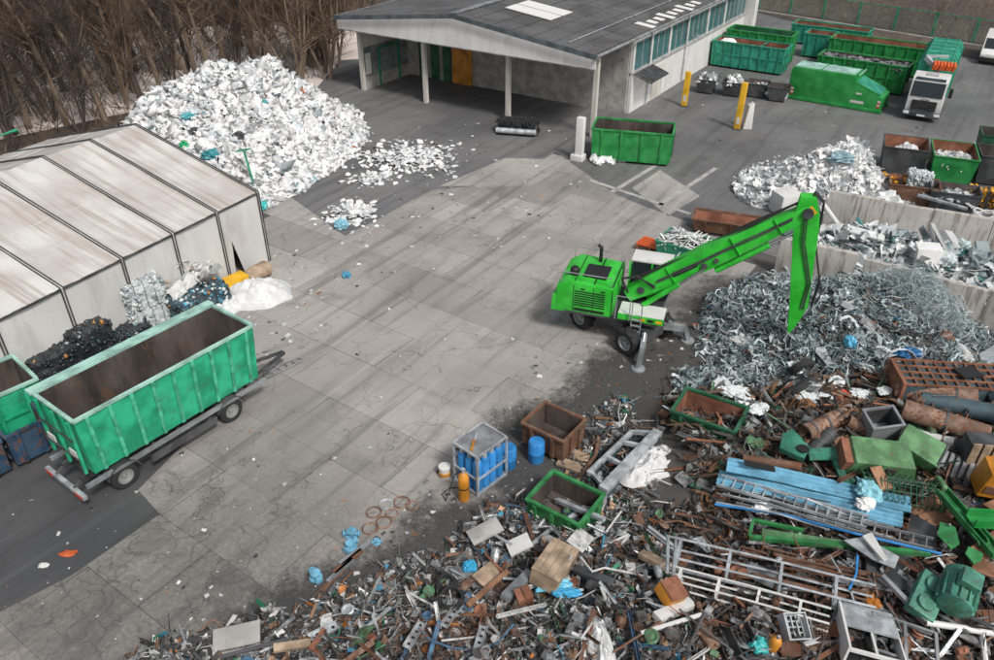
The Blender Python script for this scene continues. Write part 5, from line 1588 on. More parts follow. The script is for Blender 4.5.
m = MB(); m.tube([a.lerp(b, .55), b], .065, 8); m.build('cylinder_rod', M['chrome'], up, smooth=True)
for k in range(3):
    off = -.14 + k * .14; pts = []
    for i in range(9):
        t = i / 8; c = foot.lerp(elbow, t); pts.append((c.x, off, c.z + .56 + .06 * math.sin(t * 9 + k)))
    e = elbow
    pts += [(e.x + .1, off, e.z + .72), (e.x + .48, off, e.z + .4), (e.x + .52, off, e.z - .4), (e.x + .5, off, e.z - 1.2), (tip.x + .42, off, tip.z + 2.4), (tip.x + .33, off, tip.z + 1.3)]
    m = MB(); m.tube(pts, .035, 6, False); m.build('hydraulic_hose', M['rubber'], up)
for k in range(2):
    pts = []
    for i in range(7):
        t_ = .16 + .76 * i / 6; c_ = foot.lerp(elbow, t_); pts.append((c_.x, -(.62 - .12 * t_) / 2 - .045, c_.z + .12 - k * .1 + .015 * math.sin(i * 2.1 + k)))
    m = MB(); m.tube(pts, .028, 6, False); m.build('hydraulic_line', M['dark_steel'], up)
    pts = [(elbow.x - .1 + k * .1, -.29, elbow.z - .1), (elbow.x + .02 + k * .1, -.27, elbow.z - 1.2), (tip.x - .02 + k * .1, -.25, tip.z + 2.4), (tip.x - .05 + k * .1, -.24, tip.z + 1.2)]
    m = MB(); m.tube(pts, .026, 6, False); m.build('hydraulic_line', M['dark_steel'], up)
for k in range(2):
    m = MB(); m.tube([(.2, -.3 - k * .1, 2.2), (-.1, -.45 - k * .1, 2.9), (.5, -.4 - k * .1, 3.1), (1.3, -.36, 2.6 + k * .1)], .035, 6, False); m.build('hydraulic_hose', M['rubber'], up)
m = MB(); m.box(tuple(tip + Vector((.0, -.185, 1.4))), (.16, .012, .34)); m.build('sticker', M['white_paint'], up)
m = MB(); m.box(tuple(elbow + Vector((.12, -.24, .1))), (.35, .012, .2), (0, .8, 0)); m.build('logo_plate', M['yellow_paint'], up)

# ------------------------------------------------------------ small skips behind the bay wall
S_RZ = R(-22)
pS1 = G(905, 178); pS2 = G(951, 184); pS3 = G(900, 203); pS4 = G(952, 214)
tip_skip('dark skip with brown sides filled with bright white foam', pS1 + Vector((.1, 1.2, 0)), S_RZ, 'dark_steel', 'rust_light', 2.6, 2.6, 1.9, tp_=.88)
tarp('foam_sheet', 'bright white foam heap in the dark brown-sided skip', 'foam', pS1 + Vector((.25, 1.1, .95)), 1.05, 1.0, .95, 'tarp_white', 5.5)
tip_skip('green skip with rusty inside filled with pale mixed waste', pS2 + Vector((.1, .9, 0)), S_RZ, 'container_green', 'rust_light', 2.5, 3.3, 1.9, tp_=.88)
load('waste_load', 'pale mixed plastic waste in the green rusty skip', 'load', pS2 + Vector((.05, .6, 0)), S_RZ, 1.9, 2.3, 1.35, FILM + SHARDS, 120, .24, [(4, (.68, .69, .67)), (2, (.5, .53, .53)), (1, (.6, .45, .35)), (.5, (.3, .45, .5))], 'film_pieces', .35, .7)
tip_skip('low empty brown skip right behind the streaked bay wall', pS3 + Vector((.6, .2, 0)), S_RZ, 'rust_steel', 'rust_light', 2.7, 1.7, 1.25, tp_=.88)
tip_skip('low dark skip with grey profiles behind the streaked bay wall', pS4 + Vector((.1, .6, 0)), S_RZ, 'dark_steel', 'rust_inner', 2.6, 1.7, 1.3, tp_=.88)
load('profile_load', 'grey plastic profiles lying in the low dark skip', 'load', pS4 + Vector((.0, .6, 0)), S_RZ, 2.0, 1.2, .85, [BOX, ANG], 45, .11, [(2, (.45, .5, .52)), (1, (.65, .67, .67)), (1, (.2, .22, .23))], 'film_pieces', .2, .4, 6.0, .2)
tip_skip('black skip with dark load at the far end of the skip row', G(1000, 186) + Vector((0, .8, 0)), S_RZ, 'dark_steel', 'rust_inner', 2.6, 2.4, 1.9, tp_=.88)
tip_skip('small dark green skip corner behind the black skip', G(1001, 178) + Vector((.4, 2.2, 0)), S_RZ, 'dark_green', 'rust_inner', 2.2, 2.0, 2.2, tp_=.88)
YEL = [(5, (.70, .36, .02)), (2, (.6, .28, .02)), (1, (.2, .09, .02)), (.6, (.05, .03, .02))]
for px, py, n, lb in ((886, 192, 2, 'by the foam skip'), (972, 205, 3, 'by the bay wall')):
    for i in range(n):
        p = G(px, py) + Vector((math.cos(S_RZ), math.sin(S_RZ), 0)) * (i * 1.15)
        t = thing('wire_crate', 'wire crate packed with yellow plastic pieces ' + lb, 'crate', p, S_RZ, 'yellow filled crates ' + lb)
        m = MB()
        for x in (-.52, .52):
            for y in (-.45, .45): m.bx(x - .03, x + .03, y - .03, y + .03, 0, 1.1)
        for z in (.1, .4, .75, 1.08):
            for y in (-.46, .46): m.bx(-.5, .5, y - .015, y + .015, z - .015, z + .015)
            for x in (-.53, .53): m.bx(x - .015, x + .015, -.43, .43, z - .015, z + .015)
        m.build('frame', M['dark_steel'], t)
        s = Stuff(); k = 150; u = nrs.uniform(-.5, .5, (k, 3)) * np.array([.95, .82, .9]) + np.array([0, 0, .6])
        s.add(BOX, u, rots(k, .8), nrs.uniform(.05, .12, (k, 3)), pick(YEL, k)); s.build('fill', M['film_pieces'], t)['kind'] = 'stuff'
bale('pale wrapped bale of clear film between the foam skip and the green skip', G(914, 197), (1.3, 1.2, 1.55), S_RZ, CLR)
m = MB(); m.beam(G(918, 195, 1.5), G(967, 209, 1.5), .18, .14); tag(m.build('plastic_profile', M['galvanised'], bevel=.01), 'long pale profile lying across the low skips', 'profile')
for k in range(4):
    p = G(982, 220, 1.2) + Vector((.12 * k, .1 * k, 0)); m = MB()
    m.tube([p + Vector((math.cos(a * .55) * (.6 + .05 * k), math.sin(a * .55) * .45, .25 + .18 * math.sin(a * 1.1 + k))) for a in range(11)], .045, 6, False)
    tag(m.build('white_hose', M['white_paint']), 'pale hose looped over the edge of the low skip by the bay wall', 'hose', 'pale hoses by the bay wall')

# ------------------------------------------------------------ middle of the yard
cc = G(478, 497); CR = R(47)
cg = thing('cylinder_cage', 'galvanised cage holding rows of blue gas cylinders', 'cage', cc, CR)
CX, CY, CH = 1.4, 1.1, 1.75
m = MB()
for x in (0, CX):
    for y in (0, CY): m.bx(x - .035, x + .035, y - .035, y + .035, 0, CH)
m.build('corner_posts', M['galvanised'], cg)
for z in (.1, .75, CH):
    m = MB()
    for y in (0, CY): m.bx(.036, CX - .036, y - .03, y + .03, z - .03, z + .03)
    for x in (0, CX): m.bx(x - .03, x + .03, .036, CY - .036, z - .03, z + .03)
    m.build('rail_frame', M['galvanised'], cg)
m = MB(); m.bx(-.03, CX + .03, -.03, CY + .03, .02, .07); m.build('base_plate', M['grey_steel'], cg)
m = MB(); m.bx(.05, CX - .05, .05, CY - .05, CH - .02, CH + .01); m.build('roof_grid', M['grey_steel'], cg)
for x, y, w in ((.3, .5, .5), (.7, .75, .3)):
    m = MB(); m.box((x, y, CH + .05), (w, .07, .06), (0, 0, .6)); m.build('top_bar', M['orange_paint'] if w > .4 else M['galvanised'], cg)
cyl = MB(); cyl.lathe([(.16, .08), (.165, .12), (.165, 1.25), (.13, 1.33), (.05, 1.36), (.05, 1.45)], 14)
cyl_me = cyl.mesh('gas_cylinder', M['blue_paint'], smooth=True)
cap = MB(); cap.lathe([(.09, 1.34), (.09, 1.5), (.05, 1.56)], 10); cap_me = cap.mesh('valve_cap', M['galvanised'], smooth=True)
cs, sn = math.cos(CR), math.sin(CR)
for i in range(4):
    for j in range(3):
        x, y = .2 + i * .335, .2 + j * .35
        t = thing('gas_cylinder', 'blue gas cylinder with silver cap standing in the galvanised cage', 'gas cylinder', (cc.x + x * cs - y * sn, cc.y + x * sn + y * cs, 0), 0, 'blue cylinders in the cage')
        for nm, me in (('body', cyl_me), ('valve_cap', cap_me)):
            o = bpy.data.objects.new(nm, me); COL.objects.link(o); o.parent = t
oc = G(464, 499); t = thing('gas_cylinder', 'orange gas cylinder with black hose standing outside the blue cylinder cage', 'gas cylinder', oc)
m = MB(); m.lathe([(.17, 0), (.19, .05), (.19, .95), (.15, 1.1), (.06, 1.18)], 16); m.build('body', M['orange_paint'], t, smooth=True)
m = MB(); m.lathe([(.05, 1.16), (.05, 1.3), (.07, 1.3), (.07, 1.36)], 8); m.build('valve', M['galvanised'], t)
m = MB(); m.lathe([(.196, .55), (.196, .6)], 16); m.build('strap', M['black'], t)
m = MB(); m.tube([oc + Vector(q) for q in ((0, 0, 1.3), (-.3, .1, 1.0), (-.5, 0, .3), (-.6, -.1, .02), (-.75, .2, .02), (-.5, .5, .02), (-.2, .5, .02))], .018, 6, False); tag(m.build('gas_hose', M['rubber']), 'black gas hose coiling from the orange cylinder to the ground', 'hose')
t = thing('white_bucket', 'white bucket with dirty base on the concrete left of the cylinder cage', 'bucket', G(445, 476))
m = MB(); m.lathe([(.16, 0), (.2, .42)], 16); m.build('body', M['white_paint'], t, smooth=True)
m = MB(); m.lathe([(.215, .4), (.215, .46), (.05, .47)], 16); m.build('lid', M['white_paint'], t)
m = MB(); m.lathe([(.205, .1), (.212, .24)], 16); m.build('label_band', M['orange_paint'], t)
for px, py, lb in ((508, 466, 'blue plastic drum behind the cylinder cage'), (536, 460, 'blue drum standing beside the dirt track')):
    m = MB(); m.lathe([(.26, 0), (.29, .06), (.29, .42), (.305, .45), (.29, .48), (.29, .85), (.25, .9)], 18); tag(m.build('plastic_drum', M['blue_paint'], smooth=True, loc=G(px, py)), lb, 'drum')

def rim_container(label, A_, B_, C_, zr, out, inn, ribs=3, **kw):
    """from three rim corners at height zr: near-left A, far-left B, far-right C"""
    a, b, c = G(*A_, zr), G(*B_, zr), G(*C_, zr)
    th = ang(b, c); L = (c - b).length; W = abs((a - b).dot(Vector((math.sin(th), -math.cos(th), 0))))
    o = b + Vector((math.sin(th), -math.cos(th), 0)) * W
    return container('open_container', label, (o.x, o.y, 0), th, L, W, zr, out, inn, ribs, **kw)
rc = rim_container('green scrap container with wooden-brown inside standing beside the cylinder cage', (518, 495), (553, 471), (604, 495), 1.0, 'beam_green', 'rust_inner', 3, door=False)
m = MB(); m.beam(Vector((.5, 1.0, .45)), Vector((2.4, .7, .95)), .14, .14); tag(m.build('steel_bar', M['galvanised']), 'pale steel bar leaning inside the green container by the cage', 'bar')
bpy.data.objects[rc.name]
_sb = [o for o in COL.objects if o.name.startswith('steel_bar')][-1]; _sb.location = rc.location; _sb.rotation_euler = rc.rotation_euler
rim_container('narrow green container with brown inside at the edge of the scrap field', (677, 413), (687, 388), (748, 408), 1.35, 'dark_green', 'rust_light', 3, door=False)
rim_container('rusty open steel box on the concrete behind the cylinder cage', (524, 424), (545, 402), (586, 420), 1.1, 'rust_steel', 'rust_inner', 2, door=False)

# dumped machine frame and pallets
def BGz(p, z): return G(p[0], p[1], z)
mf = thing('dumped_machine', 'pale long machine frame with teal tub lying beside the scrap', 'machine', G(625, 478))
def loc_(v): return Vector(v) - mf.location
m = MB(); a, b = G(603, 490, .9), G(658, 432, .9); m.beam(loc_(a), loc_(b), .35, .2); m.build('top_beam', M['galvanised'], mf, bevel=.02)
a2, b2 = G(588, 474, .8), G(632, 432, .8); m = MB(); m.beam(loc_(a2), loc_(b2), .14, .2); m.build('side_beam', M['galvanised'], mf, bevel=.02)
for k in (.05, .4, .75, 1.0):
    m = MB(); m.beam(loc_(a.lerp(b, k)) - Vector((0, 0, .06)), loc_(a2.lerp(b2, k)), .12, .14); m.build('cross_member', M['galvanised'], mf)
m = MB(); q = [a.lerp(b, .1), a.lerp(b, .95), b2.lerp(a2, .05), a2.lerp(b2, .1)]
m.add([tuple(loc_(p) + Vector((0, 0, -.15))) for p in q] + [tuple(loc_(p) * .97 + Vector((0, 0, -.68))) for p in q], [(4, 5, 6, 7), (0, 1, 5, 4), (1, 2, 6, 5), (2, 3, 7, 6), (3, 0, 4, 7)]); m.build('tub', M['dark_teal_steel'], mf)
for k in (.05, .9):
    m = MB(); m.beam(loc_(a.lerp(b, k)) - Vector((0, 0, .1)), loc_(a.lerp(b, k)) - Vector((0, 0, .9)), .12, .12); m.build('leg', M['galvanised'], mf)
tarp('white_hood', 'bulging white plastic hood lying on the pale machine frame', 'hood', G(648, 468, .35), .75, 1.25, .55, 'tarp_white', 2.2, R(-45))
for i, (p1, p2) in enumerate((((566, 452), (590, 459)), ((558, 461), (584, 470)))):
    m = MB(); m.beam(G(*p1, .12), G(*p2, .12), .42, .1); tag(m.build('wooden_plank', M['wood'], bevel=.01), 'short pale plank lying on dark soil, ' + ('farther from' if i == 0 else 'nearer to') + ' the green container by the cage', 'plank')
m = MB(); pts = [G(599, 437, .25), G(596, 455, .3), G(586, 470, .25), G(577, 482, .15)]
for i in range(3): m.beam(pts[i], pts[i + 1], .12, .1)
tag(m.build('curved_bar', M['rust_pipe']), 'curved brown bar lying over the pale planks', 'bar')

# teal bin with white strips, orange pallet box behind the boom
pb = G(682, 262); tip_skip('teal skip heaped with white strips behind the excavator boom', pb, R(-35), 'teal_green', 'rust_inner', 2.4, 1.8, 1.25, tp_=.88)
load('strip_load', 'white plastic strips heaped in the teal skip behind the boom', 'load', pb, R(-35), 2.0, 1.6, 1.15, [BOX, ANG], 110, .05, [(4, (.78, .79, .78)), (2, (.6, .64, .64))], 'film_pieces', .55, .5, 9.0, .35)
t = thing('pallet_box', 'low red-orange pallet box on the yard behind the excavator', 'pallet', G(653, 250), R(-35))
for i in range(4):
    m = MB(); m.bx(-.8, .8, -.5 + i * .27, -.3 + i * .27, .32, .4); m.build('deck_board', M['red_orange'], t)
for x in (-.7, 0, .7):
    m = MB(); m.bx(x - .07, x + .07, -.5, .52, 0, .318); m.build('bearer', M['brown_wood'], t)
# sweeping brush attachment on the asphalt
t = thing('brush_attachment', 'sweeping brush attachment with silver bar and dark bristles on the asphalt', 'brush', G(517, 134), R(-12))
m = MB(); m.tube([(-1.45, -.45, .35), (1.45, -.45, .35)], .2, 10); m.build('bar', M['galvanised'], t, smooth=True)
s = Stuff(); k = 700; u = np.stack([nrs.uniform(-1.4, 1.4, k), nrs.uniform(-.2, .9, k), np.full(k, .5)], 1)
s.add(BOX, u, rots(k, .35), np.tile([[.03, .03, .5]], (k, 1)), pick([(1, (.03, .03, .032)), (1, (.06, .06, .062))], k)); s.build('bristles', M['film_pieces'], t)['kind'] = 'stuff'
# gate post and green container behind
t = thing('gate_post', 'white post on a concrete foot beside the short green container', 'post', G(579, 160), R(-30))
m = MB(); m.bx(-.25, .25, -.2, .2, .3, 2.9); m.build('post', M['white_wall'], t, bevel=.02)
m = MB(); m.bx(-.5, .35, -.35, .35, 0, .4); m.build('foot', M['white_wall'], t, bevel=.04)
container('open_container', 'short green container behind the white post', G(590, 161), R(-14), 5.2, 2.4, 2.2, 'container_green', 'rust_inner', 4)
container('open_container', 'low brown open trough standing before the concrete push wall', G(690, 234), R(-20), 4.2, 1.5, .9, 'rust_steel', 'rust_light', 3, flare=.25)
s = Stuff(); n = 46; c0, c1 = G(592, 164), G(622, 160); k = nrs.uniform(0, 1, n)
s.add(FILM[2], np.stack([c0.x + (c1.x - c0.x) * k, c0.y + (c1.y - c0.y) * k + nrs.normal(0, .25, n), nrs.uniform(.05, .3, n)], 1), rots(n, .6), nrs.uniform(.12, .32, (n, 3)), pick(WPAL[:3], n))
tag(s.build('foam_bits', M['film_pieces']), 'row of white foam bits at the foot of the short green container', 'foam', kind='stuff')

# small film drifts on the yard
def drift(label, px, py, rx, ry, n, h=.3, pal=None):
    c = G(px, py); s = Stuff(); x = nrs.normal(0, rx / 2, n); y = nrs.normal(0, ry / 2, n)
    z = .03 + h * np.exp(-(x / rx * 1.6) ** 2 - (y / ry * 1.6) ** 2) * nrs.uniform(0, 1, n)
    sz = .05 + .17 * nrs.uniform(0, 1, n) ** 1.5
    for i in range(5):
        q = np.arange(n) % 5 == i
        s.add(SHARDS[i] if i % 2 else FILM[i], np.stack([c.x + x[q], c.y + y[q], z[q]], 1), rots(q.sum(), .35), np.stack([sz[q] * 1.3, sz[q], sz[q] * .4], 1), pick(pal or WPAL[:4], q.sum()))
    tag(s.build('film_drift', M['film_pieces']), label, 'plastic litter', kind='stuff')
drift('white film drift on the asphalt beside the wood heap', 408, 158, 3.2, 3.0, 620, .4)
drift('small white film drift at the asphalt edge', 352, 214, 1.5, 1.7, 230, .35)
drift('thin line of white film shreds near the tarpaulin', 368, 180, 1.4, 1.1, 120, .2)
bag('plastic_bag', 'pale blue bag on the concrete next to the small film drift', 'bag', G(341, 228) + Vector((0, 0, .22)), (.4, .35, .3), (.2, .42, .52), 7)
bag('plastic_bag', 'small blue bag alone on the concrete', 'bag', G(347, 277) + Vector((0, 0, .12)), (.22, .2, .18), (.06, .25, .38), 8)
# litter flakes over the whole yard
lt = Stuff()
def litter(n, poly, pal, smin, smax):
    pts = []; xs = [p[0] for p in poly]; ys = [p[1] for p in poly]
    while len(pts) < n:
        px, py = nrs.uniform(min(xs), max(xs)), nrs.uniform(min(ys), max(ys))
        if pnt_in(px, py, poly): q = G(px, py); pts.append((q.x, q.y, .02))
    n = len(pts); sz = smin + (smax - smin) * nrs.uniform(0, 1, n) ** 3
    for i in range(6):
        q = np.arange(n) % 6 == i
        lt.add(SHARDS[i], np.array(pts)[q], rots(q.sum(), .2), np.stack([sz[q] * 1.4, sz[q], sz[q] * .25], 1), pick(pal, q.sum()))
LP = [(5, (.6, .6, .58)), (2, (.4, .4, .38)), (1, (.05, .05, .05)), (.5, (.45, .2, .08)), (.3, (.1, .35, .45))]
litter(300, [(340, 120), (640, 120), (560, 240), (430, 260), (330, 300)], LP, .02, .11)
litter(70, [(440, 250), (580, 250), (600, 400), (330, 470), (300, 300)], LP, .015, .07)
litter(120, [(0, 460), (200, 420), (360, 420), (420, 540), (200, 640), (0, 640)], LP, .012, .055)
litter(110, [(690, 100), (990, 120), (990, 160), (780, 220)], LP, .02, .1)
litter(900, [(560, 330), (720, 290), (700, 430), (560, 560), (420, 560), (380, 620), (280, 640)], [(2, (.5, .5, .49)), (3, (.2, .2, .19)), (3, (.05, .05, .05)), (1, (.2, .1, .05))], .01, .08)
litter(160, [(240, 250), (330, 250), (320, 340), (250, 370)], LP, .02, .1)
tag(lt.build('litter', M['film_pieces']), 'small scraps of litter scattered over the yard', 'litter', kind='stuff')
bag('rag', 'red-orange rag lying alone on the dark asphalt', 'rag', G(68, 554) + Vector((0, 0, .03)), (.28, .13, .05), (.5, .1, .03), 2, sub=2)
bag('rag', 'pale rag on the asphalt near the red-orange rag', 'rag', G(44, 566) + Vector((0, 0, .03)), (.16, .09, .05), (.6, .6, .56), 5)
# steel rings and cyan valves on the stained concrete
for i, (px, py, r_) in enumerate(((374, 513, .24), (386, 505, .22), (402, 503, .26), (412, 506, .2), (384, 523, .25), (370, 529, .24), (392, 514, .2))):
    m = MB(); m.tube([(math.cos(a * .393) * r_, math.sin(a * .393) * r_, .035) for a in range(16)], .03, 6, closed=True)
    tag(m.build('steel_ring', M['rust_pipe'] if i != 1 else M['galvanised'], loc=G(px, py)), ('pale galvanised ring lying among the rusty rings on the concrete' if i == 1 else 'rusty steel ring lying on the stained concrete'), 'ring', None if i == 1 else 'rusty rings on the concrete')
for i, (px, py) in enumerate(((352, 536), (351, 548), (316, 578), (377, 543))):
    s_ = .6 if i == 3 else 1.0
    t = thing('valve_body', ['cyan cast valve, upper one of the touching pair on the concrete', 'cyan cast valve, lower one of the touching pair on the concrete', 'cyan valve lying alone by the oil-stained slats', 'smallest cyan valve beside the rusty rings'][i], 'valve', G(px, py), i * 1.1)
    t.scale = (s_, s_, s_)
    m = MB(); m.lathe([(.2, 0), (.2, .05), (.11, .06), (.11, .2), (.16, .21), (.16, .25)], 14, (0, 0, 0)); m.build('body', M['cyan_paint'], t, smooth=True)
    m = MB(); m.lathe([(.07, -.27), (.12, -.26), (.12, -.22), (.06, -.21), (.06, .21), (.12, .22), (.12, .26), (.07, .27)], 12, (0, 0, .12), 'x'); m.build('flange', M['cyan_paint'], t, smooth=True)
for i in range(4):
    a, b = G(322 + i * 6, 592 - i * 9), G(344 + i * 9, 569 - i * 9)
    m = MB(); m.beam(a + Vector((0, 0, .04)), b + Vector((0, 0, .04)), .16, .07); tag(m.build('flat_bar', M['grey_steel'] if i % 2 else M['rust_steel']), ('grey' if i % 2 else 'rust-brown') + ' flat slat lying on the oil-stained concrete', 'slat', ('grey' if i % 2 else 'brown') + ' slats on the oil-stained concrete')
# thin frames on the ground by the emerald container
for i, (p1, p2) in enumerate((((255, 378), (298, 357)), ((262, 372), (276, 358)))):
    a, b = G(*p1, .08), G(*p2, .08); m = MB(); d = (b - a).cross(Vector((0, 0, 1))).normalized() * .35
    m.tube([a, b], .03, 6); m.tube([a + d, b + d], .03, 6)
    for k in range(7): m.tube([a.lerp(b, k / 6), a.lerp(b, k / 6) + d], .025, 5)
    tag(m.build('scrap_ladder', M['grey_steel']), ('long' if i == 0 else 'short') + ' grey ladder-like frame lying by the front of the emerald container', 'frame')

# ------------------------------------------------------------ the scrap field
SH = [(18.2, 29.2, .9, 1.7, 1.6, R(-25)), (16.4, 29.2, 1.75, 3.6, 2.8, R(-25)), (13.6, 27.8, 1.0, 2.9, 2.6, 0), (17.5, 22.0, 1.5, 6.0, 3.2, 0), (3.2, 11.6, 1.5, 5.6, 3.0, 0),
      (11.5, 14.2, 1.25, 6.0, 3.6, 0), (10.5, 20.8, .75, 4.2, 3.4, 0), (6.8, 20.3, .42, 2.6, 2.2, 0), (-6.3, 11.0, .55, 3.2, 1.9, 0), (2.6, 16.4, .4, 2.2, 1.1, R(-25)), (.6, 17.2, .22, 1.0, .9, 0), (20, 16, 1.2, 5, 5, 0)]
w2a, w2b = Vector((17.3, 32.6, 0)), Vector((30.0, 23.4, 0))
def sh(x, y):
    h = gauss(x, y, SH)
    # stays in front of the bay walls
    d = (w2b - w2a).normalized(); nn = Vector((-d.y, d.x, 0)); p = Vector((x, y, 0))
    q = (p - w2a).dot(nn)
    if q > -.35 and x > 16.5: return 0.0
    if x <= 17.3:
        d2 = Vector((3.1, -1.8, 0)).normalized(); n2 = Vector((-d2.y, d2.x, 0))
        if (p - Vector((14.0, 34.7, 0))).dot(n2) > -.35: return 0.0
    h += (.42 * noise.noise(Vector((x * .8, y * .8, 2))) + .24 * noise.noise(Vector((x * 2.1, y * 2.1, 5)))) * min(1, h * 1.5)
    return max(0.0, h)
hm4 = heap_mesh('heap_core', sh, -12, 30, 7, 34, .4, M['earth'], .06)

def scrap_zone(x, y):
    if y > 24.5: return 'a'
    if x > 6.5 and y > 18.0: return 'b'
    if x > 5.2 and y > 12.2 + (x - 5.2) * -.08: return 'd'
    return 'c'
P_A = [(4, (.22, .28, .295)), (5, (.34, .41, .425)), (3.4, (.55, .6, .61)), (3, (.11, .15, .16)), (3, (.04, .052, .056)), (.4, (.05, .18, .27)), (.25, (.28, .1, .05)), (.5, (.17, .12, .09))]
P_B = [(4, (.10, .065, .045)), (3, (.05, .045, .042)), (2, (.2, .11, .065)), (2, (.15, .16, .16)), (1, (.35, .37, .37)), (.5, (.28, .12, .04)), (.5, (.05, .16, .1))]
P_C = [(4, (.19, .195, .2)), (5, (.08, .08, .082)), (3, (.36, .37, .375)), (2.2, (.6, .6, .59)), (2, (.17, .10, .065)), (1, (.32, .2, .12)), (.35, (.05, .25, .38)), (.3, (.03, .2, .1)), (.35, (.42, .15, .03)), (3, (.03, .03, .031))]
P_D = [(5, (.045, .038, .034)), (4, (.085, .06, .045)), (2, (.14, .08, .05)), (2, (.12, .12, .12)), (1, (.3, .3, .3)), (.5, (.5, .5, .49)), (.3, (.04, .13, .08)), (.3, (.24, .1, .03))]
sc_d = Stuff(); sc_a = Stuff(); sc_b = Stuff(); sc_c = Stuff()
def zfn(z):
    return lambda x, y: sh(x, y) if scrap_zone(x, y) == z else 0.0
fa_, fb_, fc_, fd_ = zfn('a'), zfn('b'), zfn('c'), zfn('d')
# under the stick: shredded light metal and foil
scatter_heap(sc_a, fa_, 7600, 7, 26, 24.5, 34, SHARDS, .025, .15, P_A, flat=1.0, tilt=.9, cut=.08, lift=.1, power=2.2)
scatter_heap(sc_a, fa_, 2600, 7, 26, 24.5, 34, BENT, .15, .5, P_A, flat=1.0, tilt=.5, cut=.08)
scatter_heap(sc_a, fa_, 700, 7, 26, 24.5, 34, FILM, .05, .17, P_A, cut=.08)
scatter_heap(sc_a, fa_, 260, 7, 26, 24.5, 34, CURL, .12, .35, P_A, flat=1.0, cut=.08)
scatter_heap(sc_a, fa_, 1800, 7, 26, 24.5, 34, CURLF, .2, .6, P_A[:3], flat=1.0, cut=.08, lift=.2)
# rusty middle
scatter_heap(sc_b, fb_, 2600, 6, 26, 18, 24.6, SHARDS, .04, .26, P_B, flat=1.0, tilt=.8, cut=.06, lift=.1, power=2.2)
scatter_heap(sc_b, fb_, 1500, 6, 26, 18, 24.6, BENT, .2, .9, P_B, flat=1.0, tilt=.3, cut=.06)
scatter_heap(sc_b, fb_, 420, 6, 26, 18, 24.6, [ANG, CHA, TUB, BOX], .025, .07, P_B, flat=1.0, tilt=.3, cut=.06, elong=9, lift=1)
scatter_heap(sc_b, fb_, 700, 6, 26, 18, 24.6, CURL, .12, .5, P_B, flat=1.0, cut=.06)
# loose foreground
scatter_heap(sc_c, fc_, 9500, -11, 8, 8.5, 24.6, SHARDS, .018, .14, P_C, flat=1.0, tilt=.9, cut=.05, lift=.1, power=2.4)
scatter_heap(sc_c, fc_, 2200, -11, 8, 8.5, 24.6, BENT, .12, .55, P_C, flat=1.0, tilt=.5, cut=.05)
scatter_heap(sc_c, fc_, 2000, -11, 8, 8.5, 24.6, [ANG, CHA, TUB, BOX], .012, .05, P_C, flat=1.0, tilt=.5, cut=.05, elong=7, lift=1)
scatter_heap(sc_c, fc_, 700, -11, 8, 8.5, 24.6, [BOX], .04, .12, P_C, flat=.6, tilt=.7, cut=.05, lift=.5)
scatter_heap(sc_c, fc_, 1200, -11, 8, 8.5, 24.6, CURL, .06, .3, P_C, flat=1.0, cut=.05)
scatter_heap(sc_c, fc_, 200, -11, 8, 8.5, 24.6, [RING], .05, .14, P_C, flat=1.0, cut=.05, lift=.5)
scatter_heap(sc_d, fd_, 4200, 5, 24, 11, 18.2, SHARDS, .02, .18, P_D, flat=1.0, tilt=.9, cut=.05, lift=.1, power=2.4)
scatter_heap(sc_d, fd_, 1300, 5, 24, 11, 18.2, BENT, .15, .7, P_D, flat=1.0, tilt=.35, cut=.05)
scatter_heap(sc_d, fd_, 700, 5, 24, 11, 18.2, [ANG, CHA, TUB, BOX], .012, .045, P_D, flat=1.0, tilt=.35, cut=.05, elong=9, lift=1)
scatter_heap(sc_d, fd_, 700, 5, 24, 11, 18.2, CURL, .06, .3, P_D, flat=1.0, cut=.05)
tag(sc_d.build('dark_scrap', M['scrap_pieces']), 'dark brown fine scrap beneath the lattice frames and the teal motor', 'scrap heap', kind='stuff')
oa = tag(sc_a.build('light_scrap', M['scrap_pieces']), 'teal-grey mound of shredded light metal under the excavator stick', 'scrap heap', kind='stuff')
tag(sc_b.build('rusty_scrap', M['scrap_pieces']), 'dark rusty scrap bits between the pipes and the blue panels', 'scrap heap', kind='stuff')
oc_ = tag(sc_c.build('mixed_scrap', M['scrap_pieces']), 'grey loose mixed metal scrap spread over the near ground', 'scrap heap', kind='stuff')
hm4.parent = oa; hm4['kind'] = 'stuff'

# pale wire tangle
def tang(x, y):
    return gauss(x, y, [(18.6, 29.2, 1.0, 2.3, 1.7, R(-25)), (19.9, 28.0, .6, 1.4, 1.2, 0)])
wt = Stuff()
wn_ = 2300
xx = nrs.normal(18.3, 1.0, wn_); yy = nrs.normal(28.9, .95, wn_)
ok_ = np.array([sh(a, b) > .25 for a, b in zip(xx, yy)]); xx, yy = xx[ok_], yy[ok_]; wn_ = len(xx)
zz = np.array([sh(a, b) for a, b in zip(xx, yy)]) + nrs.uniform(-.1, .45, wn_) * np.exp(-((xx - 18.3) / 1.5) ** 2)
sz = nrs.uniform(.25, .85, wn_)
for i in range(8):
    q = np.arange(wn_) % 8 == i
    wt.add(CURLF[i], np.stack([xx[q], yy[q], zz[q]], 1), rots(q.sum(), .9), np.stack([sz[q]] * 3, 1), pick([(4, (.42, .50, .51)), (3, (.6, .67, .67)), (3, (.2, .27, .29))], q.sum()))
tag(wt.build('wire_tangle', M['wire_pieces']), 'pale grey-green tangle of thin wire heaped against the bay wall', 'wire tangle', kind='stuff')

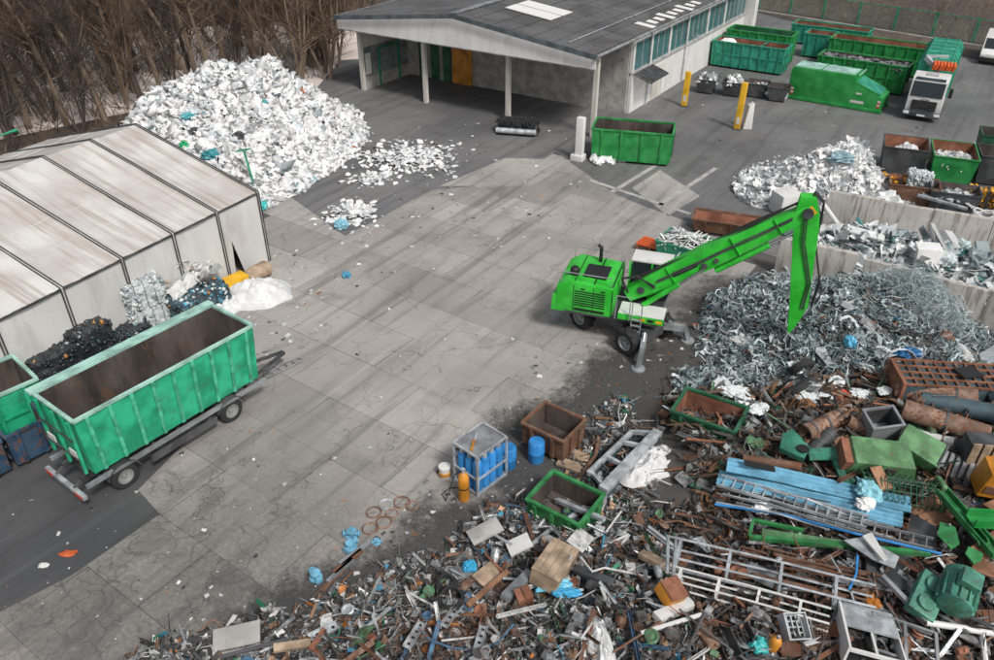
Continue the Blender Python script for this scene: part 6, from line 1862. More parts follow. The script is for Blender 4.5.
def S(px, py, dz=0.0):
    p = on_surface(sh, px, py); p.z += dz
    return p
def item(name, label, cat, mb, mat, bevel=0.0, smooth=False, group=None):
    return tag(mb.build(name, M[mat] if isinstance(mat, str) else mat, bevel=bevel, smooth=smooth), label, cat, group)

# wire coil standing at the foot of the tangle
m = MB(); p = S(894, 371, .45)
for k in range(6):
    m.tube([p + Vector((math.cos(a * .45) * (.55 + .02 * k), -.04 * k + math.sin(a * .45) * .12, math.sin(a * .45) * (.52 + .02 * k))) for a in range(14)], .022, 4, closed=True)
item('wire_coil', 'round pale wire coil leaning at the foot of the wire tangle', 'coil', m, 'galvanised')
# rusty pipes in the right middle
def pipe(label, a, b, r, mat, name='steel_pipe', hollow=True, bands=0, za=None, zb=None):
    A_ = S(*a) if za is None else G(a[0], a[1], za); B_ = S(*b) if zb is None else G(b[0], b[1], zb)
    A_.z += r; B_.z += r
    t = thing(name, label, 'pipe', A_)
    d = B_ - A_; L = d.length; d.normalize()
    m = MB(); pts = [Vector((0, 0, 0)) + d * (L * k / 8) + Vector((0, 0, .02 * noise.noise(Vector((k, r * 9, 1))))) for k in range(9)]
    m.tube(pts, [r * (1 + .03 * noise.noise(Vector((k * 2.2, 3, r)))) for k in range(9)], 18, cap=not hollow)
    if hollow:
        m.tube([pts[0] - d * .002, pts[0] + d * min(1.0, L * .3)], r * .86, 18, cap=False); m.tube([pts[-1] + d * .002, pts[-1] - d * min(1.0, L * .3)], r * .86, 18, cap=False)
    m.build('tube', M[mat], t, smooth=True)
    for k in range(bands):
        c = d * (L * (k + .5) / bands); mm_ = MB(); mm_.tube([c - d * .04, c + d * .04], r * 1.06, 16); mm_.build('band', M['dark_steel'], t)
    return t
pipe('thick rusty pipe with dented end directly below the rusted grating', (892, 396), (974, 404), .3, 'rust_pipe', bands=2)
pipe('dark blue-grey pipe between the two thick rusty pipes', (918, 406), (1004, 424), .33, 'dark_teal_steel')
pipe('thick pale rusty pipe, longest of the pipes below the grating', (900, 417), (984, 444), .36, 'rust_pipe', hollow=False, bands=1)
pipe('brown cracked pipe with open black mouth left of the green machine hood', (803, 440), (842, 421), .3, 'rust_pipe', bands=3)
pipe('short brown elbow pipe beside the grey bucket', (846, 426), (866, 436), .22, 'rust_pipe')
pipe('white pipe lying behind the green boxes', (912, 437), (952, 446), .16, 'white_paint', hollow=False)
pipe('rusty pipe lying under the teal brackets', (742, 462), (800, 470), .15, 'rust_steel')
pipe('dark pipe leaning towards the teal bracket', (805, 462), (830, 438), .25, 'dark_steel', bands=3)
# grating box
t = thing('grated_box', 'long dark steel box with rusty orange grating on top', 'steel box', S(950, 394), R(-6))
m = MB(); m.bx(-2.0, 2.0, -.75, .75, 0, .75); m.build('box', M['dark_teal_steel'], t, bevel=.03)
for i in range(12):
    m = MB(); m.bx(-2.0 + i * .355, -1.93 + i * .355, -.8, .8, .75, .83); m.build('grate_bar', M['rust_steel'], t)
for i in range(5):
    m = MB(); m.bx(-2.0, 2.02, -.78 + i * .385, -.72 + i * .385, .765, .845); m.build('grate_rail', M['rust_light'], t)
for x in (-2.05, 2.05):
    m = MB(); m.bx(x - .06, x + .06, -.8, .8, .05, .86); m.build('end_plate', M['rust_light'], t)
m = MB(); m.box((.4, .1, .9), (.9, .6, .03), (.05, .1, .4)); item('rubber_mat', 'dark mat lying on the rusty grating', 'mat', m, 'black'); o_ = bpy.data.objects['rubber_mat']; o_.location = t.location; o_.rotation_euler = t.rotation_euler
# green machine hood, boxes
def oriented(name, label, cat, px, py, rz, tilt=(0, 0), dz=0.0):
    t = thing(name, label, cat, S(px, py, dz), rz); t.rotation_euler = (tilt[0], tilt[1], rz); return t
t = oriented('machine_hood', 'yellow-green machine hood with two square openings lying on the scrap', 'machine hood', 872, 468, R(-6), (.25, .05), .15)
m = MB(); m.prism([(-1.15, 0), (1.2, 0), (.95, .75), (-.9, .8)], -.55, .5); m.build('shell', M['old_green'], t, bevel=.05)
for x in (-.3, .25):
    m = MB(); m.box((x, -.52, .5), (.32, .14, .3), (-.02, 0, 0)); m.build('opening', M['rust_inner'], t)
m = MB(); m.bx(-1.2, 1.25, -.72, -.56, -.02, .08); m.build('lip', M['dark_steel'], t)
m = MB(); m.bx(-1.2, -.95, -.5, .45, .05, .7); m.build('end_plate', M['rust_light'], t)
t = oriented('machine_box', 'green square cover box with dark edge right of the yellow-green hood', 'box', 914, 456, R(-38), (.35, .2), .2)
m = MB(); m.bx(-.65, .65, -.5, .5, 0, .5); m.build('box', M['old_green'], t, bevel=.06)
m = MB(); m.bx(.66, .72, -.52, .52, -.02, .52); m.build('flange', M['dark_steel'], t)
t = oriented('louvre_panel', 'grey louvred radiator panel beside the green cover box', 'radiator', 946, 470, R(-35), (.4, .1), .15)
m = MB(); m.bx(-.75, .75, -.5, .5, 0, .12); m.build('frame', M['dark_steel'], t)
for i in range(7):
    m = MB(); m.box((-.6 + i * .2, 0, .16), (.13, .9, .04), (0, .5, 0)); m.build('louvre', M['grey_steel'], t)
t = oriented('yellow_block', 'yellow rusty machine block beside the slatted brown crate', 'machine block', 983, 493, R(-10), (.1, .1), .2)
m = MB(); m.prism([(-.4, 0), (.45, 0), (.5, .9), (.1, 1.15), (-.35, 1.0)], -.4, .4); m.build('block', M['orange_paint'], t, bevel=.06)
m = MB(); m.bx(-.3, .3, -.43, -.405, .2, .5); m.build('plate', M['rust_steel'], t)
t = oriented('slatted_crate', 'tall brown slatted crate above the yellow block', 'crate', 984, 465, R(-8), (.05, 0), .1)
for i in range(5):
    m = MB(); m.bx(-.75 + i * .33, -.5 + i * .33, -.3, -.24, 0, 1.0); m.build('slat', M['wood'], t)
m = MB(); m.bx(-.78, .85, -.24, .4, 0, .95); m.build('core', M['dark_steel'], t)
t = oriented('steel_bucket', 'grey square steel bucket left of the green boxes', 'bucket', 876, 436, R(5), (.2, -.1), .15)
m = MB()
for a_ in ((-.5, -.46, -.4, .4, '+x'), (.46, .5, -.4, .4, '-x'), (-.455, .455, -.4, -.36, '+y'), (-.455, .455, .36, .4, '-y')): m.wall(a_[0], a_[1], a_[2], a_[3], 0, .8, a_[4], 0, 1)
m.bx(-.45, .45, -.35, .35, 0, .04); m.build('body', [M['grey_steel'], M['dark_steel']], t)
m = MB(); m.bx(-.55, .55, -.45, -.37, .8, .86); m.bx(-.55, .55, .37, .45, .8, .86); m.bx(-.55, -.47, -.369, .369, .8, .86); m.bx(.47, .55, -.369, .369, .8, .86); m.build('rim', M['grey_steel'], t)
# teal brackets
def plate(label, pts, th, mat, name='steel_plate', cat='plate', dz=.25, hole=None):
    P_ = [S(*p, dz) for p in pts]; n = len(P_)
    c = sum(P_, Vector()) / n
    # lean the plate slightly: keep corner heights near the mean
    P_ = [Vector((p.x, p.y, c.z + (p.z - c.z) * .5)) for p in P_]
    nrm = (P_[1] - P_[0]).cross(P_[2] - P_[0]).normalized()
    if nrm.z < 0: nrm = -nrm
    vs_ = [p + nrm * th / 2 for p in P_] + [p - nrm * th / 2 for p in P_]
    m = MB(); m.add(vs_, [list(range(n)), [n + i for i in reversed(range(n))]] + [[i, n + i, n + (i + 1) % n, (i + 1) % n] for i in range(n)])
    o = item(name, label, cat, m, mat, bevel=min(.02, th * .3))
    if hole:
        q = S(*hole[0], dz + .02); q.z = c.z + th / 2 + .03
        h_ = MB(); h_.lathe([(hole[1], -.01), (hole[1], .02)], 14, (q.x, q.y, q.z)); h_.build('hole', M['black'], o)
    return o
plate('teal triangular bracket plate with round hole at the scrap edge', [(779, 446), (790, 441), (806, 463), (800, 472), (776, 462)], .22, 'bracket_teal', 'bracket_plate', 'bracket', .5, ((799, 464), .2))
plate('long teal blade-like plate pointing right beneath the hood', [(802, 464), (830, 461), (858, 468), (856, 472), (826, 474), (806, 472)], .14, 'bracket_teal', dz=.55)
plate('teal hooked plate hanging below the long blade plate', [(828, 474), (836, 472), (842, 486), (852, 492), (848, 500), (838, 496)], .18, 'bracket_teal', dz=.5)
t = oriented('mesh_cage', 'dark green bent wire cage with pale rim beside the blue panels', 'cage', 892, 500, R(-12), (.15, .05), .1)
for i in range(14):
    m = MB(); x = -1.1 + i * .17
    m.tube([(x, -.55, 0), (x, -.5, .55), (x, 0, .8), (x, .5, .6), (x, .55, 0)], .018, 4, False); m.build('hoop', M['dark_green'], t)
for k in range(7):
    a_ = k * math.pi / 6; m = MB(); m.tube([(-1.1, -.53 * math.cos(a_), .75 * math.sin(a_)), (1.15, -.53 * math.cos(a_), .75 * math.sin(a_))], .018, 4, False); m.build('rod', M['dark_green'], t)
m = MB(); m.tube([(1.2, -.6, 0), (1.2, -.5, .65), (1.2, 0, .9), (1.2, .5, .7), (1.2, .6, 0)], .09, 8); m.build('end_hoop', M['old_green'], t)
plate('pale green curved cover plate on top of the wire cage', [(900, 470), (915, 472), (926, 482), (928, 492), (916, 484)], .1, 'old_green', dz=.95)

# blue trapezoid panels
def panel(label, a, b, width, mat, dz, waves=4, name='roof_panel', za=0, zb=0, dep=.07):
    A_ = S(*a, dz + za); B_ = S(*b, dz + zb); d = B_ - A_; L = d.length; dn = d.normalized(); side = dn.cross(Vector((0, 0, 1))).normalized(); up_ = side.cross(dn)
    m = MB(); prof = []
    w = width / waves
    for i in range(waves):
        x0 = -width / 2 + i * w
        prof += [(x0, 0), (x0 + w * .2, dep), (x0 + w * .6, dep), (x0 + w * .8, 0)]
    prof.append((width / 2, 0))
    k = len(prof); seg = 6; vs_ = []
    for s_ in range(seg + 1):
        c = A_ + dn * (L * s_ / seg) + up_ * (.05 * noise.noise(Vector((s_ * .7, width, dz * 3))))
        for x, z in prof: vs_.append(c + side * x + up_ * z)
    for s_ in range(seg + 1):
        c = A_ + dn * (L * s_ / seg) + up_ * (.05 * noise.noise(Vector((s_ * .7, width, dz * 3))) - .03)
        for x, z in prof: vs_.append(c + side * x + up_ * z)
    fs = []
    o2 = (seg + 1) * k
    for s_ in range(seg):
        for i in range(k - 1):
            fs.append([s_ * k + i, (s_ + 1) * k + i, (s_ + 1) * k + i + 1, s_ * k + i + 1]); fs.append([o2 + s_ * k + i + 1, o2 + (s_ + 1) * k + i + 1, o2 + (s_ + 1) * k + i, o2 + s_ * k + i])
    for s_ in (0, seg):
        for i in range(k - 1): fs.append([s_ * k + i, s_ * k + i + 1, o2 + s_ * k + i + 1, o2 + s_ * k + i])
    m.add(vs_, fs)
    return item(name, label, 'panel', m, mat)
panel('long pale blue profiled panel, upper one of the stacked pair', (724, 478), (904, 520), .62, 'cyan_paint', .62, 3, dep=.1)
panel('long pale blue profiled panel, lower one of the stacked pair', (716, 487), (898, 532), .6, 'cyan_paint', .45, 3, dep=.1)
m = MB(); m.beam(S(740, 481, .82), S(770, 488, .82), .25, .03); item('dark_patch_plate', 'small dark plate lying on the upper blue panel', 'plate', m, 'black')
m = MB(); m.box((0, 0, 0), (.5, .75, .04), (.5, .2, .4)); o_ = item('brown_board', 'brown square board leaning on the blue panels', 'board', m, 'brown_wood', .01); o_.location = S(873, 500, .95)
bag('cyan_rag', 'crumpled cyan foil scrap beside the brown board', 'foil', S(862, 508, .8), (.35, .45, .2), (.25, .55, .62), 3)
bag('white_lump', 'white foam lump on the cable trays below the blue panels', 'foam', S(860, 520, .7), (.28, .24, .2), (.74, .74, .72), 6)
bag('white_lump', 'crumpled white foil at the left end of the cable trays', 'foam', S(758, 521, .55), (.3, .2, .15), (.72, .73, .73), 2)
# cable trays: ladder-like silver frames
def ladder(label, a, b, w, n, r, mat, dz, name='cable_tray', cat='cable tray', hgt=0.0, zb=0.0):
    A_ = S(*a, dz); B_ = S(*b, dz + zb); d = (B_ - A_).normalized(); side = d.cross(Vector((0, 0, 1))).normalized()
    t = thing(name, label, cat, A_)
    for s_ in (-1, 1):
        m = MB(); m.beam(side * (s_ * w / 2), (B_ - A_) + side * (s_ * w / 2), r * 2, max(r * 2, hgt)); m.build('side_rail', M[mat], t)
    for k in range(n):
        c = (B_ - A_) * ((k + .5) / n); m = MB(); m.beam(c - side * (w / 2 - r), c + side * (w / 2 - r), r * 1.6, r * 1.6); m.build('rung', M[mat], t)
    return t
ladder('silver cable tray, first of three lying under the blue panels', (716, 494), (862, 537), .5, 14, .022, 'galvanised', .62, hgt=.1)
ladder('silver cable tray, middle of three lying under the blue panels', (722, 502), (888, 546), .45, 15, .02, 'galvanised', .55, hgt=.09)
ladder('darker cable tray, lowest of three beside the blue pipe', (735, 510), (928, 556), .42, 16, .02, 'grey_steel', .5, hgt=.09)
for i in range(10):
    a = (712 + rnd.uniform(0, 60), 498 + rnd.uniform(-4, 18)); L_ = rnd.uniform(70, 150)
    b = (a[0] + L_, a[1] + L_ * .27 + rnd.uniform(-5, 5)); mt_ = ('galvanised', 'grey_steel', 'dark_steel')[i % 3]
    m = MB(); m.tube([S(*a, .55), S((a[0] + b[0]) / 2, (a[1] + b[1]) / 2, .68), S(*b, .5)], rnd.uniform(.018, .035), 6)
    item('steel_rod', {'galvanised': 'bright thin', 'grey_steel': 'grey thin', 'dark_steel': 'dark thin'}[mt_] + ' rod lying along the cable trays', 'rod', m, mt_, group={'galvanised': 'bright', 'grey_steel': 'grey', 'dark_steel': 'dark'}[mt_] + ' rods along the cable trays')
m = MB(); m.tube([S(712, 518, .6), S(780, 530, .65), S(850, 548, .6), S(936, 566, .5)], .04, 8); item('blue_pipe', 'long thin blue pipe lying below the cable trays', 'pipe', m, 'blue_paint')
m = MB(); m.tube([S(853, 568, .5), S(852, 585, .45), S(846, 598, .35)], .035, 6); item('blue_rod', 'short bent blue rod hanging over the dark sheet', 'rod', m, 'blue_paint')
# dark trough at the tray ends
plate('dark corner plate at the right end of the cable trays', [(905, 528), (934, 536), (934, 560), (900, 548)], .06, 'dark_steel', dz=.4)
# green long beams
m = MB(); m.beam(S(746, 549, .5), S(925, 566, .5), .12, .16); m.beam(S(746, 549, .52), S(750, 533, .55), .1, .14); m.beam(S(750, 533, .55), S(800, 543, .5), .1, .12)
item('rail_section', 'long thin green frame rail with bent end below the blue pipe', 'frame', m, 'beam_green', .01)
m = MB(); m.beam(S(760, 541, .35), S(840, 553, .35), .3, .06); item('green_plate_strip', 'flat green strip lying inside the long green frame', 'strip', m, 'old_green')
def channel_beam(label, a, b, w, h, mat, dz, th=.05, name='steel_beam', roll=0, zb=0.0):
    A_ = S(*a, dz); B_ = S(*b, dz + zb); d = (B_ - A_); L = d.length
    m = MB(); m.bx(0, L, -w / 2, w / 2, 0, th); m.bx(0, L, -w / 2, -w / 2 + th, th + .001, h); m.bx(0, L, w / 2 - th, w / 2, th + .001, h)
    q = Matrix.Rotation(roll, 3, 'X'); dd = d.normalized(); rm = dd.to_track_quat('X', 'Z').to_matrix()
    m.xf(lambda p: rm @ (q @ p)); o = item(name, label, 'beam', m, mat, .01); o.location = A_; return o
channel_beam('bright green channel beam leaning down to the teal motor', (932, 514), (988, 578), .4, .2, 'beam_green', .9, zb=-.1)
channel_beam('second green beam crossing behind the leaning channel beam', (945, 520), (978, 560), .3, .22, 'beam_green', .6, roll=.5)
channel_beam('thick green beam end coming in from the right', (960, 541), (1030, 545), .5, .3, 'bright_green', .8)
plate('green flat plate under the leaning channel beam', [(934, 536), (950, 540), (954, 556), (946, 560), (932, 548)], .06, 'beam_green', dz=.5)
plate('green corner plate hanging at the lower end of the channel beam', [(962, 560), (976, 568), (974, 576), (966, 580), (958, 568)], .06, 'beam_green', dz=.6)
for i, (a, b) in enumerate((((908, 526), (938, 510)), ((918, 532), (942, 528)), ((972, 566), (1000, 545)), ((968, 575), (1005, 590)), ((985, 520), (1005, 512)))):
    m = MB(); m.beam(S(*a, .45), S(*b, .5), .5, .06, rnd.uniform(-.2, .2)); item('wooden_board', ('wide brown board behind the leaning green beams', 'brown board under the cage end of the green beams', 'brown board slanting below the thick green beam end', 'lowest brown board right of the teal motor', 'short brown board at the upper green beam')[i], 'board', m, 'brown_wood', .01)
pipe('dark blue steel tube above the green beams', (955, 512), (1005, 508), .14, 'old_blue')
# teal motor
t = oriented('electric_motor', 'big teal-green motor with round fan housing and gearbox plate', 'motor', 945, 606, R(55), (.25, -.15), .35)
m = MB(); m.lathe([(.28, -.6), (.42, -.55), (.42, .25), (.45, .3), (.45, .5), (.3, .56)], 22, (0, 0, .45), 'x'); m.build('housing', M['motor_teal'], t, smooth=True)
for i in range(14):
    a_ = i * math.pi / 7; m = MB(); m.box((-.15, .44 * math.cos(a_), .45 + .44 * math.sin(a_)), (.7, .03, .09), (a_ - math.pi / 2, 0, 0)); m.build('fin', M['motor_teal'], t)
m = MB(); m.lathe([(.12, .56), (.2, .6), (.1, .72)], 14, (0, 0, .45), 'x'); m.build('shaft', M['grey_steel'], t)
m = MB(); m.bx(-.2, .3, -.25, .25, .85, 1.12); m.build('terminal_box', M['motor_teal'], t, bevel=.03)
t2 = oriented('gearbox_plate', 'teal square pump plate lying left of the teal motor', 'pump', 920, 606, R(50), (.3, -.2), .3)
m = MB(); m.bx(-.65, .65, -.35, .35, 0, .32); m.build('plate', M['motor_teal'], t2, bevel=.04)
for i in range(2):
    m = MB(); m.lathe([(.22, .32), (.22, .42), (.1, .42)], 16, (-.3 + i * .6, 0, 0)); m.build('cover', M['motor_teal'], t2, smooth=True)
m = MB(); m.tube([S(937, 606, .4), S(930, 622, .35)], .06, 8); m.lathe([(.13, 0), (.15, .05), (.13, .1)], 12, tuple(S(924, 624, .2))); item('drive_rod', 'short steel rod with ring eye below the teal motor', 'rod', m, 'grey_steel')
# dark sheet + pale strips
plate('large dark sheet lying below the green frame rail', [(862, 566), (902, 560), (904, 598), (866, 590)], .04, 'dark_steel', dz=.3)
plate('pale bent sheet strip over the dark sheet', [(838, 556), (858, 553), (894, 570), (890, 580), (868, 572)], .04, 'galvanised', dz=.55)
plate('white narrow sheet over the dark sheet', [(856, 553), (864, 553), (882, 572), (878, 575)], .05, 'white_paint', dz=.65)
bag('orange_rag', 'rusty orange crumpled cap on the dark soil below the dark sheet', 'rag', S(871, 606, .15), (.2, .28, .14), (.4, .14, .02), 4)
m = MB(); m.beam(S(877, 588, .5), S(922, 630, .35), .13, .13); item('steel_post', 'grey-blue steel post leaning from the dark sheet to the white tube', 'post', m, 'grey_steel', .01)
m = MB(); m.tube([S(922, 631, .35), S(960, 637, .35), S(1004, 644, .35)], .09, 10); m.tube([S(978, 640, .3), S(982, 668, .25)], .075, 8); item('white_tube', 'white tube frame running out to the right edge of the scrap', 'tube', m, 'white_paint', smooth=True)
for i in range(16):
    a = (690 + rnd.uniform(0, 90), 548 + rnd.uniform(0, 34)); L_ = rnd.uniform(60, 130)
    m = MB(); m.beam(S(*a, .25), S(a[0] + L_, a[1] + L_ * .22 + rnd.uniform(-4, 4), .25), rnd.uniform(.03, .08), rnd.uniform(.02, .06)); item('rusty_bar', 'long thin rust-brown bar in the dark bundle below the green frame', 'bar', m, 'rust_steel', group='rusty bars of the dark bundle')
# pale lattice frames
def truss(label, a, b, w, h, n, r, mat, dz, zb=0.0):
    A_ = S(*a, dz); B_ = S(*b, dz + zb); D = B_ - A_; d = D.normalized(); side = d.cross(Vector((0, 0, 1))).normalized(); up_ = side.cross(d)
    t = thing('lattice_truss', label, 'lattice frame', A_)
    cs_ = [side * (i * w / 2) + up_ * (j * h / 2) for i, j in ((-1, -1), (1, -1), (1, 1), (-1, 1))]
    for c in cs_:
        m = MB(); m.tube([c, D * .5 + c + up_ * .04, D + c], r, 6); m.build('chord', M[mat], t)
    for k in range(n):
        c0 = D * ((k + .3) / n); m = MB()
        for i in range(4): m.beam(c0 + cs_[i], c0 + cs_[(i + 1) % 4], r * 2.2, r * 1.4)
        m.build('brace', M[mat], t)
    return t
truss('pale steel lattice frame, longest one lying across the near scrap', (661, 566), (868, 618), .75, .45, 4, .035, 'galvanised', .65)
truss('second pale lattice frame lying under the longest one', (666, 585), (826, 630), .5, .3, 4, .03, 'white_paint', .4)
m = MB(); m.tube([S(664, 560, .95), S(664, 590, .7)], .05, 6); m.tube([S(672, 560, .95), S(670, 592, .7)], .05, 6); item('steel_upright', 'pair of joined pale uprights at the left end of the lattice frames', 'frame', m, 'galvanised')
# white cabinet frame
t = oriented('cabinet_frame', 'grey-white sheet metal cabinet with empty window frame at the near edge', 'cabinet', 862, 650, R(-14), (-.15, .1), .25)
m = MB(); m.bx(-.65, .65, -.1, .75, .5, .55); m.build('top_sheet', M['galvanised'], t)
m = MB(); m.bx(-.72, -.66, -.9, .8, .0, .6); m.bx(.66, .7, -.9, .8, 0, .5); m.bx(-.65, .65, -.88, -.8, .42, .5); m.bx(-.03, .03, -.79, -.11, .44, .5); m.build('frame', M['white_paint'], t)
m = MB(); m.bx(-.64, .64, -.85, .7, .02, .08); m.build('base', M['black'], t)
t = oriented('empty_window', 'empty dark window frame lying right of the cabinet', 'frame', 902, 648, R(-20), (.1, .1), .25)
m = MB()
for k in (-.75, 0, .75): m.bx(k - .04, k + .04, -.55, .55, 0, .07)
m.bx(-.7, .7, .5, .56, .002, .072); m.bx(-.7, .7, -.56, -.5, .002, .072); m.build('bars', M['grey_steel'], t)
# foreground pieces
t = oriented('wooden_chest', 'long beige wooden chest tilted on the scrap near the container', 'chest', 552, 578, R(62), (.1, .15), .2)
m = MB(); m.bx(-.75, .75, -.42, .42, 0, .55); m.build('box', M['wood'], t, bevel=.015)
m = MB()
for i in range(4): m.bx(-.77, .77, -.435 + i * .22, -.225 + i * .22, .552, .59)
m.build('lid', M['wood'], t, bevel=.008)
tarp('duct', 'crumpled white fabric duct lying at the near edge', 'duct', S(600, 652, .05), .38, 1.15, .32, 'tarp_white', 6.6, R(8))
t = oriented('orange_box', 'rust-orange square tin box on the grey scrap', 'box', 666, 602, R(30), (.3, .25), .25)
m = MB(); m.bx(-.3, .3, -.3, .3, 0, .4); m.build('tin', M['orange_paint'], t, bevel=.02); m = MB(); m.bx(-.31, .31, -.31, .31, .4, .43); m.build('lid', M['rust_light'], t)
t = oriented('tin_box', 'brown upright tin box below the blue foil', 'box', 524, 606, R(20), (.1, -.1), .2)
m = MB(); m.bx(-.22, .22, -.2, .2, 0, .42); m.build('tin', M['rust_light'], t, bevel=.015); m = MB(); m.bx(-.02, .02, -.21, .21, .42, .47); m.build('handle', M['rust_steel'], t)
for i, (a, b, w, mt_, lb) in enumerate((((468, 612), (508, 578), .16, 'brown_wood', 'long brown plank slanting over the near scrap'), ((478, 588), (496, 574), .5, 'wood', 'wide pale plywood piece beneath the brown plank'),
    ((485, 560), (504, 580), .08, 'rust_light', 'thin orange-brown rail near the plywood'), ((505, 605), (530, 580), .3, 'grey_steel', 'ribbed grey radiator strip beside the blue foil'),
    ((470, 545), (500, 530), .6, 'yard_concrete', 'grey slab piece at the top of the near scrap'), ((508, 556), (530, 546), .55, 'white_paint', 'pale square sheet behind the wooden chest'),
    ((530, 552), (552, 535), .12, 'grey_steel', 'grey angle bar leaning behind the chest'), ((484, 535), (512, 552), .09, 'galvanised', 'pale bar lying over the grey slab piece'),
    ((575, 575), (610, 590), .25, 'dark_steel', 'dark channel piece right of the chest'), ((655, 625), (690, 610), .3, 'white_paint', 'white bent sheet near the orange tin box'),
    ((215, 650), (262, 640), .75, 'yard_concrete', 'broad grey concrete plate lying at the near ground'), ((222, 664), (290, 646), .1, 'dark_steel', 'long dark bar in front of the concrete plate'),
    ((275, 655), (312, 650), .22, 'wood', 'pale flat board right of the concrete plate'), ((312, 656), (326, 636), .14, 'rust_light', 'orange-brown tube stub near the pale board'),
    ((640, 560), (668, 575), .3, 'wood', 'beige folded carton at the left end of the lattice frames'), ((640, 640), (700, 622), .1, 'white_paint', 'white strip lying below the orange tin box'),
    ((745, 575), (775, 590), .5, 'grey_steel', 'grey square plate above the long lattice frame'), ((724, 586), (742, 574), .35, 'rust_light', 'orange-brown bent plate above the long lattice frame'),
    ((700, 540), (726, 570), .05, 'rust_pipe', 'thin brown pipe bent over the dark bundle'))):
    m = MB(); m.beam(S(*a, .28), S(*b, .3), w, .07 if w > .3 else w * .6, rnd.uniform(-.25, .25)); item({'wood': 'board', 'brown_wood': 'plank'}.get(mt_, 'metal_strip'), lb, 'board' if 'wood' in mt_ else 'strip', m, mt_, .008)
bag('blue_foil', 'bright blue foil crumpled next to the ribbed radiator strip', 'foil', S(553, 592, .3), (.55, .22, .16), (.12, .45, .62), 5)
bag('blue_foil', 'blue tin lid among the scrap right of the radiator strip', 'foil', S(566, 600, .3), (.4, .16, .12), (.05, .34, .58), 9)
bag('blue_ball', 'round bright blue canister near the plywood', 'canister', S(470, 572, .25), (.22, .2, .18), (.04, .33, .55), 1, sub=3)
bag('wire_ball', 'small teal plastic lump at the near edge', 'plastic', S(758, 650, .2), (.28, .2, .2), (.05, .4, .4), 2)
for i, (px, py) in enumerate(((480, 645), (452, 620), (322, 638), (415, 640))):
    t = oriented('perforated_rail', ('upright perforated rail with round holes at the near edge', 'slanting perforated rail beside the black cable coil', 'perforated rail end near the pale board', 'long perforated rail in the rusty wire area')[i], 'rail', px, py, R((80, 65, 40, 70)[i]), (.2, .2), .2)
    m = MB(); m.bx(-.5, .5, -.12, .12, 0, .03); m.bx(-.5, .5, -.12, -.1, .031, .1); m.bx(-.5, .5, .1, .12, .031, .1); m.build('rail', M['galvanised'], t)
    for k in range(4):
        m = MB(); m.lathe([(.05, .03), (.05, .036)], 10, (-.36 + k * .24, 0, 0)); m.build('hole', M['black'], t)
for k, (px, py, r_, lb) in enumerate(((452, 606, .42, 'black rubber cable coil beside the planks'), (447, 590, .32, 'smaller black hose coil near the rusty wires'))):
    m = MB(); p = S(px, py, .2)
    for j in range(5): m.tube([p + Vector((math.cos(a * .4) * (r_ - .03 * j), math.sin(a * .4) * (r_ - .02 * j), .05 * j + .06 * math.sin(a * .8 + j))) for a in range(16)], .028, 5, closed=True)
    item('cable_coil', lb, 'coil', m, 'rubber')
t = oriented('tyre_wheel', 'old tyre on rim half buried at the edge of the light metal mound', 'wheel', 792, 394, R(60), (.9, .2), .35)
wheel(t, (0, 0, 0), .55, .3)
t = oriented('tyre_wheel', 'second old tyre lying above the buried one', 'wheel', 800, 374, R(30), (.5, .3), .3)
wheel(t, (0, 0, 0), .5, .28)
t = oriented('propane_bottle', 'small orange bottle standing at the near edge of the scrap', 'bottle', 769, 652, 0, (.15, .1), .05)
m = MB(); m.lathe([(.13, 0), (.15, .05), (.15, .5), (.1, .62), (.04, .66)], 14); m.build('body', M['orange_paint'], t, smooth=True); m = MB(); m.lathe([(.045, .65), (.045, .75)], 8); m.build('valve', M['grey_steel'], t)
for px, py, rz, lb, mt_ in ((736, 646, .5, 'black plastic lattice crate near the small orange bottle', 'black_plastic'), (789, 634, .2, 'grey-green lattice crate under the lattice frame end', 'grey_plastic')):
    t = oriented('lattice_crate', lb, 'crate', px, py, rz, (.5, .2), .25)
    for i in range(5):
        m = MB(); m.bx(-.3, .3, -.29 + i * .14, -.25 + i * .14, 0, .05); m.build('slat', M[mt_], t); m = MB(); m.bx(-.29 + i * .14, -.25 + i * .14, -.3, .3, .051, .09); m.build('slat', M[mt_], t)
    m = MB(); m.bx(-.33, -.3, -.33, .33, 0, .3); m.bx(.3, .33, -.33, .33, 0, .3); m.bx(-.3, .3, .3, .33, .001, .3); m.bx(-.3, .3, -.33, -.3, .001, .3); m.build('wall', M[mt_], t)
bag('red_tin', 'bright red tin among pale foil under the stick', 'tin', S(841, 398, .15), (.3, .2, .15), (.55, .06, .02), 4)
bag('blue_tin', 'small blue canister on the light metal mound', 'canister', S(849, 346, .2), (.2, .3, .25), (.1, .4, .6), 8)
bag('blue_scrap', 'dark blue crushed drum below the wire tangle', 'drum', S(907, 357, .2), (.5, .25, .22), (.02, .12, .28), 1)
bag('brown_board_scrap', 'brown torn board at the right of the wire tangle', 'board', S(944, 338, .2), (.3, .45, .06), (.25, .1, .05), 2)
pipe('white short cylinder right of the wire tangle', (958, 352), (966, 362), .2, 'white_paint', hollow=False)
plate('pale grey crushed sheet right of the white cylinder', [(976, 360), (990, 354), (998, 366), (982, 374)], .15, 'grey_plastic', dz=.3)
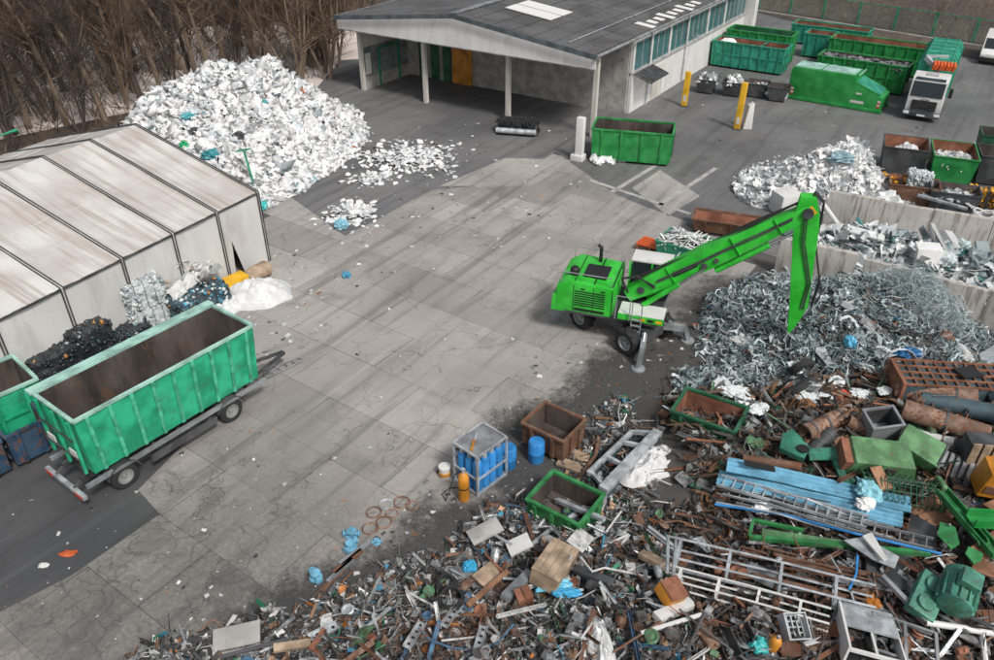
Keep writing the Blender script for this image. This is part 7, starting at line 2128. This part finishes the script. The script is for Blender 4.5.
for i, (px, py, s_) in enumerate(((797, 368, .35), (815, 390, .6), (806, 400, .5), (862, 397, .42), (836, 385, .4), (868, 372, .35), (825, 402, .45), (884, 394, .3), (745, 405, .5), (735, 395, .55), (758, 412, .4), (722, 388, .5))):
    lb = 'crumpled white sheet metal piece at the foot of the light metal mound'
    bag('white_sheet', lb, 'sheet', S(px, py, .15), (s_, s_ * .7, s_ * .25), (.68, .71, .71), i, seed=i * 2, group='white crumpled sheets at the mound foot', rz=i)

# countable mid-size pieces lying all over the field
kinds = {}
def ktemplate(k):
    m = MB(); r = rnd
    if k == 'beam': m.bx(-.8, .8, -.06, .06, 0, .02); m.bx(-.8, .8, -.01, .01, .0205, .12); m.bx(-.8, .8, -.06, .06, .1205, .14)
    elif k == 'angle_bar': m.bx(-.7, .7, -.05, .05, 0, .012); m.bx(-.7, .7, .038, .05, .0125, .1)
    elif k == 'tube': m.tube([(-.7, 0, .05), (.7, 0, .05)], .05, 10, False); m.tube([(-.7, 0, .05), (.7, 0, .05)], .043, 10, False)
    elif k == 'sheet':
        v, f = t_shard(r.randint(100, 900)); m.add([(a * .42, b * .3, c * .35) for a, b, c in v], f)
    elif k == 'casing': m.bx(-.25, .25, -.18, .18, 0, .2); m.bx(-.2, .2, -.182, -.18, .04, .16); m.bx(-.22, .22, -.15, .15, .2, .215)
    elif k == 'bent_rod': m.tube([(-.7, 0, .03), (-.2, .1, .12), (.2, -.05, .05), (.7, .22, .1)], .022, 6)
    elif k == 'panel': m.bx(-.45, .45, -.3, .3, 0, .025); [m.bx(-.4 + i * .16, -.36 + i * .16, -.28, .28, .0255, .05) for i in range(6)]
    elif k == 'bent_pipe': m.tube([(-1.4, 0, .04), (-.5, r.uniform(-.1, .1), .1), (.4, r.uniform(-.2, .2), .06), (1.0, r.uniform(-.3, .3), .2), (1.4, r.uniform(-.6, .6), .3)], .035, 8)
    elif k == 'wire_grille':
        for i in range(9): m.tube([(-.4 + i * .1, -.35, .01), (-.4 + i * .1, .35, .01)], .009, 4, False)
        for i in range(8): m.tube([(-.42, -.33 + i * .095, .025), (.42, -.33 + i * .095, .025)], .009, 4, False)
    elif k == 'wheel_rim': m.lathe([(.2, 0), (.24, .02), (.18, .05), (.18, .14), (.24, .17), (.2, .19), (.1, .1), (.06, .1)], 16)
    elif k == 'profile_bar': m.bx(-1.2, 1.2, -.05, .05, 0, .012); m.bx(-1.2, 1.2, -.05, -.038, .0125, .1); m.bx(-1.2, 1.2, .038, .05, .0125, .1)
    elif k == 'motor_block': m.lathe([(.08, -.22), (.14, -.2), (.14, .12), (.11, .14), (.11, .2)], 14, (0, 0, .14), 'x'); m.bx(-.14, .08, -.1, .1, 0, .05); m.bx(-.08, .06, -.06, .06, .26, .34)
    elif k == 'drum_lid': m.lathe([(.2, 0), (.22, .03), (.2, .05), (.14, .03)], 18)
    return m
PAL = {'rust-brown': 'rust_steel', 'dark': 'scrap_dark', 'grey': 'scrap_grey', 'silver': 'scrap_silver', 'white': 'scrap_white', 'pale rusty': 'rust_pipe', 'green': 'scrap_green', 'blue': 'scrap_blue', 'brown-orange': 'rust_light', 'pale plastic': 'grey_plastic', 'wooden': 'wood'}
KW = {'beam': 'I-beam offcut', 'angle_bar': 'angle bar', 'tube': 'open tube', 'sheet': 'torn metal sheet', 'casing': 'appliance casing', 'bent_rod': 'bent rod', 'panel': 'ribbed panel', 'drum_lid': 'round drum lid', 'bent_pipe': 'long bent pipe', 'wire_grille': 'wire grille', 'wheel_rim': 'wheel rim', 'profile_bar': 'long channel bar', 'motor_block': 'small motor'}
ZN = {'a': 'on the mound under the excavator stick', 'b': 'among the rusty scrap around the pipes', 'c': 'in the loose near scrap', 'd': 'among the dark scrap around the lattice frames'}
ZC = {'a': ['grey', 'silver', 'white', 'dark', 'pale plastic'], 'b': ['rust-brown', 'dark', 'pale rusty', 'grey', 'brown-orange', 'dark', 'green'], 'c': ['grey', 'silver', 'white', 'dark', 'rust-brown', 'pale rusty', 'brown-orange', 'grey', 'silver', 'grey', 'white', 'dark', 'silver', 'blue', 'green', 'pale plastic'], 'd': ['dark', 'rust-brown', 'dark', 'grey', 'rust-brown', 'silver', 'brown-orange', 'pale rusty']}
cache = {}
kr = random.Random(77)
cnt = 0; tries = 0
while cnt < 620 and tries < 15000:
    tries += 1
    px, py = kr.uniform(240, 1000), kr.uniform(300, 668)
    if kr.random() > .55 and py < 520: continue
    p = on_surface(sh, px, py, 8)
    if p.z < .12: continue
    z = scrap_zone(p.x, p.y); k = kr.choice(list(KW) + ['bent_pipe', 'profile_bar', 'tube']); c = kr.choice(ZC[z]); v = kr.randint(0, 1)
    if z == 'b' and k in ('drum_lid', 'casing') and kr.random() < .6: continue
    if (k, c, v) not in cache: cache[(k, c, v)] = ktemplate(k).mesh(k, M[PAL[c]])
    o = bpy.data.objects.new({'beam': 'beam_offcut', 'tube': 'steel_tube', 'sheet': 'metal_sheet', 'panel': 'ribbed_panel'}.get(k, k), cache[(k, c, v)]); COL.objects.link(o)
    s_ = kr.uniform(.4, 1.0) * (1.15 if z == 'b' else 1.0); o.scale = (s_ * kr.uniform(.7, 1.2), s_, s_)
    o.location = p + Vector((0, 0, kr.uniform(.05, .22))); o.rotation_euler = (kr.gauss(0, .35), kr.gauss(0, .3), kr.uniform(0, 6.28))
    lb = '%s %s lying %s' % (c, KW[k], ZN[z]); tag(o, lb, KW[k].split()[-1], lb + ', all of them'); cnt += 1
# rust-red wires, near left
rw = Stuff(); n = 520
xx = nrs.normal(0, 1, n); yy = nrs.normal(0, .6, n); c0 = S(440, 640)
xx = c0.x + xx * 1.0; yy = c0.y + yy; zz = np.array([sh(a, b) for a, b in zip(xx, yy)]) + nrs.uniform(0, .2, n); sz = nrs.uniform(.15, .5, n)
for i in range(8):
    q = np.arange(n) % 8 == i
    rw.add(CURLF[i], np.stack([xx[q], yy[q], zz[q]], 1), rots(q.sum(), .7), np.stack([sz[q]] * 3, 1), pick([(3, (.3, .13, .06)), (2, (.15, .08, .05)), (1, (.4, .3, .22))], q.sum()))
tag(rw.build('rusty_wires', M['wire_pieces']), 'fine rust-orange wire clippings at the near edge of the scrap', 'wires', kind='stuff')
